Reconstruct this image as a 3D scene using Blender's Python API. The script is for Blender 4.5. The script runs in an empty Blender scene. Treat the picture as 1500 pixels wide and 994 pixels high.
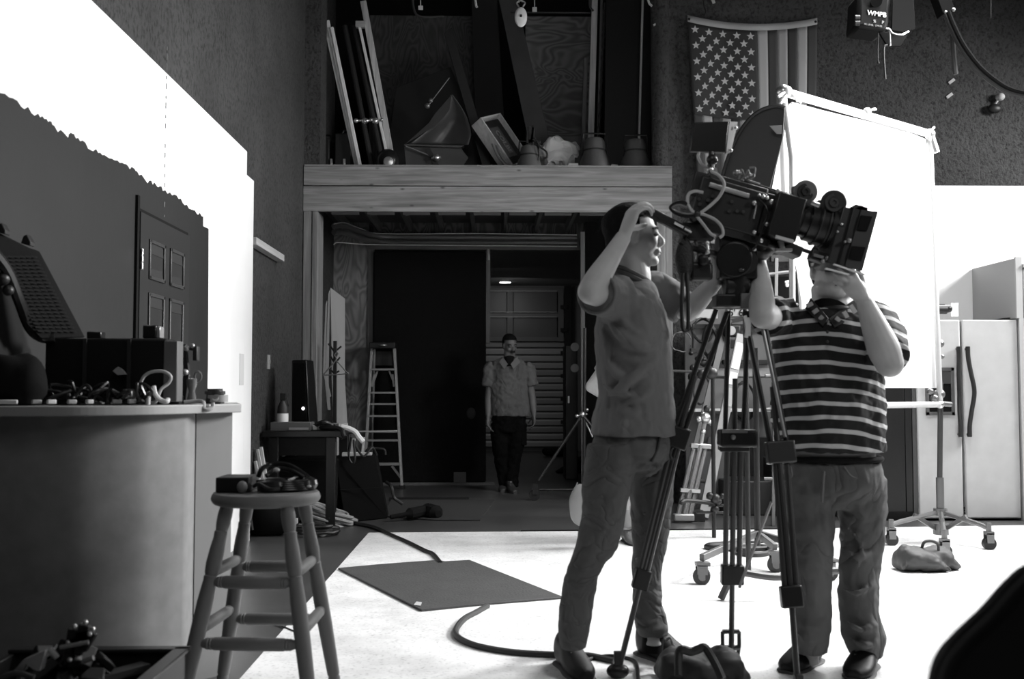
import bpy, math, random
from math import sin, cos, tan, pi, radians, atan, atan2, sqrt
from mathutils import Vector, Matrix, Euler

random.seed(7)
SC = bpy.context.scene
COL = SC.collection
V = Vector

# ---------------- camera, world, lights, exposure ----------------
H = 1.13
FPX = 1500.0
cd = bpy.data.cameras.new('camera')
cam = bpy.data.objects.new('camera', cd)
COL.objects.link(cam)
cd.sensor_width = 36.0
cd.lens = 36.0
cd.clip_end = 200
cam.location = (0, 0, H)
cam.rotation_euler = Euler((pi/2 + atan(73/1500), 0, -atan(30/1500)), 'XYZ')
cd.dof.use_dof = True
cd.dof.focus_distance = 7.5
cd.dof.aperture_fstop = 3.6
SC.camera = cam
RM = cam.rotation_euler.to_matrix()

w = bpy.data.worlds.new('world')
SC.world = w
w.use_nodes = True
w.node_tree.nodes['Background'].inputs[0].default_value = (1, 1, 1, 1)
w.node_tree.nodes['Background'].inputs[1].default_value = 0.018
SC.view_settings.view_transform = 'Standard'
SC.view_settings.look = 'None'
SC.view_settings.gamma = 1
SC.view_settings.exposure = 0.0

def area(name, loc, target, size, power, spread=None, size_y=None):
    ld = bpy.data.lights.new(name, 'AREA')
    ld.energy = power
    ld.size = size
    if size_y:
        ld.shape = 'RECTANGLE'
        ld.size_y = size_y
    if spread:
        ld.spread = radians(spread)
    o = bpy.data.objects.new(name, ld)
    COL.objects.link(o)
    o.location = loc
    o.rotation_euler = (V(target) - V(loc)).to_track_quat('-Z', 'Y').to_euler()
    return o

area('studio_light', (5.2, 5.65, 3.5), (-1.9, 6.1, 1.4), 1.2, 240, 100)
area('studio_light', (3.6, 6.9, 5.6), (2.6, 6.6, 0), 2.0, 185, 110)
area('studio_light', (7.6, 7.85, 4.3), (4.6, 9.6, 1.6), 1.0, 150, 100)
area('studio_light', (2.95, 7.9, 2.3), (2.05, 6.2, 1.7), 1.4, 60, 140)
area('fill_light', (0.6, 1.0, 4.6), (0.4, 10.5, 2.0), 1.8, 20, 120)  # added soft fill for general ambience and room bounce, not a lamp
area('fill_light', (4.2, 1.6, 3.0), (1.0, 4.3, 1.3), 0.7, 5, 62)  # added low fill from camera right, gives the figures more modelling

def P(px, py, Y):
    d = RM @ V(((px-750)/FPX, (497-py)/FPX, -1))
    return V((d.x/d.y*Y, Y, H + d.z/d.y*Y))
def PX(px, py, X):
    d = RM @ V(((px-750)/FPX, (497-py)/FPX, -1))
    t = X/d.x
    return V((X, d.y*t, H + d.z*t))
def PF(px, py, z=0.0):
    d = RM @ V(((px-750)/FPX, (497-py)/FPX, -1))
    t = (z-H)/d.z
    return V((d.x*t, d.y*t, z))
def S(px, Y):
    return px*Y/FPX

# ---------------- materials ----------------
_mats = {}
def g(v, rough=0.6, metal=0.0, bump=0.0, bscale=40.0, var=0.0, vscale=4.0, spec=0.5, key='m', detail=4.0, bdist=0.01):
    k = (v, rough, metal, bump, bscale, var, vscale, spec, key, bdist)
    if k in _mats:
        return _mats[k]
    m = bpy.data.materials.new('%s_grey' % key)
    m.use_nodes = True
    nt = m.node_tree
    b = nt.nodes['Principled BSDF']
    b.inputs['Base Color'].default_value = (v, v, v, 1)
    b.inputs['Roughness'].default_value = rough
    b.inputs['Metallic'].default_value = metal
    b.inputs['Specular IOR Level'].default_value = spec
    if bump or var:
        tc = nt.nodes.new('ShaderNodeTexCoord')
        if var:
            n = nt.nodes.new('ShaderNodeTexNoise')
            n.inputs['Scale'].default_value = vscale
            n.inputs['Detail'].default_value = 6
            nt.links.new(tc.outputs['Object'], n.inputs['Vector'])
            r = nt.nodes.new('ShaderNodeMapRange')
            r.inputs['From Min'].default_value = 0.3
            r.inputs['From Max'].default_value = 0.7
            r.inputs['To Min'].default_value = v*(1-var)
            r.inputs['To Max'].default_value = min(1, v*(1+var))
            nt.links.new(n.outputs[0], r.inputs[0])
            nt.links.new(r.outputs[0], b.inputs['Base Color'])
        if bump:
            n = nt.nodes.new('ShaderNodeTexNoise')
            n.inputs['Scale'].default_value = bscale
            n.inputs['Detail'].default_value = detail
            nt.links.new(tc.outputs['Object'], n.inputs['Vector'])
            bp = nt.nodes.new('ShaderNodeBump')
            bp.inputs['Strength'].default_value = bump
            bp.inputs['Distance'].default_value = bdist
            nt.links.new(n.outputs[0], bp.inputs['Height'])
            nt.links.new(bp.outputs[0], b.inputs['Normal'])
    _mats[k] = m
    return m

def wood(v, axis='X', contrast=0.35, scale=1.0, key='wood', knots=True, rough=0.6):
    m = bpy.data.materials.new(key)
    m.use_nodes = True
    nt = m.node_tree
    L = nt.links.new
    b = nt.nodes['Principled BSDF']
    b.inputs['Roughness'].default_value = rough
    tc = nt.nodes.new('ShaderNodeTexCoord')
    mp = nt.nodes.new('ShaderNodeMapping')
    s = {'X': (1.2, 22, 22), 'Y': (22, 1.2, 22), 'Z': (22, 22, 1.2)}[axis]
    mp.inputs['Scale'].default_value = [q*scale for q in s]
    L(tc.outputs['Object'], mp.inputs['Vector'])
    n = nt.nodes.new('ShaderNodeTexNoise')
    n.inputs['Scale'].default_value = 1.5
    n.inputs['Detail'].default_value = 6
    n.inputs['Distortion'].default_value = 0.6
    L(mp.outputs[0], n.inputs['Vector'])
    r = nt.nodes.new('ShaderNodeMapRange')
    r.inputs['From Min'].default_value = 0.3
    r.inputs['From Max'].default_value = 0.7
    r.inputs['To Min'].default_value = v*(1-contrast)
    r.inputs['To Max'].default_value = v*(1+contrast)
    L(n.outputs[0], r.inputs[0])
    out = r.outputs[0]
    if knots:
        mp2 = nt.nodes.new('ShaderNodeMapping')
        s2 = {'X': (1, 2.2, 2.2), 'Y': (2.2, 1, 2.2), 'Z': (2.2, 2.2, 1)}[axis]
        mp2.inputs['Scale'].default_value = s2
        L(tc.outputs['Object'], mp2.inputs['Vector'])
        vo = nt.nodes.new('ShaderNodeTexVoronoi')
        vo.inputs['Scale'].default_value = 3.4
        L(mp2.outputs[0], vo.inputs['Vector'])
        r2 = nt.nodes.new('ShaderNodeMapRange')
        r2.inputs['From Min'].default_value = 0.03
        r2.inputs['From Max'].default_value = 0.11
        r2.inputs['To Min'].default_value = 0.25
        r2.inputs['To Max'].default_value = 1.0
        L(vo.outputs['Distance'], r2.inputs[0])
        mu = nt.nodes.new('ShaderNodeMath')
        mu.operation = 'MULTIPLY'
        L(out, mu.inputs[0]); L(r2.outputs[0], mu.inputs[1])
        out = mu.outputs[0]
    L(out, b.inputs['Base Color'])
    return m

def ply(v, contrast=0.45, key='plywood', scale=(3, 3, 1.1)):
    m = bpy.data.materials.new(key)
    m.use_nodes = True
    nt = m.node_tree
    L = nt.links.new
    b = nt.nodes['Principled BSDF']
    b.inputs['Roughness'].default_value = 0.7
    tc = nt.nodes.new('ShaderNodeTexCoord')
    mp = nt.nodes.new('ShaderNodeMapping')
    mp.inputs['Scale'].default_value = scale
    L(tc.outputs['Object'], mp.inputs['Vector'])
    n = nt.nodes.new('ShaderNodeTexNoise')
    n.inputs['Scale'].default_value = 1.3
    n.inputs['Detail'].default_value = 1.5
    n.inputs['Distortion'].default_value = 0.8
    L(mp.outputs[0], n.inputs['Vector'])
    mu = nt.nodes.new('ShaderNodeMath'); mu.operation = 'MULTIPLY'; mu.inputs[1].default_value = 85
    L(n.outputs[0], mu.inputs[0])
    si = nt.nodes.new('ShaderNodeMath'); si.operation = 'SINE'
    L(mu.outputs[0], si.inputs[0])
    r = nt.nodes.new('ShaderNodeMapRange')
    r.inputs['From Min'].default_value = -1
    r.inputs['To Min'].default_value = v*(1-contrast)
    r.inputs['To Max'].default_value = v*(1+contrast)
    L(si.outputs[0], r.inputs[0])
    L(r.outputs[0], b.inputs['Base Color'])
    return m

def stucco(v=0.05, key='stucco'):
    m = bpy.data.materials.new(key)
    m.use_nodes = True
    nt = m.node_tree
    L = nt.links.new
    b = nt.nodes['Principled BSDF']
    b.inputs['Roughness'].default_value = 0.75
    b.inputs['Specular IOR Level'].default_value = 0.35
    tc = nt.nodes.new('ShaderNodeTexCoord')
    mp = nt.nodes.new('ShaderNodeMapping')
    mp.inputs['Scale'].default_value = (1, 1, 0.8)
    L(tc.outputs['Object'], mp.inputs['Vector'])
    n = nt.nodes.new('ShaderNodeTexNoise')
    n.inputs['Scale'].default_value = 38
    n.inputs['Detail'].default_value = 7
    n.inputs['Roughness'].default_value = 0.62
    L(mp.outputs[0], n.inputs['Vector'])
    n2 = nt.nodes.new('ShaderNodeTexNoise')
    n2.inputs['Scale'].default_value = 1.6
    n2.inputs['Detail'].default_value = 5
    L(tc.outputs['Object'], n2.inputs['Vector'])
    n3 = nt.nodes.new('ShaderNodeTexNoise')
    n3.inputs['Scale'].default_value = 9
    n3.inputs['Detail'].default_value = 8
    n3.inputs['Roughness'].default_value = 0.75
    L(tc.outputs['Object'], n3.inputs['Vector'])
    r = nt.nodes.new('ShaderNodeMapRange')
    r.inputs['From Min'].default_value = 0.3; r.inputs['From Max'].default_value = 0.7
    r.inputs['To Min'].default_value = v*0.8; r.inputs['To Max'].default_value = v*1.2
    L(n2.outputs[0], r.inputs[0])
    r3 = nt.nodes.new('ShaderNodeMapRange')
    r3.inputs['From Min'].default_value = 0.33; r3.inputs['From Max'].default_value = 0.52
    r3.inputs['To Min'].default_value = 0.3; r3.inputs['To Max'].default_value = 1.05
    L(n.outputs[0], r3.inputs[0])
    mu = nt.nodes.new('ShaderNodeMath'); mu.operation = 'MULTIPLY'
    L(r.outputs[0], mu.inputs[0]); L(r3.outputs[0], mu.inputs[1])
    L(mu.outputs[0], b.inputs['Base Color'])
    ad = nt.nodes.new('ShaderNodeMath'); ad.operation = 'ADD'
    L(n.outputs[0], ad.inputs[0]); L(n3.outputs[0], ad.inputs[1])
    bp = nt.nodes.new('ShaderNodeBump')
    bp.inputs['Strength'].default_value = 0.9
    bp.inputs['Distance'].default_value = 0.035
    L(ad.outputs[0], bp.inputs['Height'])
    L(bp.outputs[0], b.inputs['Normal'])
    return m

def cloth(v, folds=.6, fscale=5.0, var=.12, key='cloth_folds', stretch=(1, 1, .6), dist=.03):
    m = bpy.data.materials.new(key); m.use_nodes = True
    nt = m.node_tree; L = nt.links.new
    b = nt.nodes['Principled BSDF']; b.inputs['Roughness'].default_value = .85
    b.inputs['Specular IOR Level'].default_value = .2
    tc = nt.nodes.new('ShaderNodeTexCoord')
    mp = nt.nodes.new('ShaderNodeMapping'); mp.inputs['Scale'].default_value = stretch
    mp.inputs['Rotation'].default_value = (0, .5, 0)
    L(tc.outputs['Object'], mp.inputs['Vector'])
    n = nt.nodes.new('ShaderNodeTexNoise'); n.inputs['Scale'].default_value = fscale
    n.inputs['Detail'].default_value = 2.5; n.inputs['Distortion'].default_value = 1.2
    L(mp.outputs[0], n.inputs['Vector'])
    a = nt.nodes.new('ShaderNodeMath'); a.operation = 'SUBTRACT'; a.inputs[1].default_value = .5; L(n.outputs[0], a.inputs[0])
    c = nt.nodes.new('ShaderNodeMath'); c.operation = 'ABSOLUTE'; L(a.outputs[0], c.inputs[0])
    d = nt.nodes.new('ShaderNodeMath'); d.operation = 'POWER'; L(c.outputs[0], d.inputs[0]); d.inputs[1].default_value = .6
    w_ = nt.nodes.new('ShaderNodeTexNoise'); w_.inputs['Scale'].default_value = 260; L(tc.outputs['Object'], w_.inputs['Vector'])
    e = nt.nodes.new('ShaderNodeMath'); e.operation = 'MULTIPLY_ADD'; L(w_.outputs[0], e.inputs[0]); e.inputs[1].default_value = .03; L(d.outputs[0], e.inputs[2])
    bp = nt.nodes.new('ShaderNodeBump'); bp.inputs['Strength'].default_value = folds; bp.inputs['Distance'].default_value = dist
    L(e.outputs[0], bp.inputs['Height']); L(bp.outputs[0], b.inputs['Normal'])
    v2 = nt.nodes.new('ShaderNodeTexNoise'); v2.inputs['Scale'].default_value = 4; v2.inputs['Detail'].default_value = 5; L(tc.outputs['Object'], v2.inputs['Vector'])
    r = nt.nodes.new('ShaderNodeMapRange'); r.inputs['From Min'].default_value = .3; r.inputs['From Max'].default_value = .7
    r.inputs['To Min'].default_value = v*(1-var); r.inputs['To Max'].default_value = v*(1+var)
    L(v2.outputs[0], r.inputs[0]); L(r.outputs[0], b.inputs['Base Color'])
    return m

def emit(v):
    m = bpy.data.materials.new('lamp_glow')
    m.use_nodes = True
    b = m.node_tree.nodes['Principled BSDF']
    b.inputs['Emission Color'].default_value = (1, 1, 1, 1)
    b.inputs['Emission Strength'].default_value = v
    return m

BLK = g(0.008, 0.5, key='black')
BLKS = g(0.01, 0.28, key='black_gloss')
BLKM = g(0.006, 0.9, spec=0.15, key='black_matte')
DK = g(0.025, 0.55, key='dark')
DKM = g(0.04, 0.4, 0.6, key='dark_metal')
MID = g(0.15, 0.5, key='mid')
CHR = g(0.65, 0.28, 0.9, key='chrome')
ALU = g(0.42, 0.38, 0.7, key='aluminium')
WHT = g(0.75, 0.6, key='white')
PALE = g(0.45, 0.6, key='pale')

# ---------------- mesh builder ----------------
def crv(pts, n=8, closed=False):
    pts = [V(p) for p in pts]
    out = []
    N = len(pts)
    segs = N if closed else N-1
    for i in range(segs):
        if closed:
            a, b, c, d = pts[(i-1) % N], pts[i], pts[(i+1) % N], pts[(i+2) % N]
        else:
            b, c = pts[i], pts[i+1]
            a = pts[i-1] if i > 0 else b*2-c
            d = pts[i+2] if i+2 < N else c*2-b
        for k in range(n):
            t = k/n
            out.append(0.5*((2*b)+(c-a)*t+(2*a-5*b+4*c-d)*t*t+(3*b-a-3*c+d)*t**3))
    if not closed:
        out.append(pts[-1])
    return out

def frame(d, side=None):
    d = V(d).normalized()
    if side is None:
        side = V((0, 0, 1)) if abs(d.z) < 0.9 else V((1, 0, 0))
        x = d.cross(side).normalized()
    else:
        x = (V(side) - d*V(side).dot(d)).normalized()
    y = d.cross(x).normalized()
    return x, y, d

class B:
    def __init__(s):
        s.v = []; s.f = []; s.mi = []
    def add(s, vs, fs, mi=0):
        n = len(s.v)
        s.v += [V(q) for q in vs]
        s.f += [tuple(i+n for i in f) for f in fs]
        s.mi += [mi]*len(fs)
        return s
    def box(s, c, size, R=None, mi=0):
        c = V(c); h = V(size)/2
        vs = []
        for x in (-1, 1):
            for y in (-1, 1):
                for z in (-1, 1):
                    q = V((x*h.x, y*h.y, z*h.z))
                    if R is not None: q = R @ q
                    vs.append(c+q)
        return s.add(vs, [(0,1,3,2),(4,6,7,5),(0,4,5,1),(2,3,7,6),(0,2,6,4),(1,5,7,3)], mi)
    def bb(s, a, b, mi=0):
        a = V(a); b = V(b)
        return s.box((a+b)/2, [abs(q) for q in (b-a)], mi=mi)
    def bar(s, p0, p1, w, h, side=None, mi=0):
        p0 = V(p0); p1 = V(p1)
        x, y, d = frame(p1-p0, side)
        R = Matrix((x, y, d)).transposed()
        return s.box((p0+p1)/2, (w, h, (p1-p0).length), R, mi)
    def cyl(s, p0, p1, r0, r1=None, seg=12, mi=0):
        return s.tube([p0, p1], [r0, r0 if r1 is None else r1], seg, mi=mi)
    def tube(s, pts, r, seg=8, closed=False, mi=0):
        pts = [V(p) for p in pts]
        N = len(pts)
        if not isinstance(r, (list, tuple)): r = [r]*N
        ds = []
        for i in range(N):
            if closed: d = pts[(i+1) % N]-pts[i-1]
            else: d = pts[min(i+1, N-1)]-pts[max(i-1, 0)]
            if d.length < 1e-7: d = V((0, 0, 1))
            ds.append(d.normalized())
        x, y, _ = frame(ds[0])
        vs = []
        for i in range(N):
            d = ds[i]
            x = (x - d*x.dot(d))
            x = x.normalized() if x.length > 1e-6 else frame(d)[0]
            y = d.cross(x)
            for k in range(seg):
                a = 2*pi*k/seg
                vs.append(pts[i] + (x*cos(a)+y*sin(a))*r[i])
        fs = []
        for i in range(N if closed else N-1):
            j = (i+1) % N
            for k in range(seg):
                l = (k+1) % seg
                fs.append((i*seg+k, i*seg+l, j*seg+l, j*seg+k))
        if not closed:
            fs.append(tuple(range(seg))[::-1])
            fs.append(tuple((N-1)*seg+k for k in range(seg)))
        return s.add(vs, fs, mi)
    def lathe(s, base, axis, prof, seg=20, mi=0):
        x, y, d = frame(axis)
        base = V(base); vs = []
        for h, r in prof:
            for k in range(seg):
                a = 2*pi*k/seg
                vs.append(base + d*h + (x*cos(a)+y*sin(a))*max(r, 1e-4))
        fs = []
        for i in range(len(prof)-1):
            for k in range(seg):
                l = (k+1) % seg
                fs.append((i*seg+k, i*seg+l, (i+1)*seg+l, (i+1)*seg+k))
        fs.append(tuple(range(seg))[::-1])
        fs.append(tuple((len(prof)-1)*seg+k for k in range(seg)))
        return s.add(vs, fs, mi)
    def prism(s, pts, vec, mi=0):
        pts = [V(p) for p in pts]; vec = V(vec); n = len(pts)
        vs = pts + [p+vec for p in pts]
        fs = [tuple(range(n))[::-1], tuple(range(n, 2*n))]
        for i in range(n):
            j = (i+1) % n
            fs.append((i, j, n+j, n+i))
        return s.add(vs, fs, mi)
    def sph(s, c, r, R=None, seg=16, rings=10, mi=0):
        c = V(c)
        if not isinstance(r, (list, tuple)): r = (r, r, r)
        vs = []
        for i in range(rings+1):
            t = pi*i/rings
            rr = max(sin(t), 1e-3)
            for k in range(seg):
                a = 2*pi*k/seg
                q = V((r[0]*rr*cos(a), r[1]*rr*sin(a), r[2]*cos(t)))
                if R is not None: q = R @ q
                vs.append(c+q)
        fs = []
        for i in range(rings):
            for k in range(seg):
                l = (k+1) % seg
                fs.append((i*seg+k, (i+1)*seg+k, (i+1)*seg+l, i*seg+l))
        fs.append(tuple(range(seg))); fs.append(tuple(rings*seg+k for k in range(seg))[::-1])
        return s.add(vs, fs, mi)
    def loft(s, rings, side=(0, 1, 0), seg=20, n=5, mi=0, fixed=None, round_ends=True):
        """rings: (centre, a, b); a along side vector, b across."""
        C = crv([r[0] for r in rings], n)
        AB = crv([V((r[1], r[2], 0)) for r in rings], n)
        N = len(C); vs = []
        for i in range(N):
            d = C[min(i+1, N-1)]-C[max(i-1, 0)]
            if fixed is not None: d = V(fixed)
            x, y, d = frame(d, side)
            e = 1.0
            for k in range(seg):
                a = 2*pi*k/seg
                vs.append(C[i]+x*cos(a)*max(AB[i].x, .001)*e+y*sin(a)*max(AB[i].y, .001)*e)
        fs = []
        for i in range(N-1):
            for k in range(seg):
                l = (k+1) % seg
                fs.append((i*seg+k, i*seg+l, (i+1)*seg+l, (i+1)*seg+k))
        fs.append(tuple(range(seg))[::-1]); fs.append(tuple((N-1)*seg+k for k in range(seg)))
        return s.add(vs, fs, mi)
    def grid(s, fn, nu, nv, mi=0):
        vs = [fn(i/nu, j/nv) for i in range(nu+1) for j in range(nv+1)]
        fs = [(i*(nv+1)+j, (i+1)*(nv+1)+j, (i+1)*(nv+1)+j+1, i*(nv+1)+j+1) for i in range(nu) for j in range(nv)]
        return s.add(vs, fs, mi)

WL = {}
def mk(name, b, mat, parent=None, bevel=0.0, smooth=True, origin=None, thick=0.0, ang=35, nofix=False):
    me = b if isinstance(b, bpy.types.Mesh) else None
    if me is None:
        me = bpy.data.meshes.new(name)
        me.from_pydata([tuple(q) for q in b.v], [], b.f)
        if any(b.mi): me.polygons.foreach_set('material_index', b.mi)
        import bmesh
        if not nofix:
            bm = bmesh.new(); bm.from_mesh(me)
            bmesh.ops.recalc_face_normals(bm, faces=bm.faces)
            bm.to_mesh(me); bm.free()
    co = [v.co for v in me.vertices]
    if origin is None:
        xs = [c.x for c in co]; ys = [c.y for c in co]; zs = [c.z for c in co]
        origin = V(((min(xs)+max(xs))/2, (min(ys)+max(ys))/2, min(zs) if parent is None else (min(zs)+max(zs))/2))
    origin = V(origin)
    me.transform(Matrix.Translation(-origin))
    me.update()
    if smooth:
        me.shade_smooth()
        me.set_sharp_from_angle(angle=radians(ang))
    for m in (mat if isinstance(mat, (list, tuple)) else [mat]):
        me.materials.append(m)
    o = bpy.data.objects.new(name, me)
    COL.objects.link(o)
    if parent is not None:
        o.parent = parent
        o.location = origin - WL[parent.name]
    else:
        o.location = origin
    WL[o.name] = origin
    if thick:
        md = o.modifiers.new('solid', 'SOLIDIFY'); md.thickness = thick; md.offset = 0
    if bevel:
        md = o.modifiers.new('bevel', 'BEVEL'); md.width = bevel; md.segments = 2
        md.limit_method = 'ANGLE'; md.angle_limit = radians(40)
    return o

def tag(o, label=None, cat=None, group=None, kind=None):
    if label: o['label'] = label
    if cat: o['category'] = cat
    if group: o['group'] = group
    if kind: o['kind'] = kind
    return o
def root(name, loc, label=None, cat=None, group=None, kind=None):
    o = bpy.data.objects.new(name, None)
    o.empty_display_size = 0.1
    COL.objects.link(o)
    o.location = loc
    WL[o.name] = V(loc)
    return tag(o, label, cat, group, kind)
def one(name, label, cat, b, mat, group=None, **k):
    return tag(mk(name, b, mat, **k), label, cat, group)
def struct(name, b, mat, parent=None, label=None, **k):
    o = mk(name, b, mat, parent, **k)
    if parent is None: o['kind'] = 'structure'
    if label: o['label'] = label
    return o
def copy_tree(o, loc, label=None, group=None, rz=0.0):
    r = o.copy(); COL.objects.link(r); r.location = loc; r.rotation_euler.z += rz
    WL[r.name] = V(loc)
    if label: r['label'] = label
    if group: r['group'] = group
    for ch in list(o.children):
        c = ch.copy(); COL.objects.link(c); c.parent = r
        for gg in list(ch.children):
            d = gg.copy(); COL.objects.link(d); d.parent = c
    return r

def text_mesh(txt, size, extrude=0.0015, shear=0):
    cu = bpy.data.curves.new('text', 'FONT')
    cu.body = txt; cu.size = size; cu.extrude = extrude
    cu.align_x = 'CENTER'; cu.align_y = 'CENTER'
    cu.offset = size*0.02
    o = bpy.data.objects.new('text', cu); COL.objects.link(o)
    dg = bpy.context.evaluated_depsgraph_get()
    me = bpy.data.meshes.new_from_object(o.evaluated_get(dg))
    bpy.data.objects.remove(o)
    return me
def lettering(txt, size, pos, xdir, ydir, mat, parent, name='lettering'):
    me = text_mesh(txt, size)
    x = V(xdir).normalized(); y = V(ydir).normalized(); z = x.cross(y)
    M = Matrix((x, y, z)).transposed().to_4x4(); M.translation = V(pos)
    me.transform(M)
    return mk(name, me, mat, parent, smooth=False)

def cable(name, label, pts, r, mat, n=8, group=None, closed=False, parent=None, seg=8):
    b = B().tube(crv(pts, n, closed), r, seg, closed)
    if parent is not None: return mk(name, b, mat, parent)
    return one(name, label, 'cable', b, mat, group)

TEXW = bpy.data.textures.new('wrinkle', 'CLOUDS'); TEXW.noise_scale = .09; TEXW.noise_depth = 2
TEXF = bpy.data.textures.new('fold', 'CLOUDS'); TEXF.noise_scale = .045; TEXF.noise_depth = 1
def remeshed(name, b, voxel, smooth_it=4, wr=0.0, wr2=0.0, stretch=None):
    me = bpy.data.meshes.new(name)
    me.from_pydata([tuple(q) for q in b.v], [], b.f)
    import bmesh
    bm = bmesh.new(); bm.from_mesh(me)
    bmesh.ops.recalc_face_normals(bm, faces=bm.faces)
    bm.to_mesh(me); bm.free()
    o = bpy.data.objects.new(name, me); COL.objects.link(o)
    m = o.modifiers.new('r', 'REMESH'); m.mode = 'VOXEL'; m.voxel_size = voxel; m.use_smooth_shade = True
    m = o.modifiers.new('s', 'SMOOTH'); m.factor = .5; m.iterations = smooth_it
    if wr:
        m = o.modifiers.new('d', 'DISPLACE'); m.texture = TEXW; m.strength = wr; m.mid_level = .5; m.texture_coords = 'LOCAL'
    if wr2:
        m = o.modifiers.new('d2', 'DISPLACE'); m.texture = TEXF; m.strength = wr2; m.mid_level = .5; m.texture_coords = 'LOCAL'
    dg = bpy.context.evaluated_depsgraph_get()
    out = bpy.data.meshes.new_from_object(o.evaluated_get(dg))
    bpy.data.objects.remove(o)
    out.materials.clear()
    return out


def ridge(b, pts, xc, a, bb, Yb, r=.014, front=-1):
    """a cloth fold lying on the near side of an elliptical body"""
    out = []
    for x, y in pts:
        t = (x-xc)*Yb/FPX/bb
        t = max(-.97, min(.97, t))
        out.append(P(x, y, Yb + front*a*sqrt(1-t*t)))
    c = crv(out, 6); n = len(c)
    b.tube(c, [max(.003, r*sin(pi*(i+.6)/(n+.2))) for i in range(n)], 8)
# ================= STRUCTURE =================
WX = -1.9          # left wall
BY = 10.3          # back stucco wall
IY = 12.3          # inner wall behind the opening
STU = stucco(0.058)
FLOORM = g(0.055, 0.35, bump=0.15, bscale=60, var=0.25, vscale=1.5, key='concrete', bdist=0.003)
struct('floor', B().bb((-3.2, -2, -0.1), (9, 19.6, 0)), FLOORM, smooth=False)
# white painted studio floor
def white_paint():
    m = bpy.data.materials.new('white_floor_paint'); m.use_nodes = True
    nt = m.node_tree; L = nt.links.new
    b = nt.nodes['Principled BSDF']; b.inputs['Roughness'].default_value = 0.5
    tc = nt.nodes.new('ShaderNodeTexCoord')
    n = nt.nodes.new('ShaderNodeTexNoise'); n.inputs['Scale'].default_value = 2.2; n.inputs['Detail'].default_value = 9
    n.inputs['Roughness'].default_value = 0.7
    L(tc.outputs['Object'], n.inputs['Vector'])
    r = nt.nodes.new('ShaderNodeMapRange'); r.inputs['From Min'].default_value = 0.3; r.inputs['From Max'].default_value = 0.6
    r.inputs['To Min'].default_value = 0.55; r.inputs['To Max'].default_value = 0.82
    L(n.outputs[0], r.inputs[0])
    n2 = nt.nodes.new('ShaderNodeTexNoise'); n2.inputs['Scale'].default_value = 60; n2.inputs['Detail'].default_value = 4
    L(tc.outputs['Object'], n2.inputs['Vector'])
    r2 = nt.nodes.new('ShaderNodeMapRange'); r2.inputs['From Min'].default_value = 0.3; r2.inputs['From Max'].default_value = 0.45
    r2.inputs['To Min'].default_value = 0.7; r2.inputs['To Max'].default_value = 1.0
    L(n2.outputs[0], r2.inputs[0])
    mu = nt.nodes.new('ShaderNodeMath'); mu.operation = 'MULTIPLY'
    L(r.outputs[0], mu.inputs[0]); L(r2.outputs[0], mu.inputs[1])
    L(mu.outputs[0], b.inputs['Base Color'])
    bp = nt.nodes.new('ShaderNodeBump'); bp.inputs['Strength'].default_value = 0.2; bp.inputs['Distance'].default_value = 0.002
    L(n2.outputs[0], bp.inputs['Height']); L(bp.outputs[0], b.inputs['Normal'])
    return m
fa = PF(540, 780.5); fb = PF(1000, 777); fc = PF(1500, 772)
yb = fa.y
struct('floor_white_paint', B().prism([(-1.0, -1.5, 0.0), (8.5, -1.5, 0), (8.5, fc.y+.15, 0), (fc.x, fc.y+.1, 0), (fb.x, fb.y, 0), (fa.x, fa.y, 0)], (0, 0, 0.004)), white_paint(), smooth=False)
# dark lip at the back of the painted floor
struct('trim_1', B().bar((fa.x+1.2, fa.y+.06, 0.005), (fb.x+1.0, fb.y+.06, 0.005), 0.03, 0.01), BLKM, smooth=False)

# left stucco wall + bumpy edge
struct('wall_left', B().bb((WX-0.3, -1.5, 0), (WX, IY, 9)), STU, smooth=False)
# white set wall standing against the left wall
WX2 = WX + 0.09
PW = g(0.82, 0.55, bump=0.05, bscale=30, var=0.03, vscale=3, key='white_paint')
pa = PX(362, 222, WX2); pb = PX(372, 265, WX2)
b = B().bb((WX+0.005, -1.4, 0), (WX2, pa.y, pa.z)).bb((WX+0.005, pa.y+0.0005, 0), (WX2, pb.y, pb.z))
wlf = struct('wall_left_flat', b, PW, smooth=False, label='white painted set wall along the left')
# grey repaint with brushed ragged top edge
top = []
edge_px = [(0, 134), (30, 152), (55, 171), (70, 176), (80, 188), (100, 199), (104, 197), (120, 209), (140, 222), (155, 228), (175, 240), (190, 246), (200, 252), (216, 266), (228, 270), (238, 277), (255, 287), (270, 298), (285, 309), (297, 317)]
tp = [PX(x, y, WX2) for x, y in edge_px]
ragged = []
rr = random.Random(3)
for a, c in zip(tp, tp[1:]):
    for k in range(5):
        q = a.lerp(c, k/5)
        ragged.append(q + V((0, 0, rr.uniform(-.012, .012))))
ragged.append(tp[-1])
e1 = PX(297, 331, WX2); e2 = PX(305, 335, WX2)
zt = tp[0].z
poly = [V((WX2, -1.3, 0)), V((WX2, -1.3, zt))] + ragged + [e1, e2, V((WX2, e2.y+.01, 1.9)), V((WX2, e2.y+.03, 1.3)), V((WX2, e2.y+.02, 0.6)), V((WX2, e2.y+.03, 0))]
GREYP = g(0.016, 0.5, spec=.3, bump=0.08, bscale=14, var=0.08, vscale=2.5, key='grey_paint')
struct('grey_paint_patch', B().prism(poly, (0.003, 0, 0)), GREYP, wlf, smooth=False, label='dark grey paint with a brushed ragged top edge')
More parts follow.
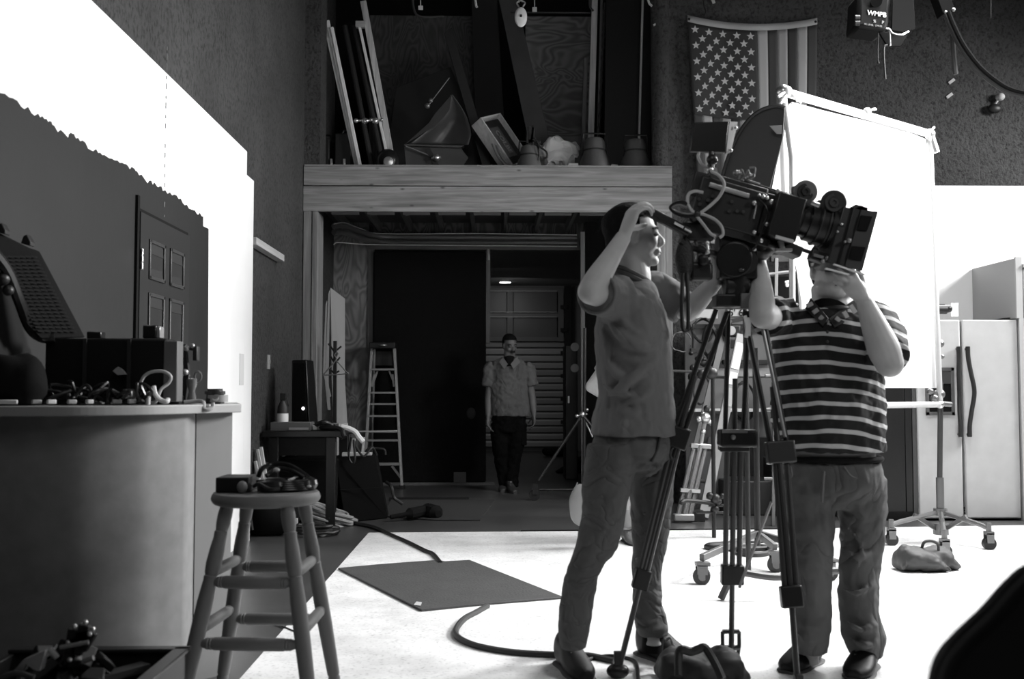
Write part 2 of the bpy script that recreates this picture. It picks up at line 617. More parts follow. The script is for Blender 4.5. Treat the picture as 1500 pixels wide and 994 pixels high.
# seam of perforated tape
b = B()
for i in range(34):
    z = 1.2 + i*0.055
    if rr.random() < .75:
        b.bb((WX2, PX(240, 300, WX2).y-.002, z), (WX2+.0045, PX(240, 300, WX2).y+.003, z+rr.uniform(.01, .04)))
struct('seam', b, g(0.2, key='seam'), wlf, smooth=False)
# white shelf seam paper on the wall, near its right end
pp = PX(354, 500, WX2)
one('paper_sheet', 'small white paper taped low on the white set wall by its right end', 'paper', B().bb((WX2+.001, pp.y-.06, PX(354, 564, WX2).z), (WX2+.004, pp.y+.06, PX(354, 518, WX2).z)), g(0.6, key='paper'), smooth=False)

# closet door painted into the flat
DX = WX2 + 0.003
dy0 = PX(199, 400, WX2).y; dy1 = PX(272, 400, WX2).y
dz = PX(199, 309, WX2).z
DM = g(0.019, 0.45, spec=.3, key='door_paint')
b = B().bb((DX, dy0, 0.01), (DX+.018, dy1, dz))
door = root('door_1', (DX, (dy0+dy1)/2, 0), 'grey six panel door set in the painted left wall', None, kind='structure')
mk('door_leaf', b, DM, door, smooth=False)
W = dy1-dy0
for (z0, z1) in ((dz-.33, dz-.12), (dz-1.12, dz-.40), (.2, dz-1.27)):
    for (u0, u1) in ((0.15, 0.45), (0.56, 0.86)):
        bb = B()
        y0 = dy0+W*u0; y1 = dy0+W*u1; x = DX+.018
        # raised frame
        for (ya, yb_, za, zb) in ((y0, y1, z0, z0+.02), (y0, y1, z1-.02, z1), (y0, y0+.02, z0, z1), (y1-.02, y1, z0, z1)):
            bb.bb((x, ya, za), (x+.010, yb_, zb))
        fr = mk('door_panel', bb, g(0.034, 0.4, key='door_trim'), door, bevel=.003)
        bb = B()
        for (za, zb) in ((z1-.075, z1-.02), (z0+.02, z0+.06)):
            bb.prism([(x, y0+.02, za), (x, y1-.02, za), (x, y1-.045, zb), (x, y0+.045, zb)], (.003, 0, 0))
        mk('panel_bevel_shade', bb, g(0.008, key='door_shadow'), fr, smooth=False)  # flat dark facets, the panel's shade put into their colour
mk('door_gap', B().bb((DX-.002, dy0-.035, 0), (DX+.014, dy0-.005, dz+.08)), BLKM, door, smooth=False)
b = B().bb((DX, dy0, dz+.005), (DX+.008, dy1, dz+.02)).bb((DX, dy1+.004, 0), (DX+.006, dy1+.012, dz))
mk('door_gap', b, BLKM, door, smooth=False)
hz = PX(200, 379, WX2).z
hg = mk('hinge', B().bb((DX+.018, dy0+.004, hz-.055), (DX+.026, dy0+.03, hz+.055)), CHR, door, bevel=.002)
b = B()
for k in range(3): b.cyl((DX+.026, dy0+.004, hz-.05+k*.036), (DX+.026, dy0+.004, hz-.022+k*.036), .006)
mk('hinge_knuckle', b, CHR, hg)

# back wall: left nib, right part, above
XL = P(445, 500, BY).x; XR = P(985, 500, BY).x
XRu = P(965, 100, BY).x; XLu = P(470, 100, BY).x
ZB0 = P(700, 311, BY).z; ZB1 = P(700, 246, BY).z
def rough_wall(x0, x1, z0, z1, y, flip=False, nx=60, nz=60, amp=.02, rj=None):
    rj = rj or random.Random(5)
    vs = {}
    def fn(u, v):
        x = x0+(x1-x0)*u; z = z0+(z1-z0)*v
        return V((x, y, z))
    return B().grid(fn, nx, nz)
b = B().bb((XR-.0, BY, 0), (9, BY+.4, ZB1+.01)).bb((XRu, BY, ZB1+.01), (9, BY+.4, 9))
wb = struct('wall_back', b, STU, smooth=False)
b = B().bb((WX-.01, BY, 0), (XL+.0, BY+.35, ZB1)).bb((WX-.01, BY, ZB1), (XLu, BY+.35, 9))
struct('wall_back_nib', b, STU, wb, smooth=False)
# rounded stucco pilaster edge beside the loft
b = B()
b.tube([(XRu+.02, BY+.06, ZB1-.02), (XRu+.03, BY+.06, 5), (XRu+.0, BY+.06, 9)], [.09, .10, .09], 14)
struct('wall_back_rounded_edge', b, STU, wb)

# opening frame
WO = wood(0.20, 'X', 0.38, key='header_wood')
WOZ = wood(0.19, 'Z', 0.35, key='post_wood')
zm = P(700, 273, BY-.04).z
fr = root('trim_2', ((XL+XR)/2, BY, 0), 'rough timber frame around the opening under the loft', kind='structure')
mk('header_board', B().bb((XL-.01, BY-.05, zm+.006), (XR, BY, ZB1)), WO, fr, bevel=.004)
mk('header_board', B().bb((XL-.015, BY-.035, ZB0), (XR, BY, zm)), WO, fr, bevel=.004)
mk('post_board', B().bb((XL-.01, BY-.03, 0), (P(456, 500, BY).x, BY, ZB0)), WOZ, fr, bevel=.004)
mk('post_board', B().bb((P(456.7, 500, BY).x, BY-.04, 0), (P(465, 500, BY).x, BY+.3, ZB0)), WOZ, fr, bevel=.004)
mk('post_board', B().bb((P(962, 500, BY).x, BY-.04, 0), (P(975, 500, BY).x, BY+.3, ZB0)), WOZ, fr, bevel=.004)
mk('post_board', B().bb((P(975.6, 500, BY).x, BY-.03, 0), (XR, BY, ZB0)), WOZ, fr, bevel=.004)
mk('header_lip', B().bb((XL, BY-.055, ZB1), (XR, BY+.03, ZB1+.018)), WO, fr)

# loft floor with joists
lf = struct('ceiling_loft_floor', B().bb((WX, BY+.03, ZB0+.22), (XR-.02, IY, ZB1-.02)), g(.05, .8, key='loft_floor'), smooth=False)
PLD = ply(0.10, .35)
for i in range(10):
    x = P(470, 330, BY).x + i*(P(960, 330, BY).x-P(470, 330, BY).x)/9
    mk('joist', B().bb((x-.019, BY+.06, ZB0+.11), (x+.019, IY, ZB0+.22)), wood(0.09, 'Y', .2, key='joist_wood') if i == 0 else lf.children[0].data.materials[0], lf, smooth=False)
JM = g(.17, .7, key='joist_block')
for i in range(9):
    x0 = P(470, 330, BY).x + i*(P(960, 330, BY).x-P(470, 330, BY).x)/9
    x1 = x0+(P(960, 330, BY).x-P(470, 330, BY).x)/9
    mk('joist_block', B().bb((x0+.03, BY+.5, ZB0+.06), (x1-.06, BY+.54, ZB0+.15)), JM, lf, smooth=False)

# inner wall (Y=IY) with black sliding door and opening to the garage room
PLY1 = ply(0.17, .3)
ixl = P(545, 500, IY).x; ixd = P(712, 500, IY).x; ixo = P(718, 500, IY).x; ixr = P(848, 500, IY).x
izt = P(700, 366, IY).z; izt2 = P(700, 372, IY).z
b = B().bb((WX, IY, 0), (ixl-.05, IY+.1, ZB0+.3))
wi = struct('wall_inner', b, PLY1, smooth=False, label='plywood wall behind the opening')
b = B().bb((ixl-.05, IY+.02, izt), (4, IY+.12, ZB0+.3))
mk('plywood_panel', b, ply(.06, .5), wi, smooth=False)
b = B().bb((ixl-.05, IY-.02, 0), (ixl+.02, IY+.05, izt+.15))
mk('stud', b, wood(.16, 'Z', .2, knots=False), wi, smooth=False)
b = B().bb((ixl-.05, IY-.03, izt), (ixr, IY+.02, P(700, 352, IY).z))
mk('header', b, wood(.11, 'X', .2, knots=False), wi, smooth=False)
mk('stud', B().bb((ixd, IY-.05, P(720, 503, IY).z), (ixo, IY+.05, izt)), wood(.16, 'Z', .2, knots=False), wi, smooth=False)
mk('stud', B().bb((ixr, IY-.3, 0), (P(857, 500, IY-.3).x, IY-.25, P(850, 345, IY).z)), wood(.40, 'Z', .2, knots=False), wi, smooth=False)
b = B().bb((P(857, 500, IY).x, IY-.1, 0), (XR+.6, IY+.1, ZB0+.3))
mk('dark_wall', b, g(.012, .9, bump=.5, bscale=30, key='dark_wall'), wi, smooth=False)
struct('wall_inner_right', B().bb((P(975, 500, BY).x+.02, BY+.02, 0), (XR+.5, IY, ZB0+.25)), g(.05, .8, key='side_wall'), smooth=False)

# black sliding door
d2 = root('door_2', ((ixl+ixd)/2, IY-.08, 0), 'tall black padded sliding door behind the opening', kind='structure')
mk('door_leaf', B().bb((ixl+.02, IY-.1, .03), (ixd, IY-.03, izt-.03)), g(.004, .85, bump=.6, bscale=25, spec=.2, key='felt'), d2, bevel=.02)
mk('scuff_mark', B().bb((P(665, 570, IY-.1).x, IY-.104, P(720, 706, IY-.1).z), (P(683, 570, IY-.1).x, IY-.1, P(720, 691, IY-.1).z)), g(.1, key='scuff'), d2)
mk('pull_plate', B().sph((P(690, 605, IY-.11)), (.055, .012, .07)), g(.02, .7, key='plate'), d2)
for x, y0, y1 in ((715, 366, 382), (549, 378, 392)):
    hgb = B().bb((P(x-2, 570, IY-.06).x, IY-.07, P(720, y1, IY).z), (P(x+2, 570, IY-.06).x, IY-.05, P(720, y0, IY).z))
    hgb.cyl((P(x, 570, IY-.08).x, IY-.08, P(720, y1, IY).z), (P(x, 570, IY-.08).x, IY-.08, P(720, y0, IY).z), .01)
    mk('hinge', hgb, CHR if x > 600 else DKM, d2)
# bottom threshold
mk('threshold', B().bb((ixl, IY-.12, 0), (ixd+.1, IY-.02, .03)), g(.12, key='thr'), d2, smooth=False)

# garage room beyond
GY = 18.8
GW = g(.22, .8, key='garage_wall')
struct('wall_garage_back', B().bb((-3, GY+.05, 0), (3.4, GY+.2, 4.5)), GW, smooth=False)
struct('wall_garage_right', B().bb((1.95, IY+.15, 0), (2.1, GY+.05, 4.5)), GW, smooth=False)
struct('wall_garage_left', B().bb((-3.1, IY+.12, 0), (-3.0, GY+.05, 4.5)), GW, smooth=False)
pz = P(740, 413, 18.05)
cl = root('ceiling_light', (pz.x, 18.05, 3.0), 'lit round ceiling lamp in the room behind the black door', 'lamp')
zc = P(740, 413, 18.05).z
struct('ceiling_garage', B().bb((-3, IY+.12, zc+.018), (2.1, GY+.05, zc+.2)), GW, smooth=False)
cl.location.z = zc; WL[cl.name] = V((pz.x, 18.05, zc))
xx = P(740, 413, 18.05).x
mk('lamp_disc', B().lathe((xx, 18.05, zc-.012), (0, 0, 1), [(0, .095), (.02, .1)], 24), emit(5), cl)
mk('lamp_rim', B().lathe((xx, 18.05, zc-.002), (0, 0, 1), [(0, .105), (.02, .11)], 24), g(.2, key='rimg'), cl)
area('garage_light', (xx-.2, 15.6, 2.9), (xx, 16.5, 0), .5, 2.2)
area('garage_light', (xx+.1, 17.2, 2.8), (xx, 18.8, 1), .5, 2.6)

gx0 = P(690, 500, GY).x; gx1 = P(826, 500, GY).x
zt_ = P(720, 421, GY).z; zmid = P(720, 500, GY).z
gd = root('door_3', ((gx0+gx1)/2, GY, 0), 'sectional garage door with ribbed lower part in the far room', kind='structure')
RIB = g(.38, .5, .2, key='rib'); RIBT = g(.3, .5, .2, key='rib_dark')
n = 15
zz = zmid; dzs = (zmid-.06)/n
proto = None
for i in range(n):
    z1 = zmid - i*dzs; z0 = z1-dzs+.012
    b = B().prism([(gx0, GY, z0), (gx0, GY-.03, z0+.02), (gx0, GY-.03, z1-.03), (gx0, GY-.012, z1), (gx0, GY+.02, z1), (gx0, GY+.02, z0)], (gx1-gx0, 0, 0))
    o = mk('slat', b, RIB if i % 4 else RIBT, gd, smooth=False)
b = B()
for z in (zt_-.04, (zt_+zmid)/2-.01, zmid+.05):
    b.bb((gx0, GY-.07, z-.045), (gx1+.04, GY-.0, z+.03))
for x in (P(747, 570, GY).x, gx1-.06):
    b.bb((x-.05, GY-.08, zmid), (x+.05, GY, zt_-.03))
mk('door_frame', b, g(.16, .5, key='gframe'), gd, smooth=False)
b = B()
for z in (zt_-.07, (zt_+zmid)/2-.05, (zt_+zmid)/2+.04):
    b.bb((gx0, GY-.085, z-.006), (gx1-.13, GY-.07, z+.006))
mk('frame_trim', b, g(.5, .4, key='gtrim'), gd, smooth=False)
for r0, r1 in ((zmid+.08, (zt_+zmid)/2-.06), ((zt_+zmid)/2+.03, zt_-.08)):
    for xa, xb in ((gx0, P(747, 570, GY).x-.05), (P(747, 570, GY).x+.05, gx1-.11)):
        mk('door_panel', B().bb((xa+.02, GY-.03, r0), (xb-.02, GY-.01, r1)), g(.12, .4, key='gpanel'), gd, smooth=False)
b = B().bb((gx1, GY-.1, 0), (gx1+.13, GY-.02, zt_+.02))
for k in range(6):
    b.bb((gx1-.07, GY-.13, .5+k*.42), (gx1+.06, GY-.1, .57+k*.42))
mk('door_track', b, DKM, gd, smooth=False)

# conduits along the passage ceiling
def cpts(lst, Y): return [P(x, y, Y) for x, y in lst]
grp = 'conduits under the loft floor'
CM = g(.09, .35, key='conduit')
for i, (dy, off) in enumerate(((0, 0), (9, 0))):
    b = B().tube(crv([P(489, 331+dy, IY-.9), P(505, 331+dy, IY-.7), P(530, 340+dy, IY-.4), P(560, 346+dy*.9, IY-.15), P(640, 347+dy*.9, IY-.12), P(845, 348+dy*.8, IY-.12)], 6), .033, 10)
    for x in (578, 675, 780):
        q = P(x-i*6, 347+dy*.9, IY-.12)
        b.lathe((q.x-.02, q.y, q.z), (1, 0, 0), [(0, .04), (.04, .04)], 10)
    one('conduit_pipe', ['upper fat dark conduit bending up at left under the loft', 'lower fat dark conduit bending up at left under the loft'][i], 'pipe', b, CM, grp)
THW = g(.6, .5, key='wire')
cable('electric_wire', 'thin pale wire running above the dark conduits', [P(489, 328, IY-1), P(505, 326, IY-.7), P(530, 335, IY-.4), P(560, 342, IY-.2), P(700, 342, IY-.2), P(845, 344, IY-.2)], .005, THW)
cable('electric_wire', 'thin pale wire running just under the dark conduits', [P(489, 358, IY-1), P(497, 355, IY-.7), P(540, 358, IY-.3), P(640, 359, IY-.2), P(760, 360, IY-.2), P(845, 361, IY-.2)], .006, THW)

# loft recess
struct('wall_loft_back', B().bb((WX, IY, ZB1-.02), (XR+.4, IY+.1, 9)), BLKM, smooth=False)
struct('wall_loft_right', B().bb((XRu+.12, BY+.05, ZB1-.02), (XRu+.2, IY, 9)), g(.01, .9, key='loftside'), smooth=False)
PLL = ply(.17, .35, scale=(1, 1, 2.2))
for (x0, x1, y0, y1, nm) in ((540, 712, 24, 260, 'left'), (770, 866, 25, 260, 'right')):
    a = P(x0, y1, IY-.03); c = P(x1, y0, IY-.03)
    one('plywood_sheet', 'plywood sheet against the loft back wall, %s one' % nm, 'plywood', B().bb((a.x, IY-.04, ZB1), (c.x, IY-.012, c.z)), PLL if nm == 'right' else ply(.08, .3), 'plywood sheets in the loft', smooth=False)

# right: white set wall behind fridge
RY = 9.6
zt3 = P(1450, 272, RY).z
struct('wall_back_flat', B().bb((P(1300, 400, RY).x, RY, 0), (8.5, RY+.1, zt3)), PW, smooth=False, label='white painted set wall behind the refrigerator')
# wood ledge strip on left wall
a = PX(374, 347, WX+.06); c = PX(415, 371, WX+.06); 
one('wall_ledge', 'short pale wooden strip fixed to the left stucco wall', 'shelf', B().bb((WX, a.y, PX(374, 358, WX+.06).z), (WX+.07, c.y, a.z)), wood(.42, 'Y', .15, knots=False), bevel=.003)
# switch plate
a = PX(394, 530, WX+.01)
b = B().bb((WX, a.y-.04, a.z-.06), (WX+.012, a.y+.04, a.z+.06)).bb((WX+.012, a.y-.01, a.z-.02), (WX+.02, a.y+.01, a.z+.02))
one('light_switch', 'small switch plate on the left stucco wall beside the speaker', 'switch', b, g(.35, .4, key='plate2'), bevel=.002)
# ================= LOFT THINGS =================
LZ = ZB1   # loft floor level (top of header)
def slanted(name, label, cat, px0, py0, px1, py1, Y, wpx, thick, mat, group=None, Y2=None, parts=None, parent=None):
    a = P(px0, py0, Y); c = P(px1, py1, Y2 or Y)
    if py1 >= 240 and c.z > 3: c = a.lerp(c, (a.z-LZ)/(a.z-c.z))
    b = B().bar(a, c, thick, S(wpx, Y), side=(0, 1, 0))
    if parent is not None: return mk(name, b, mat, parent, bevel=.004)
    return one(name, label, cat, b, mat, group, bevel=.004)
WB = wood(.68, 'Z', .18, key='pale_board', knots=False)
WB2 = wood(.40, 'Z', .25, key='stud_board')
grp = 'pale boards leaning at the left end of the loft'
slanted('wooden_board', 'leftmost pale board leaning in the loft beside the stucco wall', 'board', 475, 26, 524, 250, 10.75, 6, .05, WB, grp)
slanted('wooden_board', 'middle pale board of the three leaning at the left end of the loft', 'board', 480, 30, 526, 250, 10.72, 5, .03, WB, grp)
slanted('wooden_board', 'shorter right hand board of the three leaning at the left end of the loft', 'board', 486, 40, 529, 250, 10.7, 5, .03, WB, grp)
slanted('wooden_stud', 'wide pale stud with knots leaning in the loft, left of the plywood', 'stud', 532, 2, 577, 250, 10.9, 9, .04, WB2)
slanted('wooden_stud', 'narrow pale stud leaning just left of the wide knotted stud in the loft', 'stud', 526, 36, 572, 250, 10.85, 4, .04, WB)
slanted('clamp_block', 'small wooden block capping the narrow leaning stud in the loft', 'block', 521, 36, 535, 36, 10.84, 9, .06, wood(.3, 'X', .3, knots=False))
for i, (x0, x1) in enumerate(((505, 546), (519, 562))):
    a = P(x0, 38, 10.9); c = P(x1, 250, 10.8); c = a.lerp(c, (a.z-LZ)/(a.z-c.z))
    r = root('black_pole', (c.x, c.y, LZ), ['left one of two black poles leaning in the loft behind pale boards', 'right one of two black poles leaning in the loft behind pale boards'][i], 'pole', 'black poles in the loft')
    mk('pole', B().cyl(a, c, .03, seg=10), DKM, r)
    q = a.lerp(c, (173-38)/212)
    b = B().cyl(q+V((-.07, -.05, 0)), q+V((.09, -.05, .01)), .012).sph(q+V((-.07, -.05, 0)), .025).sph(q+V((.09, -.05, .01)), .02).sph(q+V((.02, -.04, 0)), .035)
    mk('clamp', b, CHR, r)
# dark flat panels leaning
grp = 'dark flags leaning in the loft'
def flagpoly(label, pts, Y, t, mat, name='fabric_flag', cat='flag', group=grp):
    pp_ = [P(x, y, Y) for x, y in pts]
    for q, (x, y) in zip(pp_, pts):
        if y >= 245: q.z = LZ
    b = B().prism(pp_, (0, t, 0))
    return one(name, label, cat, b, mat, group, bevel=.003)
flagpoly('tall tapering grey board leaning down right in the middle of the loft', [(727, -20), (752, -20), (806, 209), (776, 215)], 11.0, .03, g(.04, .6, var=.2, key='taper'), 'tapered_board', 'board', None)
flagpoly('narrow dark fin leaning left of the grey tapering board', [(650, 48), (662, 40), (728, 246), (714, 250)], 11.1, .03, g(.012, .5, key='fin'), 'dark_fin', 'board', None)
flagpoly('wide black flag leaning behind the lamp with flaps in the loft', [(580, 128), (660, 98), (700, 190), (720, 250), (560, 250)], 11.6, .02, BLK)
flagpoly('tall black flag standing at the right end of the loft', [(888, -20), (955, -20), (952, 250), (884, 250)], 11.5, .03, BLK)
flagpoly('black vertical panel behind the grey tapering board in the loft', [(690, -20), (727, -20), (745, 250), (700, 250)], 11.8, .03, g(.014, .7, key='pan'))
slanted('wooden_stud', 'upright stud standing right of the curved grain plywood in the loft', 'stud', 872, -30, 864, 250, 11.3, 9, .05, WB2)
slanted('wooden_stud', 'darker upright stud tucked beside the pale upright one in the loft', 'stud', 858, 85, 853, 250, 11.5, 6, .05, wood(.15, 'Z', .3, knots=False))
slanted('pale_pole', 'thin pale pole standing at the right end of the loft', 'pole', 942, -20, 936, 205, 11.2, 3.2, .03, WB)
# chain hanging
r = root('chain', P(882, 205, 11.2), 'dark knotted chain hanging between the pale stud and the black flag', 'chain')
for i in range(24):
    q = P(886-.4*i, 10+i*8.4, 11.2)
    mk('link', B().lathe(q, (0, 0, 1), [(-.045, .01), (0, .02 if i % 2 else .014), (.045, .01)], 8), DKM, r)
cable('pipe_upright', 'thin grey upright pipe beside the hanging chain in the loft', [P(882, -20, 11.3), P(876, 205, 11.3)], .015, g(.12, .4, key='pipe'), n=2)

# scoop lamps (bell shaped)
SCM = g(.10, .5, key='scoop_grey')
def scoop(px, wpx, ytop, Y, label, s=1.0):
    base = P(px, 247, Y); base.z = LZ+.0
    R_ = S(wpx/2, Y)
    r = root('scoop_lamp', base, label, 'lamp', 'bell shaped lamps on the loft edge')
    h = P(px, ytop, Y).z-LZ
    mk('bell', B().lathe(base, (0, 0, 1), [(0, R_), (h*.12, R_*.99), (h*.35, R_*.9), (h*.55, R_*.74), (h*.64, R_*.66)], 32), SCM, r)
    mk('cap', B().lathe(base+V((0, 0, h*.65)), (0, 0, 1), [(0, R_*.70), (h*.04, R_*.68), (h*.24, R_*.62), (h*.32, R_*.52), (h*.35, R_*.3), (h*.35, .01)], 32), SCM, r)
    mk('band', B().lathe(base+V((0, 0, h*.63)), (0, 0, 1), [(0, R_*.69), (.008, R_*.72), (.016, R_*.69)], 32), DK, r)
    z1 = base.z+h+.04
    b = B().tube(crv([base+V((-R_*.75, -.02, h*.5)), V((base.x-R_*.72, base.y-.02, z1-.02)), V((base.x-R_*.5, base.y-.02, z1)), V((base.x+R_*.5, base.y-.02, z1)), V((base.x+R_*.72, base.y-.02, z1-.02)), base+V((R_*.75, -.02, h*.5))], 4), .009, 6)
    mk('yoke', b, BLK, r)
    return r
scoop(775, 40, 213, 10.6, 'smallest bell shaped lamp on the loft edge, below the framed picture')
scoop(871, 48, 202, 10.6, 'bell shaped lamp on the loft edge below the upright pale stud')
scoop(931, 48, 204, 10.6, 'rightmost bell shaped lamp on the loft edge below the thin pale pole')
# small cards under lamps
one('paper_card', 'pale card lying on the loft edge left of the middle bell lamp', 'card', B().prism([P(832, 247, 10.5), P(847, 247, 10.5), P(847, 239, 10.5), P(833, 239, 10.5)], (0, .01, 0)), PALE)
one('paper_card', 'pale wedge of card between the two large bell lamps', 'card', B().prism([P(893, 247, 10.5), P(907, 247, 10.5), P(905, 241, 10.5), P(896, 240, 10.5)], (0, .01, 0)), PALE)
one('paper_card', 'tiny crumpled paper on the loft edge right of the last bell lamp', 'card', B().sph(P(961, 245, 10.5), (.04, .02, .02), seg=7, rings=4), PALE, smooth=False)
# white bag
from mathutils import noise as NZ
def lumpy(b, amp, sc, seed=0):
    for i, q in enumerate(b.v):
        n_ = NZ.noise(q*sc+V((seed, seed, 0)))
        n2_ = NZ.noise(q*sc*2.3+V((0, seed, 9)))
        b.v[i] = q + V((n_, NZ.noise(q*sc+V((5, 0, seed))), n2_))*amp
    return b
c = P(820, 228, 10.9)
bgm = lumpy(B().sph(c, (.26, .15, .16), seg=28, rings=18), .09, 6, 2)
for i, q in enumerate(bgm.v):
    if q.z < LZ+.005: bgm.v[i].z = LZ+.005
one('cloth_bundle', 'crumpled white cloth bundle between bell lamps on the loft', 'cloth', bgm, g(.8, .7, key='cloth'), smooth=False)
one('black_box', 'small black box beside the middle bell lamp on the loft', 'box', B().bb(P(842, 247, 10.8), P(853, 223, 10.9)), BLK, bevel=.004)
# lamp with flaps
FL = g(.055, .5, key='flap_grey')
r = root('barn_door_lamp', P(640, 247, 10.9), 'large grey stage lamp with open flaps lying on the loft', 'lamp')
def thinpoly(pts, Y, dY=0, t=.008):
    b = B(); q = [P(x, y, Y+ (dY*i/len(pts))) for i, (x, y) in enumerate(pts)]
    return b.prism(q, (0, t, 0))
mk('flap', thinpoly([(592, 212), (628, 180), (638, 165), (662, 138), (659, 160), (650, 172), (636, 186), (618, 196)], 10.9), g(.03, .5, key='flapd'), r, bevel=.002)
# curved scoop bowl
a0 = P(618, 196, 11.0); 
bw = B()
Lc = crv([V((660, 139, 0)), V((657, 158, 0)), V((640, 180, 0)), V((620, 196, 0)), V((600, 211, 0))], 4)
Rc = crv([V((663, 139, 0)), V((676, 158, 0)), V((686, 178, 0)), V((690, 197, 0)), V((686, 212, 0))], 4)
def bowlpt(u, v):
    k = min(int(v*16), 15); t = v*16-k
    l = Lc[k].lerp(Lc[k+1], t); q_ = Rc[k].lerp(Rc[k+1], t); m_ = l.lerp(q_, u)
    return P(m_.x, m_.y, 10.95+.18*sin(pi*u)*min(1, v*2))
bw.grid(bowlpt, 10, 16)
mk('reflector_bowl', bw, g(.13, .35, .3, key='bowl'), r, thick=.008)
mk('flap', thinpoly([(592, 213), (592, 211), (680, 213), (674, 216)], 10.8, t=.1), FL, r)
mk('flap', thinpoly([(592, 214), (674, 215), (686, 231), (676, 246), (595, 246)], 10.85), FL, r, bevel=.002)
mk('rib', B().cyl(P(594, 214, 10.8), P(640, 232, 10.8), .008), g(.15, key='rb'), r)
mk('knob', B().sph(P(639, 231, 10.78), .04).cyl(P(632, 232, 10.78), P(646, 230, 10.78), .015), CHR, r)
mk('bracket', B().bar(P(626, 217, 10.8), P(640, 243, 10.8), .02, .05), BLK, r)
b = B().cyl(P(626, 156, 10.85), P(658, 114, 10.85), .006).sph(P(626, 155, 10.85), .03).sph(P(631, 147, 10.85), .025)
mk('arm', b, g(.2, .3, .5, key='arm'), r)
q = P(640, 240, 11.0); mk('stand_foot', B().bb((q.x-.2, 10.87, LZ), (q.x+.2, 11.2, q.z)), BLK, r)
# round black lamp & dark blocks at left
q = P(568, 236, 10.7)
r = root('round_lamp', (q.x, q.y, LZ), 'black round lamp with a shiny front on the loft below the studs', 'lamp')
mk('housing', B().sph(q, (.12, .12, .13)), BLKS, r)
mk('lens', B().lathe(q+V((.02, -.1, -.03)), (0, -1, 0), [(0, .06), (.03, .05), (.035, .02)], 20), CHR, r)
for (x0, x1, y0, y1, lb) in ((458, 489, 212, 247, 'black case at the far left end of the loft'), (490, 520, 205, 247, 'black gear case below the pale leaning boards')):
    a = P(x0+ (13 if x0 < 470 else 0), y1, 10.8); c = P(x1, y0, 11.1)
    r = root('gear_case', ((a.x+c.x)/2, 10.9, LZ), lb, 'case', 'black cases at the left end of the loft')
    mk('body', B().bb((a.x, 10.8, LZ), (c.x, 11.1, c.z)), BLK, r, bevel=.01)
    mk('latch', B().bb((a.x+.09, 10.785, LZ+.12), (a.x+.115, 10.8, LZ+.2)), CHR, r, bevel=.003)
    mk('handle', B().tube(crv([(a.x+.05, 10.95, c.z), (a.x+.07, 10.95, c.z+.06), (c.x-.07, 10.95, c.z+.06), (c.x-.05, 10.95, c.z)], 4), .01), BLK, r)
# framed box sign
q0 = P(704, 172, 10.7); q1 = P(728, 162, 10.7); 
ax = (P(752, 243, 10.7)-P(704, 172, 10.7)); L_ = ax.length; d = ax.normalized()
r = root('framed_sign', P(752, 246, 10.7), 'wooden box frame with a dark lettered panel tilted on the loft', 'sign')
x = d; y = V((0.5, .8, .35)).normalized(); y = (y-x*y.dot(x)).normalized(); z = x.cross(y)
if z.y > 0: z = -z
R_ = Matrix((x, y, z)).transposed()
def fb(b, a0, a1, b0, b1, c0, c1):
    c = q0 + x*(a0+a1)/2 + y*(b0+b1)/2 + z*(c0+c1)/2
    return b.box(c, (abs(a1-a0), abs(b1-b0), abs(c1-c0)), R_)
FW = wood(.45, 'Z', .2, key='frame_wood', knots=False)
Wd = .42; D_ = .15
mk('frame_side', fb(B(), 0, L_, 0, .02, -D_, 0), FW, r, bevel=.002)
mk('frame_side', fb(B(), 0, L_, Wd-.02, Wd, -D_, 0), FW, r, bevel=.002)
mk('frame_end', fb(B(), 0, .02, 0, Wd, -D_, 0), FW, r, bevel=.002)
mk('frame_end', fb(B(), L_-.02, L_, 0, Wd, -D_, 0), FW, r, bevel=.002)
mk('panel', fb(B(), .04, L_-.03, .03, Wd-.03, -.06, -.05), BLK, r)
lettering('COLBE', .095, q0+x*L_*.5+y*Wd*.5+z*(-.047), x, -y if (x.cross(-y)).dot(z) > 0 else y, g(.16, key='ltr'), r)
mk('name_plate', fb(B(), L_*.2, L_*.8, .10, Wd-.13, -.05, -.048), g(.05, key='nplate'), r)
for i, (x0, y0, x1, y1) in enumerate(((721, 210, 745, 246), (727, 212, 750, 246))):
    cable('bent_rod', ['left dark curved rod under the tilted framed sign', 'right dark curved rod under the tilted framed sign'][i], [P(x0, y0, 10.65), P((x0+x1)/2-3, (y0+y1)/2+2, 10.65), P(x1, y1, 10.65)], .012, g(.12, .4, key='rod'), group='bent rods')
q = P(779, 192, 10.55)
b = B()
for k in range(7):
    b.bar(q+V((rr.uniform(-.05, .05), 0, rr.uniform(-.1, .08))), q+V((rr.uniform(-.08, .1), 0, -.15+rr.uniform(-.1, .05))), .03, .03)
one('clamp_cluster', 'black clamp sitting on top of the smallest bell lamp', 'clamp', b, BLK, bevel=.004)
cable('hanging_cable', 'black cord looping right of the smallest bell lamp', [P(780, 204, 10.5), P(786, 206, 10.5), P(790, 214, 10.5), P(800, 222, 10.5), P(801, 230, 10.5), P(793, 233, 10.5)], .01, BLK)
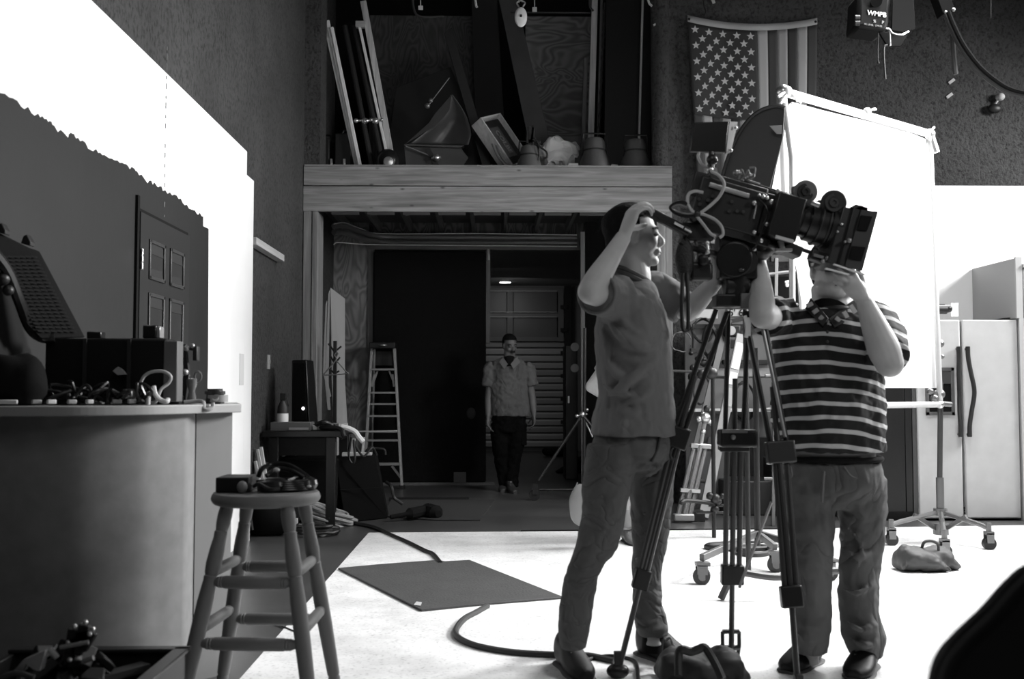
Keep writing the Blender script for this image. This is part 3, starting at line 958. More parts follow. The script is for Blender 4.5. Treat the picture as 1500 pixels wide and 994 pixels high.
# hanging things
def hang(px, py0, py1, Y, label):
    r = root('hanging_tag', P(px, py1, Y), label, 'tag', 'hanging tags above the loft')
    mk('string', B().cyl(P(px, -25, Y), P(px, py0, Y), .005, seg=5), PALE, r)
    mk('tag', B().bb(P(px-3.4, py1, Y), P(px+3.4, py0, Y-.02)), PALE, r, bevel=.004)
hang(616, 8, 15, 10.1, 'small pale square hanging on a string above the left plywood')
hang(783, 10, 18, 10.1, 'small pale square hanging on a string right of the pulley')
q = P(763, 25, 9.9)
r = root('pulley_block', (q.x, q.y, P(720, 41, 9.9).z), 'pale oval pulley block hanging above the loft', 'pulley')
mk('cheek', B().sph(q, (.062, .03, .10), seg=24, rings=14), g(.75, .4, key='pulley'), r)
mk('pin', B().cyl(q+V((0, -.045, 0)), q+V((0, .02, 0)), .012), BLK, r)
b = B().tube(crv([P(760, 10, 9.9), P(757, 4, 9.9), P(763, 1, 9.9), P(769, 4, 9.9), P(766, 10, 9.9)], 5), .008, 8)
b.cyl(P(760, 4, 9.9), P(757, -30, 9.9), .007).cyl(P(765, 3, 9.9), P(765, -30, 9.9), .007)
mk('hook', b, CHR, r)
cable('hanging_cable', 'dark cord hanging at the top left of the loft', [P(604, -20, 10.4), P(606, 12, 10.4), P(616, 24, 10.4), P(650, 24, 10.4)], .012, DK)
cable('hanging_cable', 'pale ended cord hanging above the middle of the loft', [P(694, -20, 10.2), P(697, 6, 10.2), P(699, 11, 10.2)], .012, PALE)
cable('hanging_cable', 'cord hanging over the pale upright stud', [P(864, -20, 10.2), P(864, 8, 10.2), P(869, 16, 10.2)], .012, DK)
cable('hanging_cable', 'cord end hanging at the right end of the loft', [P(948, -20, 10.2), P(950, 2, 10.2), P(955, 9, 10.2)], .012, PALE)
slanted('crossbar', 'thin dark bar across the top of the loft', 'bar', 748, 18, 865, 19, 10.6, 1.6, .03, DKM)

# ================= FLAG =================
FY = BY-.03
def fpt(u, v, off=0.0):
    # u across the header, v down the length (pixels at the wall)
    px = 1007 + 190*u + v*340*(.058*(1-u) - .035*u*v)
    sag = 12*4*u*(1-u)*.9
    py = 24 + 4*u + sag*(1-v*.5) + v*330
    p = P(px, py, FY - .02 - .012*sin(u*16+v*3) - .012*sin(v*9+u*5) - off)
    return p
fr = root('national_flag', P(1100, 350, FY), 'star spangled flag with vertical stripes hanging on the stucco wall', 'flag')
FD = g(.03, .8, bump=.2, bscale=25, key='flag_dark'); FR = g(.045, .8, key='flag_red'); FWH = g(.34, .8, key='flag_white')
NV = 40
for i in range(13):
    u0 = i/13; u1 = (i+1)/13
    v0 = .43 if i < 7 else .024
    m = FR if i % 2 == 0 else FWH
    b = B().grid(lambda a, c: fpt(u0+(u1-u0)*a, v0+(1-v0)*c), 4, NV)
    mk('stripe', b, m, fr, thick=.003)
b = B().grid(lambda a, c: fpt(7/13*a, .024+(.43-.024)*c), 24, 24)
mk('canton', b, FD, fr, thick=.003)
mk('header', B().grid(lambda a, c: fpt(a, -.006+.03*c), 30, 2), FWH, fr, thick=.006)
b = B()
for u in (.012, .988):
    b.lathe(fpt(u, .010, .004), (0, -1, 0), [(0, .014), (.004, .012)], 12)
mk('grommet', b, BLK, fr)
ns = 0
st = []
for row in range(11):
    n_ = 5 if row % 2 == 0 else 4
    for k in range(n_):
        cu = 7/13*((k*2+1)/10.0 + (0 if n_ == 5 else .1)); cv = .024+(.43-.024)*(row+.75)/11.5
        b = B(); vs = [fpt(cu, cv, .006)]
        ctr = vs[0]
        for j in range(10):
            a = pi/2 + j*pi/5
            rr_ = .043 if j % 2 == 0 else .0185
            q = ctr + V((cos(a)*rr_, 0, sin(a)*rr_))
            vs.append(q)
        b.add(vs, [(0, j+1, (j+1) % 10+1) for j in range(10)])
        st.append(b)
for b in st: mk('star', b, g(.5, .8, key='star'), fr, smooth=False)

# ================= HANGING LAMP, PIPES (upper right) =================
LY = 7.2
r = root('hanging_stage_lamp', P(1290, 30, LY), 'black stage lamp with white letters and flaps hanging upper right', 'lamp')
b = B().prism([P(1258, -12, LY), P(1256, 25, LY), P(1254, 40, LY), P(1300, 46, LY), P(1304, 30, LY), P(1306, -12, LY)], (0, .25, 0))
mk('housing', b, g(.006, .6, spec=.15, key='lamp_housing'), r, bevel=.03)
mk('flap', B().prism([P(1308, 0, LY-.02), P(1316, -12, LY), P(1338, -12, LY), P(1341, 42, LY), P(1322, 47, LY), P(1306, 44, LY)], (0, .02, 0)), g(.004, .7, spec=.1, key='flapb'), r, bevel=.003)
mk('flap', B().prism([P(1287, 46, LY+.02), P(1303, 47, LY), P(1303, 66, LY), P(1298, 64, LY)], (0, .02, 0)), g(.005, .7, spec=.1, key='flapb'), r, bevel=.003)
mk('flap', B().prism([P(1304, 47, LY+.02), P(1330, 50, LY), P(1320, 67, LY), P(1304, 68, LY)], (0, .02, 0)), g(.005, .7, spec=.1, key='flapb'), r, bevel=.003)
b = B().tube(crv([P(1298, 42, LY-.03), P(1303, 43, LY-.03), P(1308, 49, LY-.04), P(1320, 51, LY-.04), P(1331, 46, LY-.03)], 4), .006, 6).tube([P(1303, 43, LY-.03), P(1304, 67, LY-.03)], .007, 6)
mk('flap_wire', b, CHR, r)
xd = (P(1296, 21.5, LY-.01)-P(1272, 18, LY-.01)); 
lettering('WMPB', .048, P(1284.5, 20.5, LY-.006), xd, V((0.12, 0, 1)), g(.8, .5, key='letter'), r)
lettering('%     P', .03, P(1287, 32, LY-.006), xd, V((0.12, 0, 1)), g(.3, .5, key='letter2'), r)
lettering('HL LEVEL  OMNIS', .017, P(1279, 37, LY-.006), xd, V((0.12, 0, 1)), g(.2, .5, key='letter3'), r)
mk('knob', B().cyl(P(1252, 26, LY), P(1259, 26, LY), .02).cyl(P(1252, 34, LY), P(1259, 34, LY), .02), BLK, r)
mk('socket', B().cyl(P(1284, 2, LY-.04), P(1284, 2, LY), .04).sph(P(1288, 6, LY-.03), .008), BLKS, r)
mk('yoke', B().bar(P(1275, -10, LY+.1), P(1285, -60, LY+.1), .02, .05), BLK, r)
mk('tail_cord', B().tube(crv([P(1287, 48, LY), P(1286, 70, LY), P(1286, 88, LY), P(1287, 93, LY)], 4), [.004]*9+[.008]*4, 6), BLK, r)
mk('tail_cord', B().tube(crv([P(1300, 66, LY), P(1295, 69, LY), P(1295, 90, LY), P(1297, 116, LY)], 4), .007, 6), BLK, r)
q0 = P(1371, -20, 7.6); q1 = P(1386, 22, 7.6)
r = root('hanging_pipe', q1, 'black square pipe end hanging from the grid upper right', 'pipe')
mk('pipe', B().bar(q0, q1, .11, .1, side=(0, 1, 0)), g(.004, .7, spec=.1, key='pipe_b'), r, bevel=.005)
mk('end_bolt', B().sph(q1+V((.03, -.06, .02)), .015).sph(q1+V((-.03, -.06, .0)), .012), CHR, r)
cpx = [(1386, 20), (1394, 40), (1408, 68), (1430, 98), (1455, 120), (1480, 134), (1520, 142)]
cable('power_cable', 'thick grey cable curving down right from the hanging pipe', [P(x, y, 7.55) for x, y in cpx], .026, g(.05, .5, spec=.3, key='cableg'))
cable('power_cable', 'thick black cable curving beside the grey one from the hanging pipe', [P(x+3, y-3, 7.5) for x, y in cpx], .018, BLKM)
cable('cloth_strap', 'dark strap hanging straight down from the hanging pipe end', [P(1395, 40, 7.6), P(1397, 80, 7.6), P(1400, 109, 7.6)], .02, g(.03, key='strap'))
for (x, y, lb) in ((1394, 119, 'upper'), (1391, 140, 'lower')):
    one('paper_scrap', '%s small pale scrap stuck on the dark stucco wall upper right' % lb, 'scrap', B().bar(P(x-4, y+3, BY-.01), P(x+4, y-3, BY-.01), .01, .03), PALE, 'scraps on the back wall')
q = P(1465, 142, BY-.05)
r = root('wall_spotlight', q+V((0, .04, -.1)), 'small pale and black fixture on the upper right stucco wall', 'lamp')
mk('bracket', B().sph(q, (.045, .05, .04)).cyl(q, q+V((-.05, .03, -.08)), .012), PALE, r)
mk('head', B().sph(q+V((-.06, .0, -.12)), (.07, .04, .05)), BLK, r)
cable('hanging_wire', 'thin wire with a dark end hanging at the far upper right', [P(1451, -20, 8.5), P(1451, 18, 8.5), P(1451, 26, 8.5)], .008, BLK)
cable('hanging_wire', 'thin wire with a small hook hanging above the flag', [P(1031, -20, 9.8), P(1031, 6, 9.8), P(1034, 16, 9.8), P(1032, 22, 9.8), P(1029, 20, 9.8)], .008, BLK)
one('paper_scrap', 'small pale scrap near the top edge left of the flag stripes', 'scrap', B().bar(P(1043, -3, BY-.01), P(1046, 5, BY-.01), .01, .03), PALE)
one('paper_scrap', 'small pale chip at the top right corner of the loft', 'scrap', B().bar(P(957, 37, BY-.01), P(962, 35, BY-.01), .01, .02), PALE)

# ================= PASSAGE THINGS =================
# ladder
LYd = 11.9
AL = g(.38, .4, .5, key='ladder_alu')
r = root('step_ladder', PF(565, 712), 'silver step ladder standing before the black sliding door', 'ladder')
Yt = LYd+.1
tL = P(545, 508, Yt); tR = P(578, 508, Yt); bR = P(589, 711, LYd-.15); bL = P(533, 707, LYd-.15)
bR.z = 0; bL.z = 0
mk('side_rail', B().bar(tL, bL, .03, .065, side=(1, 0, 0)), AL, r, bevel=.003)
mk('side_rail', B().bar(tR, bR, .03, .065, side=(1, 0, 0)), AL, r, bevel=.003)
def onrail(a, c, py):
    lo = 0; hi = 1
    for _ in range(30):
        m = (lo+hi)/2; q = a.lerp(c, m)
        Yq = q.y; pz_ = P(720, py, Yq).z
        if q.z > pz_: lo = m
        else: hi = m
    return a.lerp(c, lo)
for py in (541, 575, 591.5, 609, 632, 644.5):
    a = onrail(tL, bL, py); c = onrail(tR, bR, py)
    mk('step', B().bar(a, c, .08 if py not in (591.5, 632) else .03, .022, side=(0, 1, 0)), AL, r, bevel=.002)
a = onrail(tL, bL, 679); c = onrail(tR, bR, 679)
mk('step', B().bar(a, c, .08, .03, side=(0, 1, 0)), AL, r, bevel=.002)
mk('top_cap', B().bb(tL+V((-.02, -.14, -.02)), tR+V((.02, .16, .05))), BLK, r, bevel=.01)
q = P(561, 506, Yt-.15); mk('cap_tray', B().lathe(q+V((0, 0, .0)), (0, 0, 1), [(0, .05), (.01, .05)], 12), ALU, r)
bL2 = V((bL.x+.03, LYd+.75, 0)); bR2 = V((bR.x-.03, LYd+.35, 0))
bL2.y = LYd+.33
mk('rear_rail', B().bar(tL+V((.02, .1, 0)), bL2, .02, .035, side=(1, 0, 0)), AL, r)
mk('rear_rail', B().bar(tR+V((-.02, .1, 0)), bR2, .02, .035, side=(1, 0, 0)), AL, r)
b = B().bar(P(548, 548, Yt-.05), P(545, 566, Yt-.05), .012, .02).bar(P(575, 548, Yt-.05), P(577, 566, Yt-.05), .012, .02).bar(P(545, 566, Yt), P(553, 543, Yt), .012, .02).bar(P(577, 560, Yt), P(570, 543, Yt), .012, .02)
mk('spreader', b, AL, r)
mk('foot_brace', B().bar(P(574, 682, LYd-.12), P(587, 699, LYd-.14), .012, .025), CHR, r)
b = B()
for q in (bR, bL): b.bb(q+V((-.03, -.04, 0)), q+V((.03, .04, .04)))
mk('foot', b, BLK, r)
lb = P(561, 541, Yt-.08)
q = P(561, 524, Yt-.1)
mk('back_panel', B().bb(P(549, 535, Yt+.12), P(575, 514, Yt+.13)), BLK, r)

# leaning white panels
PNL = g(.26, .5, key='panel')
gp = 'pale panels leaning at the left of the passage'
lab = ['front pale panel with a slanted top leaning behind the coat rack', 'thin panel edge just behind the front pale panel', 'rear dark edged panel of the three leaning behind the coat rack']
for i, pts in enumerate(([(484, 421), (505, 437), (505, 560), (515, 724), (494, 724), (486, 560)],)):
    b = B().prism([P(x, y, 10.9+(.25 if x > 500 else 0)) for x, y in pts], (0, .02, 0))
    one('flat_panel', lab[0], 'panel', b, PNL, gp, smooth=False)
one('flat_panel', lab[1], 'panel', B().prism([P(481, 430, 10.8), P(483, 424, 10.8), P(481, 560, 10.8), P(484, 600, 10.8), P(480, 600, 10.8), P(476, 560, 10.8)], (0, .015, 0)), g(.3, key='pe'), gp, smooth=False)
one('flat_panel', lab[2], 'panel', B().prism([P(477, 445, 10.75), P(479, 440, 10.75), P(476, 545, 10.75), P(485, 580, 10.75), P(482, 582, 10.75), P(473, 545, 10.75)], (0, .015, 0)), g(.3, key='pe'), gp, smooth=False)
# coat rack
q = PF(491, 745)
CY = 10.3
r = root('coat_stand', V((P(491, 600, CY).x, CY, 0)), 'black coat stand with short hooks beside the pale panels', 'coat stand')
mk('post', B().bar(V((P(491, 600, CY).x, CY, 0)), P(491, 499, CY), .035, .035), BLK, r, bevel=.004)
b = B()
for (x0, y0, x1, y1) in ((490, 515, 500, 507), (490, 515, 481, 503), (491, 532, 498, 523), (490, 531, 483, 520), (490, 547, 497, 543), (490, 547, 482, 539)):
    b.cyl(P(x0, y0, CY), P(x1, y1, CY), .009)
mk('hook', b, BLK, r)
b = B().tube(crv([P(493, 521, CY-.04), P(495, 518, CY-.04), P(493, 516, CY-.04), P(490, 520, CY-.04), P(492, 527, CY-.04), P(476, 546, CY-.04), P(476, 549, CY-.04), P(508, 547, CY-.04), P(506, 543, CY-.04), P(492, 527, CY-.04)], 4), .007, 6)
one('coat_hanger', 'pale wire hanger hanging on the black coat stand', 'hanger', b, g(.12, .4, key='hanger'))
b = B()
for k in range(4):
    a = k*pi/2+.4
    b.bar(V((P(491, 600, CY).x, CY, .06)), V((P(491, 600, CY).x+.22*cos(a), CY+.22*sin(a), .0)), .03, .03)
mk('foot', b, BLK, r)
# table
TY0 = 8.45; TY1 = 9.3
ztab = P(720, 631, TY0).z
a = P(383, 631, TY0); c = P(500, 631, TY0)
r = root('side_table', ((a.x+c.x)/2, 8.9, 0), 'dark wooden side table against the left stucco wall', 'table')
WD = g(.008, .35, key='dark_wood')
a.x = max(a.x, WX+.02)
mk('tabletop', B().bb((a.x, TY0, ztab-.05), (c.x, TY1, ztab)), WD, r, bevel=.006)
mk('apron', B().bb((a.x+.06, TY0+.04, ztab-.2), (c.x-.08, TY0+.07, ztab-.05)), g(.005, .5, spec=.2, key='apron'), r)
for x in (a.x+.05, c.x-.13):
    for y in (TY0+.03, TY1-.1):
        mk('leg', B().bb((x, y, 0), (x+.08, y+.07, ztab-.05)), WD, r, bevel=.004)
# speaker
a = P(428, 612, 8.78); c = P(455, 526, 8.78)
r = root('speaker_tower', ((a.x+c.x)/2, 8.88, ztab), 'tall black speaker with a small lit spot standing on the side table', 'speaker')
zt1 = P(720, 527, 8.78).z
pts = [V((P(428, 570, 8.78).x, 8.78, ztab)), V((P(457, 570, 8.78).x, 8.7, ztab)), V((P(463, 570, 8.88).x, 9.03, ztab)), V((P(430, 570, 8.98).x, 9.03, ztab))]
b = B()
tp_ = [V((P(427, 570, 8.78).x, 8.78, zt1)), V((P(450, 570, 8.78).x, 8.73, zt1)), V((P(456, 570, 8.88).x, 8.98, zt1)), V((P(429, 570, 8.98).x, 8.98, zt1))]
b.add(pts+tp_, [(0, 3, 2, 1), (4, 5, 6, 7), (0, 1, 5, 4), (1, 2, 6, 5), (2, 3, 7, 6), (3, 0, 4, 7)])
mk('cabinet', b, g(.01, .3, key='spk'), r, bevel=.01)
mk('led', B().sph(P(444, 598, 8.68), .014), emit(2.0), r)
mk('front_grille', B().prism([V(pts[0])+V((.02, -.012, .03)), V(pts[1])+V((-.02, -.012, .03)), V(tp_[1])+V((-.015, -.012, -.03)), V(tp_[0])+V((.015, -.012, -.03))], (0, -.008, 0)), BLKM, r)
# bottle
q = P(414, 612, 8.68); q.z = ztab
r = root('spray_bottle', q, 'dark bottle with a white label on the side table, left of the speaker', 'bottle')
mk('bottle', B().lathe(q, (0, 0, 1), [(0, .046), (.15, .046), (.2, .04), (.25, .018)], 18), DK, r)
mk('label', B().lathe(q+V((0, 0, .02)), (0, 0, 1), [(0, .048), (.12, .048)], 18), g(.8, key='lab'), r)
mk('trigger', B().bb(q+V((-.02, -.02, .25)), q+V((.03, .02, .31))).bar(q+V((.03, 0, .28)), q+V((.05, 0, .2)), .01, .01), BLK, r, bevel=.003)
# box & mess on table
a = P(396, 628, 8.53); c = P(430, 612, 8.53)
one('cardboard_box', 'low brown box at the left end of the side table', 'box', B().bb((max(a.x, WX+.03), 8.53, ztab), (P(455, 570, 8.53).x, 8.73, ztab+.07)), g(.1, .7, key='card'), bevel=.003)
for i in range(5):
    x = P(440+i*11, 570, 8.58).x; z = ztab+.005
    y = 8.5 + .03*i
    nm = ['flattest pale book on the side table, left of the pile', 'grey magazine on the side table below the speaker', 'pale magazine with a white edge on the side table', 'dark folder sliding to the right end of the side table', 'small stack of papers at the right end of the side table'][i]
    one('magazine', nm, 'magazine', B().box((x, y+.12, z+.012+.004*i), (.16, .2, .02+.006*i), Matrix.Rotation(.3*i, 3, 'Z')), g([.3, .1, .45, .02, .3][i], .5, key='mag'), 'magazines on the side table')
cable('cable_tangle', 'black cable heap at the right end of the side table', [P(463, 622, 8.58), P(475, 618, 8.53), P(488, 624, 8.58), P(497, 634, 8.48), P(500, 640, 8.48), P(488, 628, 8.53), P(470, 626, 8.58), P(498, 628, 8.48), P(505, 640, 8.43)], .02, BLK)
b = B().tube(crv([P(500, 625, 8.58), P(510, 627, 8.58), P(520, 632, 8.58), P(526, 640, 8.58), P(532, 647, 8.58)], 4), .022, 8)
one('white_hose', 'white curved hose bent down beside the ladder', 'hose', b, g(.7, .4, key='hose'))
slanted('metal_bar', 'thin silver bar sticking out right from the side table', 'bar', 500, 632, 582, 631, 8.88, 2.2, .02, ALU)
one('shade_block', 'black block added for the darkness under the side table', 'box', B().bb((WX+.05, 8.8, 0), (P(495, 570, 8.8).x, 9.3, ztab-.25)), BLKM, bevel=.02)  # added block, its black stands in for shade below the tabletop
one('shade_block_rear', 'black block added for the darkness behind the side table', 'case', B().bb((WX+.02, 9.5, 0), (P(470, 570, 9.5).x, 9.8, ztab-.1)), BLKM, bevel=.02)  # added block keeping the lit post dark behind the table
# black case and white thing on it
cY = 8.55
a = PF(500, 764); 
pts = [(490, 668), (551, 668), (567, 757), (505, 766)]
b = B()
f4 = [P(490, 669, cY+.35), P(551, 667, cY+.3), PF(568, 759), PF(505, 766)]
bk = [q+V((-.02, .28, 0)) for q in f4]
b.add(f4+bk, [(0, 1, 2, 3), (7, 6, 5, 4), (0, 4, 5, 1), (1, 5, 6, 2), (2, 6, 7, 3), (3, 7, 4, 0)])
r = root('equipment_case', V(((f4[2].x+f4[3].x)/2, f4[2].y, 0)), 'tall black equipment case leaning below the side table', 'case')
mk('body', b, g(.004, .8, spec=.12, key='caseb'), r, bevel=.012)
mk('seam', B().bar(f4[0].lerp(f4[3], .5)+V((0, -.006, 0)), f4[1].lerp(f4[2], .5)+V((0, -.006, 0)), .01, .006), BLKM, r)
mk('strap', B().tube(crv([P(566, 706, 8.7), P(573, 712, 8.6), P(577, 728, 8.6), P(584, 734, 8.6), P(590, 738, 8.6)], 5), .014), BLK, r)
mk('handle', B().tube(crv([f4[1]+V((-.1, .1, 0)), f4[1]+V((-.08, .1, .05)), f4[1]+V((.05, .1, .05)), f4[1]+V((.07, .1, 0))], 4), .012), BLK, r)
one('white_tray', 'thin white tray lying on top of the black equipment case', 'tray', B().bb(f4[0]+V((.06, .02, .003)), f4[1]+V((-.05, .15, .022))), g(.7, .5, key='tray'), bevel=.003)
q = P(515, 668, 8.95)
one('white_stand', 'small white upright stand on the tray behind hanging cords', 'stand', B().bar(P(516, 664, 8.95), P(518, 642, 8.95), .03, .03).bar(P(531, 666, 8.95), P(533, 640, 8.95), .02, .02), g(.6, key='ws'))
cable('hanging_cable', 'black cord looping over the front of the equipment case', [P(515, 640, 8.8), P(511, 660, 8.8), P(512, 673, 8.75), P(517, 678, 8.75), P(520, 670, 8.75), P(518, 645, 8.8), P(522, 655, 8.8), P(533, 668, 8.8), P(545, 655, 8.85), P(552, 666, 8.9)], .01, BLK)
# rolled cable coil
def coil(label, c, R1, R2, n_, r_, mat, tilt=None, jit=.02, group=None, name='cable_coil'):
    rj = random.Random(hash(label) % 1000 if False else len(label))
    pts = []
    for i in range(n_*12):
        a = 2*pi*i/12
        k = 1 + rj.uniform(-jit, jit)*3
        q = V((R1*cos(a)*k, R2*sin(a)*k, r_ + (i/12)*r_*1.5*.8+rj.uniform(0, r_)))
        if tilt: q = tilt @ q
        pts.append(V(c)+q)
    return one(name, label, 'cable', B().tube(crv(pts, 3), r_, 7), mat, group)
cf = PF(480, 772)
coil('heap of coiled pale grey cable on the floor behind the stool', cf+V((-.05, .15, 0)), .22, .14, 7, .014, g(.28, .5, key='coilg'), Matrix.Rotation(radians(18), 3, 'Y'), .06)
coil('small coil of black cable on the floor before the pale coil', PF(462, 785)+V((0, .02, 0)), .16, .1, 4, .013, BLK, None, .05)
one('white_plug', 'white round plug lying at the end of the black cable coil', 'plug', B().sph(PF(473, 786)+V((0, 0, .025)), (.03, .03, .025)), g(.7, key='plug'))
# backpack
q = PF(391, 786)
bp = lumpy(B().sph(q+V((0, .12, .17)), (.22, .15, .2), seg=24, rings=14), .04, 5, 4)
for i, p_ in enumerate(bp.v):
    if p_.z < .004: bp.v[i].z = .004
r = root('backpack', q, 'black backpack slumped on the floor behind the stool', 'bag')
mk('body', bp, BLKM, r)
mk('strap', B().tube(crv([q+V((-.1, -.02, .3)), q+V((-.12, -.06, .2)), q+V((-.1, -.06, .06))], 4), .015), BLK, r)
mk('zip_tag', B().bar(q+V((-.06, -.06, .29)), q+V((-.02, -.06, .31)), .012, .008), CHR, r)
mk('buckle', B().bb(q+V((.2, .0, .1)), q+V((.23, .03, .14))), g(.5, key='buck'), r)
# sticks
gs = 'pale sticks leaning by the white set wall'
for i, (x0, y0, x1, y1) in enumerate(((371, 675, 380, 700), (373, 658, 384, 694), (377, 655, 388, 693))):
    a = P(x0+3, y0, 8.22); c = P(x1+14, y1+75, 8.2); c.z = .015; a.y = 8.22+.03*i
    one('leaning_stick', ['shortest pale stick leaning lowest against the wall', 'middle pale stick leaning by the white set wall', 'tallest pale stick leaning right of the others by the wall'][i], 'stick', B().bar(a, c, .025, .025), g(.5, .5, key='stick'), gs, bevel=.004)
# mats in the passage
a = [PF(575, 729), PF(725, 733), PF(703, 763), PF(640, 763), PF(560, 757)]
one('floor_mat', 'dark coarse mat on the concrete before the black door', 'mat', B().prism([q+V((0, 0, .001)) for q in a], (0, 0, .012)), g(.02, .9, bump=.5, bscale=90, key='mat'))
one('mat_edging', 'raised black rubber bar along the far edge of the dark mat', 'bar', B().bar(PF(570, 730, .02), PF(687, 730, .02), .05, .025), BLK)
b = B().tube(crv([PF(572, 757, .04), PF(600, 752, .06), PF(625, 748, .06), PF(642, 752, .05)], 5), [.02]*5+[.05]*5+[.07]*5+[.03], 10)
one('black_bundle', 'black rolled cloth bundle on the edge of the dark mat', 'cloth', b, BLKM)
# rolling stand with pole left of man
r = root('rolling_stand', PF(850, 725), 'black rolling light stand with sloping legs, left of the man in the plain polo', 'stand')
RY_ = 10.6
kn = P(853, 607, RY_)
mk('pole', B().cyl(V((P(855, 570, RY_).x, RY_, .16)), P(857, 480, RY_), .018), DKM, r)
for (x1, y1) in ((783, 722), (930, 724)):
    e = P(x1, y1, RY_-.1); 
    mk('leg', B().tube([kn, V((e.x+.04 if x1 < 850 else e.x, e.y, .2))], .016, 8), DKM, r)
    mk('caster', B().cyl(V((e.x, e.y-.02, .055)), V((e.x, e.y+.02, .055)), .055, seg=16).bb(V((e.x-.02, e.y-.03, .06)), V((e.x+.03, e.y+.03, .17))), BLK, r)
mk('cross_bar', B().cyl(P(790, 717, RY_), P(925, 717, RY_), .014), DKM, r)
b = B().sph(kn, .035).sph(P(845, 609, RY_), .02).sph(P(860, 600, RY_), .018).cyl(P(845, 609, RY_), P(860, 606, RY_), .01)
mk('clamp', b, CHR, r)
mk('brace', B().cyl(kn, P(868, 640, RY_), .01).cyl(P(841, 722, RY_), P(846, 706, RY_), .01), CHR, r)
# dark things right of garage door
a = P(836, 505, 12.9); 
r = root('wall_rack', P(836, 690, 12.9), 'tall black case with round pale discs standing in the doorway', 'case')
mk('body', B().bb((P(828, 570, 12.9).x, 12.9, 0), (P(846, 570, 12.9).x, 13.3, P(720, 505, 12.9).z)), BLK, r, bevel=.01)
for y in (508, 539):
    mk('disc', B().lathe(P(842, y, 12.89), (0, -1, 0), [(0, .055), (.01, .05)], 18), g(.45, key='disc'), r)
mk('hook', B().bar(P(833, 580, 12.88), P(833, 590, 12.88), .02, .02), CHR, r)
one('black_bag', 'black bag lying on the floor of the far room beside the door track', 'bag', lumpy(B().sph(PF(820, 668)+V((0, 0, .07)), (.3, .15, .08), seg=20, rings=10), .05, 5, 1), BLKM)
q = PF(838, 693)
one('black_wedge', 'black wedge shaped bag on the floor before the upright post', 'bag', B().prism([q+V((-.22, 0, 0)), q+V((.2, 0, 0)), q+V((.2, 0, .22)), q+V((.1, 0, .2))], (0, .3, 0)), BLKM, bevel=.02)
# ================= RIGHT SIDE: KITCHEN SET =================
FYf = 8.8
fx0 = P(1343.5, 620, FYf).x; fx1 = P(1494, 620, FYf).x; fxm = P(1411, 620, FYf).x
fzt = P(1420, 468, FYf).z; fzb = P(1420, 759, FYf).z
FRM = g(.50, .45, bump=.04, bscale=120, var=.05, vscale=8, key='fridge_steel')
r = root('refrigerator', ((fx0+fx1)/2, FYf+.35, 0), 'large two door refrigerator with long dark handles on the right', 'refrigerator')
mk('body', B().bb((fx0, FYf+.06, .04), (fx1, FYf+.74, fzt-.01)), g(.12, .5, key='fr_side'), r, bevel=.006)
for x0, x1, n_ in ((fx0, fxm-.008, 'l'), (fxm+.008, fx1, 'r')):
    dr = mk('door', B().bb((x0+.002, FYf, fzb), (x1-.002, FYf+.055, fzt)), FRM, r, bevel=.012)
    hx = fxm-.04 if n_ == 'l' else fxm+.04
    zt_h = P(720, 507, FYf).z; zb_h = P(720, 640, FYf).z
    pts = [V((hx, FYf-.035, zt_h)), V((hx, FYf-.035, zt_h-.13))]
    b = B().tube(crv([(hx, FYf-.03, zt_h), (hx, FYf-.035, zt_h-.1), (hx+(-.012 if n_ == 'l' else .012), FYf-.05, zt_h-.22), (hx+(-.02 if n_ == 'l' else .03), FYf-.07, (zt_h+zb_h)/2), (hx+(-.012 if n_ == 'l' else .012), FYf-.05, zb_h+.22), (hx, FYf-.035, zb_h+.1), (hx, FYf-.03, zb_h)], 5), .019, 10)
    for z in (zt_h-.02, zb_h+.02): b.cyl((hx, FYf-.03, z), (hx, FYf+.01, z), .014)
    mk('handle', b, g(.02, .35, key='handle'), dr, nofix=False)
    if n_ == 'l':
        a = P(1356, 608, FYf); c = P(1397, 538, FYf)
        b = B()
        x0_, x1_, z0_, z1_ = a.x, c.x, a.z, c.z
        for (p, q) in (((x0_, z0_), (x1_, z0_+.03)), ((x0_, z1_-.03), (x1_, z1_)), ((x0_, z0_), (x0_+.03, z1_)), ((x1_-.03, z0_), (x1_, z1_))):
            b.bb((p[0], FYf-.012, p[1]), (q[0], FYf+.002, q[1]))
        mk('dispenser_frame', b, g(.1, .4, key='disp'), dr, bevel=.003)
        mk('dispenser_recess', B().bb((x0_+.03, FYf-.003, z0_+.03), (x1_-.03, FYf+.001, z1_-.14)), BLKM, dr)
        mk('dispenser_panel', B().bb((x0_+.03, FYf-.008, z1_-.14), (x1_-.03, FYf+.001, z1_-.03)), g(.07, .3, key='disp2'), dr)
b = B()
for k in range(4): b.bb((fx0+.02, FYf+.02-.004*(k % 2), .035+.022*k), (fx1-.02, FYf+.05, .05+.022*k))
b.bb((fx0+.02, FYf+.045, .01), (fx1-.02, FYf+.07, fzb-.01))
mk('toe_grille', b, BLK, r)
mk('foot', B().bb((fx0+.03, FYf+.08, 0), (fx0+.08, FYf+.13, .04)).bb((fx1-.08, FYf+.08, 0), (fx1-.03, FYf+.13, .04)).bb((fx0+.03, FYf+.6, 0), (fx0+.08, FYf+.65, .04)).bb((fx1-.08, FYf+.6, 0), (fx1-.03, FYf+.65, .04)), BLK, r)
mk('badge', B().lathe(P(1381, 522, FYf-.002), (0, -1, 0), [(0, .012), (.003, .01)], 14), g(.2, key='bdg'), r)
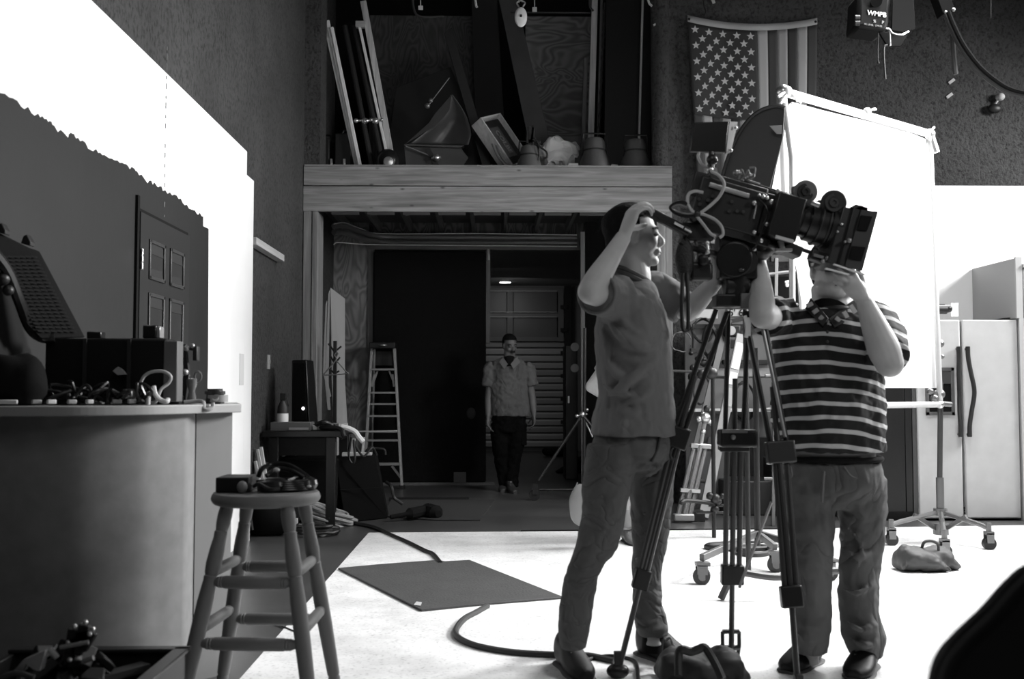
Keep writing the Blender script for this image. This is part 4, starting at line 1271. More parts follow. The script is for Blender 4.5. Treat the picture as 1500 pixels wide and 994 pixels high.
# dark tall cupboard left of the fridge
DC = g(.010, .4, key='dark_panel')
x0 = P(1245, 570, FYf).x; x1 = P(1336, 570, FYf).x
r = root('tall_cupboard', ((x0+x1)/2, FYf+.3, 0), 'dark tall cupboard standing left of the refrigerator', 'cupboard')
zc_ = P(720, 520, FYf).z
mk('carcass', B().bb((x0, FYf+.03, .0), (x1, FYf+.7, zc_)), DC, r, bevel=.003)
mk('door', B().bb((x0+.01, FYf+.0, .08), (x1-.07, FYf+.028, zc_-.01)), g(.012, .35, key='dpan'), r, bevel=.004)
mk('door_edge', B().bb((x1-.065, FYf+.0, .08), (x1-.01, FYf+.028, zc_-.01)), g(.015, .35, key='dpan2'), r, bevel=.004)
mk('filler_strip', B().bb((x1+.002, FYf+.01, 0), (fx0-.004, FYf+.05, zc_)), g(.07, .4, key='filler'), r)
# pantry right
CAB = g(.36, .5, bump=.03, bscale=80, key='cabinet_grey')
x0 = fx1+.006
zt4 = P(1487, 377.5, FYf-.02).z; zt5 = P(1495, 387, FYf).z
px0 = P(1487.5, 430, FYf).x
r = root('pantry_cabinet', (x0+.45, FYf+.4, 0), 'grey tall cabinet at the right edge beside the refrigerator', 'cabinet')
mk('side_panel', B().bb((px0, FYf, fzt+.012), (px0+.02, RY-.005, zt4)), CAB, r, bevel=.002)
mk('side_panel', B().bb((x0, FYf, 0), (x0+.02, RY-.005, fzt+.012)), CAB, r, bevel=.002)
mk('face_frame', B().bb((px0-.004, FYf-.02, fzt+.012), (px0+.055, FYf, zt4+.01)).bb((x0-.001, FYf-.02, 0), (x0+.04, FYf, fzt+.012)), g(.45, .5, key='cabf'), r, bevel=.002)
mk('carcass', B().bb((x0+.02, FYf+.01, .1), (x0+.9, RY-.005, zt5-.01)), CAB, r)
for (z0, z1) in ((.12, 1.08), (1.12, zt5-.04)):
    dr = mk('door', B().bb((x0+.045, FYf-.02, z0), (x0+.5, FYf+.0, z1)), CAB, r, bevel=.003)
    mk('door_moulding', B().bb((x0+.08, FYf-.028, z1-.06), (x0+.46, FYf-.02, z1-.045)).bb((x0+.08, FYf-.028, z0+.045), (x0+.46, FYf-.02, z0+.06)).bb((x0+.08, FYf-.028, z0+.045), (x0+.095, FYf-.02, z1-.045)), g(.28, .5, key='cabm'), dr)
mk('cornice', B().bb((x0+.04, FYf-.035, zt5-.03), (x0+.95, FYf+.02, zt5)), g(.42, .5, key='cabf2'), r)
one('black_tray', 'thin black tray lying on top of the refrigerator', 'tray', B().prism([P(1463, 467, FYf+.1), P(1490, 466.5, FYf+.1), P(1490, 464, FYf+.1), P(1470, 465.5, FYf+.1)], (0, .3, 0)), BLK)
# ================= DIFFUSION FRAME =================
xa, ya = P(1147, 133, 6.4).x, 6.4
TLc = P(1147, 134, 6.4); TRc = P(1362, 196, 7.4)
BRc = P(1377, 592, 7.4); BLc = V((TLc.x+.05, 6.45, BRc.z+.0))
PIPE = g(.55, .35, .3, key='frame_pipe')
r = root('diffusion_frame', V(((TLc.x+TRc.x)/2, 6.9, 1.0)), 'tall pipe frame holding a glowing white diffusion sheet', 'frame')
TMc = TLc.lerp(TRc, .5)+V((0, 0, .0))
mk('top_bar', B().tube([TLc, TMc, TRc], .028, 12), PIPE, r)
mk('side_bar', B().tube([TRc, BRc], .020, 12), PIPE, r)
mk('side_bar', B().tube([TLc, V((TLc.x+.05, TLc.y, 2.6)), BLc], .020, 12), PIPE, r)
mk('bottom_bar', B().tube([BLc, BRc], .022, 12), PIPE, r)
b = B().sph(TRc, .04).sph(TLc, .045).sph(BRc, .03).cyl(TRc, TRc+V((.04, 0, -.14)), .03)
mk('corner_joint', b, CHR, r)
# sheet (translucent cloth lit from behind)
def sheetmat():
    m = bpy.data.materials.new('diffusion_cloth'); m.use_nodes = True
    nt = m.node_tree; nt.nodes.clear()
    o = nt.nodes.new('ShaderNodeOutputMaterial')
    d = nt.nodes.new('ShaderNodeBsdfDiffuse'); d.inputs[0].default_value = (.8, .8, .8, 1)
    t = nt.nodes.new('ShaderNodeBsdfTranslucent'); t.inputs[0].default_value = (.85, .85, .85, 1)
    mx = nt.nodes.new('ShaderNodeMixShader'); mx.inputs[0].default_value = .6
    nt.links.new(d.outputs[0], mx.inputs[1]); nt.links.new(t.outputs[0], mx.inputs[2]); nt.links.new(mx.outputs[0], o.inputs[0])
    return m
def plane_at(px, py):
    # intersect camera ray with the frame's vertical plane
    n_ = (TRc-TLc); n_.z = 0; n_ = V((n_.y, -n_.x, 0)).normalized()
    dd = RM @ V(((px-750)/FPX, (497-py)/FPX, -1))
    o_ = V((0, 0, H)); t = (TLc+V((0, .02, 0))-o_).dot(n_)/dd.dot(n_)
    return o_+dd*t
outl = [(1156, 152), (1160, 149), (1200, 160), (1240, 170), (1290, 181), (1330, 192), (1357, 204), (1362, 260), (1365, 340), (1369, 440), (1373, 568), (1330, 568), (1280, 568), (1180, 568), (1176, 500), (1174, 440), (1166, 390), (1150, 345), (1136, 300), (1131, 275), (1138, 240), (1147, 202), (1152, 178)]
pts = [plane_at(x, y) for x, y in outl]
b = B().prism(pts, (0.002, .002, 0))
mk('diffusion_sheet', b, sheetmat(), r, smooth=False)
b = B()
for (x, y, dx, dy) in ((1149, 137, -12, 8), (1150, 137, -10, 18), (1151, 136, 14, 16), (1152, 136, 18, 18), (1148, 136, -4, 18), (1266, 167, 13, -4), (1358, 195, 6, -6), (1326, 192, -1, 6), (1357, 203, 0, 5)):
    a = plane_at(x, y)+V((0, -.05, 0)); c = plane_at(x+dx, y+dy)+V((0, -.05, 0))
    b.tube(crv([a, a.lerp(c, .5)+V((.01, 0, .01)), c], 3), [.006, .008, .008, .009, .01, .011, .008], 6)
b.sph(plane_at(1267, 166)+V((0, -.04, 0)), .03).sph(plane_at(1149, 137)+V((0, -.05, 0)), .035)
mk('cloth_tie', b, g(.7, .6, key='tie'), r)
# stand carrying frame
SX = P(1381, 700, 7.5).x; SYY = 7.55
r = root('rolling_stand', (SX, SYY, 0), 'silver rolling stand with three casters before the refrigerator', 'stand')
SM = g(.22, .35, .7, key='stand_metal')
ztop = P(720, 455, SYY).z
mk('riser', B().cyl((SX, SYY, P(720, 700, SYY).z), (P(1378, 570, SYY).x, SYY, P(720, 560, SYY).z), .019).cyl((P(1378, 570, SYY).x, SYY, P(720, 560, SYY).z), (P(1374, 570, SYY).x, SYY, ztop), .012), g(.12, .35, .7, key='riser'), r)
mk('column', B().cyl((SX, SYY, .22), (SX, SYY, P(720, 700, SYY).z), .028), SM, r)
mk('collar', B().lathe((SX, SYY, P(720, 752, SYY).z), (0, 0, 1), [(-.02, .05), (.03, .05)], 14).lathe((SX, SYY, P(720, 778, SYY).z), (0, 0, 1), [(-.03, .055), (.05, .055)], 14), SM, r)
zc2 = P(720, 752, SYY).z; zc3 = P(720, 778, SYY).z
cas = [PF(1306, 799), PF(1384, 817), PF(1449, 805)]
for i, q in enumerate(cas):
    d = V((q.x-SX, q.y-SYY, 0)); 
    knee = V((SX, SYY, 0))+d*.82; knee.z = .17
    e = V((q.x, q.y, .15))
    mk('leg', B().tube([V((SX, SYY, zc2))+d*.1, knee, e], .018, 8), SM, r)
    mk('brace', B().bar(V((SX, SYY, zc3))+d*.05, V((SX, SYY, 0))+d*.55+V((0, 0, (zc2+.17)/2+.02)), .02, .03), SM, r)
    b = B().cyl((q.x, q.y-.02, .045), (q.x, q.y+.02, .045), .045, seg=18)
    cs = mk('caster', b, DKM, r)
    mk('caster_fork', B().bb((q.x-.025, q.y-.03, .05), (q.x+.025, q.y-.022, .12)).bb((q.x-.025, q.y+.022, .05), (q.x+.025, q.y+.03, .12)).bb((q.x-.025, q.y-.03, .11), (q.x+.025, q.y+.03, .13)).cyl((q.x, q.y, .12), (q.x, q.y, .19), .018), SM, cs)
mk('clamp', B().cyl(P(1370, 590, 7.4), P(1392, 592, 7.5), .02).sph(P(1376, 577, 7.42), .04).sph(P(1363, 573, 7.4), .025).sph(P(1369, 583, 7.4), .03).bar(P(1366, 573, 7.4), P(1380, 590, 7.4), .02, .02), SM, r)
b = B().cyl(P(1371, 453, SYY), P(1386, 453, SYY), .035).bb(P(1371, 458, SYY), P(1380, 446, SYY+.05)).sph(P(1389, 452, SYY), .03)
mk('clamp_head', b, DKM, r)
mk('clamp_plate', B().bb(P(1395, 463, SYY), P(1402, 444, SYY+.02)).bar(P(1386, 455, SYY), P(1397, 455, SYY), .012, .012), g(.8, .4, key='cp'), r)
mk('knob', B().sph(P(1380, 522, SYY-.02), .018).sph(P(1377, 503, SYY-.03), .03), SM, r)
# black flag (half oval reflector)
pts = [(1150, 158), (1140, 155), (1126, 157), (1110, 164), (1096, 176), (1082, 196), (1070, 222), (1061, 248), (1054, 280), (1050, 320), (1112, 330), (1120, 305), (1129, 272), (1138, 238), (1147, 203)]
b = B().prism([P(x, y, 6.1+.002*(1150-x)) for x, y in pts], (0, .03, 0))
r = root('round_reflector', P(1100, 330, 6.1), 'dark grey round topped reflector in front of the star flag', 'reflector')
mk('panel', b, g(.04, .6, key='refl'), r, bevel=.004)
mk('rim', B().tube(crv([P(x, y, 6.09+.002*(1150-x)) for x, y in pts[:10]], 3), .012, 6), DK, r)
mk('corner_patch', B().prism([P(1127, 184, 6.08), P(1146, 183, 6.08), P(1145, 196, 6.08), P(1138, 196, 6.08)], (0, .006, 0)), g(.1, key='patch'), r)
mk('support_pole', B().cyl(P(1090, 330, 6.3), V((P(1095, 700, 6.3).x, 6.3, 0.02)), .016), DKM, r)
# sandbag on floor
q = PF(1367, 838)
r = root('sandbag', q, 'grey sandbag with a loop handle lying on the white floor at right', 'sandbag')
SB = g(.045, .6, bump=.3, bscale=14, key='sandbag')
def sandbag(c, L1, L2, hgt, seed=3, rz=0):
    b = B()
    for (dx, dz, ln, rz_) in ((0, 0, L1, 0), (L1*.32, .01, L2, 0)):
        def fn(u, v, dx=dx, ln=ln):
            return None
    b.loft([(c+V((-L1*.55, 0, .035)), .11, .03), (c+V((-L1*.45, 0, .08)), .10, .075), (c+V((-L1*.15, 0, .075)), .12, .075), (c+V((L1*.12, 0, .06)), .12, .06), (c+V((L1*.28, 0, .04)), .10, .035), (c+V((L1*.4, -.02, .02)), .09, .015)], seg=18, fixed=(1, 0, 0), n=5)
    b.loft([(c+V((L1*.05, .03, .09)), .08, .04), (c+V((L1*.3, .04, .09)), .09, .06), (c+V((L1*.5, .04, .075)), .10, .06), (c+V((L1*.6, .05, .04)), .08, .035), (c+V((L1*.72, .05, .02)), .06, .015)], seg=18, fixed=(1, 0, 0), n=5)
    lumpy(b, .012, 9, seed)
    for i, p_ in enumerate(b.v):
        if p_.z < .006: b.v[i].z = .006
    return remeshed('bag', b, .012, 6, .02, .01)
mk('bag', sandbag(q+V((-.03, .05, 0)), .32, .25, .12), SB, r)
mk('handle', B().tube(crv([q+V((-.05, .05, .13)), q+V((-.04, .03, .18)), q+V((.0, .02, .19)), q+V((.04, .02, .17)), q+V((.05, .03, .12))], 5), .009, 6), SB, r)

# ================= RACK, CABLES, LADDERS (behind tripod) =================
KY = 10.0
a = P(1004, 765, KY); c = P(1135, 452, KY)
r = root('cable_board', (P(1070, 570, KY).x, KY, 0), 'grey cable board with white label strips standing behind the tripod', 'board')
BM = g(.13, .5, key='board_grey')
mk('panel', B().bb((P(1004, 570, KY).x, KY, 0), (P(1135, 570, KY).x, KY+.04, P(720, 452, KY).z)), BM, r, bevel=.003)
mk('label_strip', B().bb(P(1013, 466, KY-.01), P(1051, 453, KY)), g(.5, key='lbl'), r)
mk('label_strip', B().bb(P(1067, 463, KY-.01), P(1100, 453, KY)), g(.5, key='lbl'), r)
lettering("15' 6/32", .10, P(1084, 458, KY-.014), (1, 0, 0), (0, 0, 1), BLK, r)
mk('label_strip', B().bb(P(1014, 551, KY-.01), P(1135, 539, KY)), g(.26, key='lbl2'), r)
mk('shelf', B().bb(P(1010, 603, KY-.25), P(1122, 598, KY)), g(.6, .5, key='shelf'), r, bevel=.003)
mk('upper_rail', B().bb(P(1012, 481, KY-.05), P(1120, 475, KY)), BLK, r)
mk('lower_rail', B().bb(P(1060, 533, KY-.05), P(1125, 527, KY)), BLK, r)
mk('lower_panel', B().bb(P(1040, 700, KY-.06), P(1130, 640, KY-.02)), BLK, r)
grp = 'cables hung on the grey board'
def ring(label, cx, cy, rx, ry, n_, r_, mat, Y=KY-.08, cat='cable', seed=1):
    rj = random.Random(seed); pts = []
    for i in range(n_*12):
        a = 2*pi*i/12+.3; k = 1+rj.uniform(-.08, .08)
        pts.append(P(cx+rx*cos(a)*k, cy+ry*sin(a)*k, Y+rj.uniform(-.02, .02)))
    return one('hung_cable', label, 'cable', B().tube(crv(pts, 3), r_, 6), mat, grp)
ring('black cable loop hung under the left label strip', 1030, 484, 15, 17, 2, .012, BLK, seed=1)
ring('thick bundle of black cable hung left of the ladder label', 1040, 500, 10, 22, 4, .014, BLK, seed=2)
ring('black cable coil hung low on the grey board right of the ladder', 1090, 588, 16, 28, 5, .008, g(.02, key='cc'), seed=3)
ring('thin cable loop hung at the lower left of the grey board', 1028, 570, 12, 22, 2, .008, BLK, seed=4)
ring('grey thin wire loop drooping at the left edge of the grey board', 998, 500, 14, 15, 1, .006, g(.12, key='wire2'), seed=5)
cable('hung_cable', 'black plug lead hanging straight at the left of the grey board', [P(1010, 470, KY-.09), P(1015, 490, KY-.09), P(1015, 512, KY-.09)], .012, BLK, group=grp)
one('black_plug', 'square black plug at the end of the lead on the grey board', 'plug', B().bb(P(1012, 517, KY-.12), P(1019, 510, KY-.06)), BLK, bevel=.004)
b = B()
for k in range(16):
    q = P(1022+rr.uniform(-10, 26), 530+rr.uniform(-15, 25), KY-.15)
    b.sph(q, (rr.uniform(.02, .05), .03, rr.uniform(.02, .04)), seg=8, rings=6)
one('clamp_cluster', 'cluster of small black clamps hung left of the ladder', 'clamp', b, BLK)
# black charger with oval badge
q = P(1071, 484, KY-.2)
r = root('gear_pouch', q, 'black pouch with an oval badge hanging from the grey board', 'pouch')
mk('pouch', B().bb(P(1062, 493, KY-.2), P(1082, 476, KY-.1)), BLK, r, bevel=.02)
mk('oval_badge', B().lathe(P(1071, 484, KY-.21), (0, -1, 0), [(0, .045), (.004, .043)], 20), g(.45, key='ov'), r)
mk('strap', B().bar(P(1066, 471, KY-.2), P(1088, 467, KY-.2), .02, .04).sph(P(1068, 472, KY-.22), .03), DK, r)
mk('pocket', B().bb(P(1066, 510, KY-.2), P(1078, 497, KY-.12)), BLK, r, bevel=.01)
# leaning aluminium ladder with stickers
r = root('leaning_ladder', PF(1018, 760), 'grey ladder rail with white stickers leaning on the cable board', 'ladder')
LG = g(.20, .4, .3, key='ladder_grey')
a = P(1086, 490, 9.6); c = P(1030, 757, 8.9); c.z = .02
sr = mk('side_rail', B().bar(a, c, .09, .035, side=(1, 0, 0)), LG, r, bevel=.004)
def onl(t): return a.lerp(c, t)
d = (c-a).normalized(); sx, sy, sz = frame(c-a, (1, 0, 0))
def sticker(t0, t1, mat):
    q0 = onl(t0); q1 = onl(t1)
    b = B().bar(q0+V((0, -.022, 0)), q1+V((0, -.022, 0)), .07, .006, side=(1, 0, 0))
    return mk('sticker', b, mat, sr)
sticker(.05, .20, g(.75, key='stk')); sticker(.22, .29, g(.6, key='stk2')); sticker(.31, .41, g(.3, key='stk3'))
a2 = P(1060, 490, 9.9); c2 = P(995, 757, 9.2); c2.z = .02
mk('side_rail', B().bar(a2, c2, .06, .035, side=(1, 0, 0)), g(.07, .4, key='ldk'), r, bevel=.004)
for t in (.25, .45, .65, .82):
    mk('rung', B().cyl(a.lerp(c, t), a2.lerp(c2, t), .016), LG, r)
# tall A ladder behind (rails converge)
r = root('stage_ladder', (P(1150, 570, 8.6).x, 8.6, 0), 'shiny metal ladder standing between the tripod and the striped shirt man', 'ladder')
q0 = P(1167, 372, 8.6); q1 = V((P(1186, 570, 8.6).x, 8.5, 0))
LAD = g(.16, .4, .5, key='ladder_shiny')
mk('side_rail', B().bar(q0, q1, .035, .04, side=(1, 0, 0)), LAD, r, bevel=.004)
q2 = P(1137, 378, 8.6); q3 = V((P(1125, 570, 8.6).x, 8.5, 0))
mk('side_rail', B().bar(q2, q3, .03, .03, side=(1, 0, 0)), LAD, r, bevel=.004)
q4 = P(1120, 420, 8.9); q5 = V((P(1100, 570, 8.9).x, 8.9, 0))
for py in (402, 450, 500, 548, 596, 645, 694):
    t = (py-378)/(760-378)
    mk('rung', B().cyl(q2.lerp(q3, t)+V((-.08, 0, 0)), q0.lerp(q1, t), .016), LAD, r)
mk('top_plate', B().bb(P(1130, 383, 8.65), P(1170, 374, 8.7)), DKM, r)
mk('work_cloth', B().prism([P(1124, 405, 8.75), P(1170, 405, 8.75), P(1176, 440, 8.75), P(1120, 440, 8.75)], (0, .02, 0)), BLKM, r)
mk('cloth_tie', B().sph(P(1153, 417, 8.6), (.018, .01, .02), seg=8, rings=5).bar(P(1150, 413, 8.6), P(1160, 411, 8.6), .02, .02), g(.7, key='tie2'), r, smooth=False)
# folded silver tripod
r = root('folded_tripod', PF(1006, 765), 'folded tripod with silver tubes leaning behind the main tripod', 'tripod')
a = P(1026, 652, 8.9); c = P(1002, 757, 8.75); c.z = max(c.z, .04)
for k, dx in enumerate((-9, -1, 8)):
    mk('leg', B().tube([a+V((S(dx, 8.9), -.03*(k % 2), 0)), c+V((S(dx*.95, 8.9), -.03*(k % 2), 0))], [.022, .024], 10), g(.4, .25, .8, key='silver'), r)
mk('crown', B().bar(a+V((-.09, -.01, 0)), a+V((.09, -.01, -.01)), .07, .04), CHR, r, bevel=.006)
mk('foot_ring', B().bar(c+V((-.09, -.01, 0)), c+V((.08, -.01, 0)), .09, .06), g(.4, .4, .6, key='fring'), r, bevel=.01)
mk('column', B().tube([a, P(1032, 618, 8.9)], .02, 8).sph(P(1030, 632, 8.85), .025), CHR, r)
b = B().sph(P(1033, 612, 8.85), .05).cyl(P(1023, 613, 8.85), P(1044, 619, 8.85), .022).sph(P(1024, 614, 8.85), .03).sph(P(1043, 620, 8.85), .025).sph(P(1030, 606, 8.85), .02)
mk('head', b, CHR, r)
mk('mid_collar', B().bar(a.lerp(c, .62)+V((-.09, -.02, 0)), a.lerp(c, .64)+V((.08, -.02, 0)), .06, .03), CHR, r)
# thin black stand pole
r = root('light_stand', PF(1046, 790), 'thin black light stand with clamps behind the tripod', 'stand')
q = PF(1046, 788)
mk('pole', B().cyl(q+V((0, 0, .0)), P(1044, 546, q.y), .016), BLK, r)
b = B()
for (x, y, s_) in ((1042, 546, .05), (1028, 548, .04), (1035, 598, .025), (1048, 730, .04), (1040, 726, .03), (1052, 734, .03), (1048, 745, .03), (1058, 726, .02)):
    b.sph(P(x, y, q.y), s_, seg=10, rings=7)
b.cyl(P(1035, 728, q.y), P(1062, 728, q.y), .012).cyl(P(1020, 750, q.y), P(1062, 750, q.y), .01).cyl(P(1038, 740, q.y), P(1060, 740, q.y), .01)
mk('clamp', b, DKM, r)
mk('crossbar', B().tube(crv([P(998, 738, q.y-.1), P(1000, 734, q.y-.1), P(1010, 733, q.y-.05), P(1046, 737, q.y)], 3), .016, 8), BLK, r)
mk('boom_arm', B().tube([P(985, 543, q.y), P(1044, 545, q.y)], .01, 8), BLK, r)
# dark flight case and stuff on floor behind
one('power_box', 'small black power box with two round sockets on the floor by the folded tripod', 'box', B().bb(PF(1013, 764)+V((0, 0, 0)), PF(1030, 762)+V((0, .15, .09))), BLK, bevel=.004)
one('flight_case', 'black flight case on the floor under the cable board', 'case', B().bb((P(1062, 570, 9.2).x, 9.2, 0), (P(1135, 570, 9.2).x, 9.7, P(720, 705, 9.2).z)), g(.015, .5, key='flc'), bevel=.01)
one('storage_box', 'dark trunk on the floor behind the striped shirt man', 'case', B().bb((P(1138, 570, 9.1).x, 9.1, 0), (P(1236, 570, 9.1).x, 9.6, .5)), BLK, bevel=.01)
one('grey_board', 'plain grey board leaning behind the thin black stand', 'board', B().prism([P(1038, 640, 9.5), P(1062, 640, 9.5), P(1062, 758, 9.5), P(1018, 758, 9.5)], (0, .02, 0)), g(.09, .6, key='gb'))
# cable loops on floor near stand
grp = 'cable loops on the white floor'
for i, (cx, cy, rx, ry, lb) in enumerate(((1085, 800, 50, 4, 'widest flat black cable loop on the floor by the rolling base'), (1105, 806, 25, 6, 'black cable loop under the rolling base, right of the tripod foot'), (1110, 795, 40, 4, 'pale edged cable loop behind the rolling base'))):
    pts = [PF(cx+rx*cos(2*pi*k/14), cy+ry*sin(2*pi*k/14), .02) for k in range(14)]
    one('cable_loop', lb, 'cable', B().tube(crv(pts, 4, True), .02, 7, True), [BLK, DK, g(.3, key='cl')][i], grp)
# rolling base
ctr = PF(1110, 826); 
r = root('caster_base', V((ctr.x, ctr.y, 0)), 'grey wheeled stand base on the white floor behind the tripod', 'stand')
cz = P(720, 800, ctr.y).z
for (x, y) in ((1028, 856), (1136, 838), (1215, 850)):
    q = PF(x, y)
    mk('leg', B().bar(V((ctr.x, ctr.y, .2)), V((q.x, q.y, .155)), .03, .04), g(.12, .4, .3, key='base_leg'), r, bevel=.004)
    cs = mk('caster', B().cyl((q.x-.006, q.y-.022, .05), (q.x+.006, q.y+.022, .05), .05, seg=20), DKM, r)
    mk('caster_hub', B().cyl((q.x, q.y-.028, .05), (q.x, q.y-.02, .05), .025).bb((q.x-.03, q.y-.032, .06), (q.x+.03, q.y-.024, .115)).bb((q.x-.03, q.y+.024, .06), (q.x+.03, q.y+.032, .115)).bb((q.x-.035, q.y-.032, .11), (q.x+.045, q.y+.03, .13)), g(.15, .4, .5, key='hub'), cs)
mk('column', B().cyl((ctr.x, ctr.y, .12), (ctr.x, ctr.y, 1.4), .02), DKM, r)
# pole-legs seen crossing (second stand legs)
cable('stand_tube', 'thick grey bent tube lying low behind the tripod feet', [P(1056, 877, 5.52), P(1066, 855, 5.52), P(1073, 840, 5.5), P(1085, 838, 5.5), P(1140, 845, 5.5), P(1215, 836, 5.6), P(1240, 836, 5.6)], .02, g(.05, .4, key='tubeg'))

# ================= MAT & CABLES on white floor =================
a = [PF(495, 835), PF(560, 829), PF(640, 823), PF(652, 825), PF(688, 823), PF(826, 878), PF(716, 887), PF(617, 897)]
one('rubber_mat', 'dark grey square mat lying diagonally on the white floor', 'mat', B().prism([q+V((0, 0, .004)) for q in a], (0, 0, .012)), g(.045, .75, bump=.4, bscale=70, var=.15, vscale=5, key='mat2'), bevel=.003)
cable('floor_cable', 'thick black cable crossing the floor from the black case to the mat', [PF(x, y, .014) for x, y in ((510, 765), (545, 771), (575, 784), (598, 794), (622, 806), (634, 811), (645, 824))], .015, BLK)
cable('floor_cable', 'thick black cable looping from the mat towards the tripod', [PF(x, y, .014) for x, y in ((714, 887), (698, 896), (680, 906), (668, 922), (672, 934), (700, 946), (750, 955), (812, 959), (860, 960), (900, 968))], .015, DK)
cable('floor_cable', 'thin dark cable by the feet at the bottom centre', [PF(x, y, .01) for x, y in ((860, 966), (890, 960), (920, 964), (932, 972), (935, 994), (940, 1010))], .008, BLK)
one('white_scuff', 'small pale scrap of paper lying on the dark square mat', 'scrap', B().prism([PF(606, 886, .018), PF(616, 887, .018), PF(618, 882, .018), PF(610, 881, .018)], (0, 0, .002)), PALE)
cable('stool_cable', 'thin cord lying on the white floor under the stool', [PF(x, y, .006) for x, y in ((330, 912), (370, 906), (400, 912), (436, 926))], .004, g(.05, key='cord'))

# ================= STOOL =================
STY = 3.58
sc_ = P(390, 728, STY)
seat_top = P(390, 719, STY).z
sR = S(77.5, STY)
WS = wood(.20, 'Z', .08, key='stool_wood', knots=False)
WSX = wood(.20, 'X', .08, key='stool_seat', knots=False)
r = root('bar_stool', V((sc_.x, STY, 0)), 'round wooden bar stool with turned legs standing before the counter', 'stool')
t_ = .042
mk('seat', B().lathe((sc_.x, STY, seat_top-t_), (0, 0, 1), [(0, sR*.9), (.004, sR*.95), (.014, sR*.99), (t_*.55, sR), (t_-.01, sR*.985), (t_-.002, sR*.96), (t_, sR*.9), (t_-.001, .01)], 48), WSX, r)
def turned(a, c, prof, rb):
    pts = []; rs = []
    for t, k in prof:
        pts.append(a.lerp(c, t)); rs.append(rb*k)
    return B().tube(pts, rs, 14)
LP = [(0, .75), (.02, .95), (.05, 1.05), (.09, .98), (.12, .82), (.125, .95), (.15, .9), (.2, 1.05), (.26, 1.12), (.30, 1.0), (.31, .85), (.315, 1.0), (.33, .95), (.42, 1.12), (.6, 1.12), (.8, 1.0), (.86, .95), (.865, .8), (.88, .95), (.9, .8), (.905, .9), (1, .72)]
zb = seat_top-t_+.01
Lf = []
for (tx, ty, bx, by, dy) in ((-.115, -.09, -.245, -.24, 0), (.10, -.12, .228, -.27, 0), (-.095, .12, -.215, .22, 0), (.115, .10, .232, .20, 0)):
    a = V((sc_.x+tx*.95, STY+ty, zb)); c = V((sc_.x+bx*.97, STY+by, 0))
    mk('leg', turned(a, c, LP, .023), WS, r)
    Lf.append((a, c))
RP = [(0, .5), (.06, .6), (.12, 1.0), (.13, .9), (.15, 1.02), (.16, .92), (.18, 1.05), (.5, 1.1), (.82, 1.05), (.84, .92), (.85, 1.02), (.87, .9), (.88, 1.0), (.94, .6), (1, .5)]
def atz(l, z): a, c = l; return a.lerp(c, (a.z-z)/(a.z-c.z))
zf1 = P(720, 851, STY-.15).z; zf2 = P(720, 942, STY-.2).z
for i, j, zz_ in ((0, 1, zf1), (0, 1, zf2), (2, 3, zf1-.0), (2, 3, zf2-.0)):
    mk('rung', turned(atz(Lf[i], zz_), atz(Lf[j], zz_), RP, .020), WSX, r)
for i, j in ((0, 2), (1, 3)):
    for zz_ in (zf1+.03, zf2+.04):
        mk('rung', turned(atz(Lf[i], zz_), atz(Lf[j], zz_), RP, .018), WSX, r)
# things on the stool
q = P(355, 714, STY-.02); q.z = seat_top
r = root('black_box', q, 'flat black box with a pale round knob on the bar stool', 'box')
mk('body', B().bb((P(322, 570, STY-.02).x, STY-.06, seat_top+.001), (P(372, 570, STY).x, STY+.08, P(720, 697, STY-.02).z)), BLK, r, bevel=.004)
mk('knob', B().sph((P(355, 570, STY-.1).x, STY-.085, seat_top+.022), (.018, .018, .021)), g(.18, .5, key='knobp'), r)
q = P(415, 706, STY); q.z = seat_top
r = root('headphones', q, 'black headphones lying on the bar stool', 'headphones')
mk('ear_cup', B().lathe((q.x-.03, q.y-.02, seat_top+.002), (0, 0, 1), [(0, .045), (.02, .055), (.035, .05), (.045, .03)], 24), BLKS, r)
mk('ear_cup', B().lathe((q.x+.06, q.y+.03, seat_top+.002), (0, 0, 1), [(0, .045), (.02, .055), (.035, .05), (.045, .03)], 24), BLKS, r)
mk('headband', B().tube(crv([P(378, 698, STY), P(384, 686, STY), P(398, 680, STY+.03), P(420, 680, STY+.04), P(440, 690, STY+.04), P(452, 700, STY+.02)], 6), .009, 8).tube(crv([P(390, 697, STY-.03), P(405, 687, STY), P(425, 688, STY), P(445, 699, STY)], 6), .008, 8), BLKS, r)
b = B()
for k in range(5):
    b.tube(crv([(q.x+.085*cos(2*pi*j/12)*(1+.05*k*sin(j))+.0, q.y+.05*sin(2*pi*j/12), seat_top+.008+.007*k) for j in range(12)], 3, True), .006, 6, True)
mk('cord', b, BLKS, r)
mk('badge', B().sph(P(405, 688, STY-.03), (.012, .008, .008)), g(.5, .3, key='bd'), r)
cable('stool_cable', 'short black cord trailing over the front of the stool seat', [P(372, 712, STY-.05), P(380, 708, STY-.1), P(395, 716, STY-.15), P(410, 715, STY-.14)], .006, BLK)
one('white_clip', 'tiny white clip at the right of the headphones on the stool', 'clip', B().sph(P(453, 712, STY-.05), (.008, .008, .004)), g(.6, key='clip'))

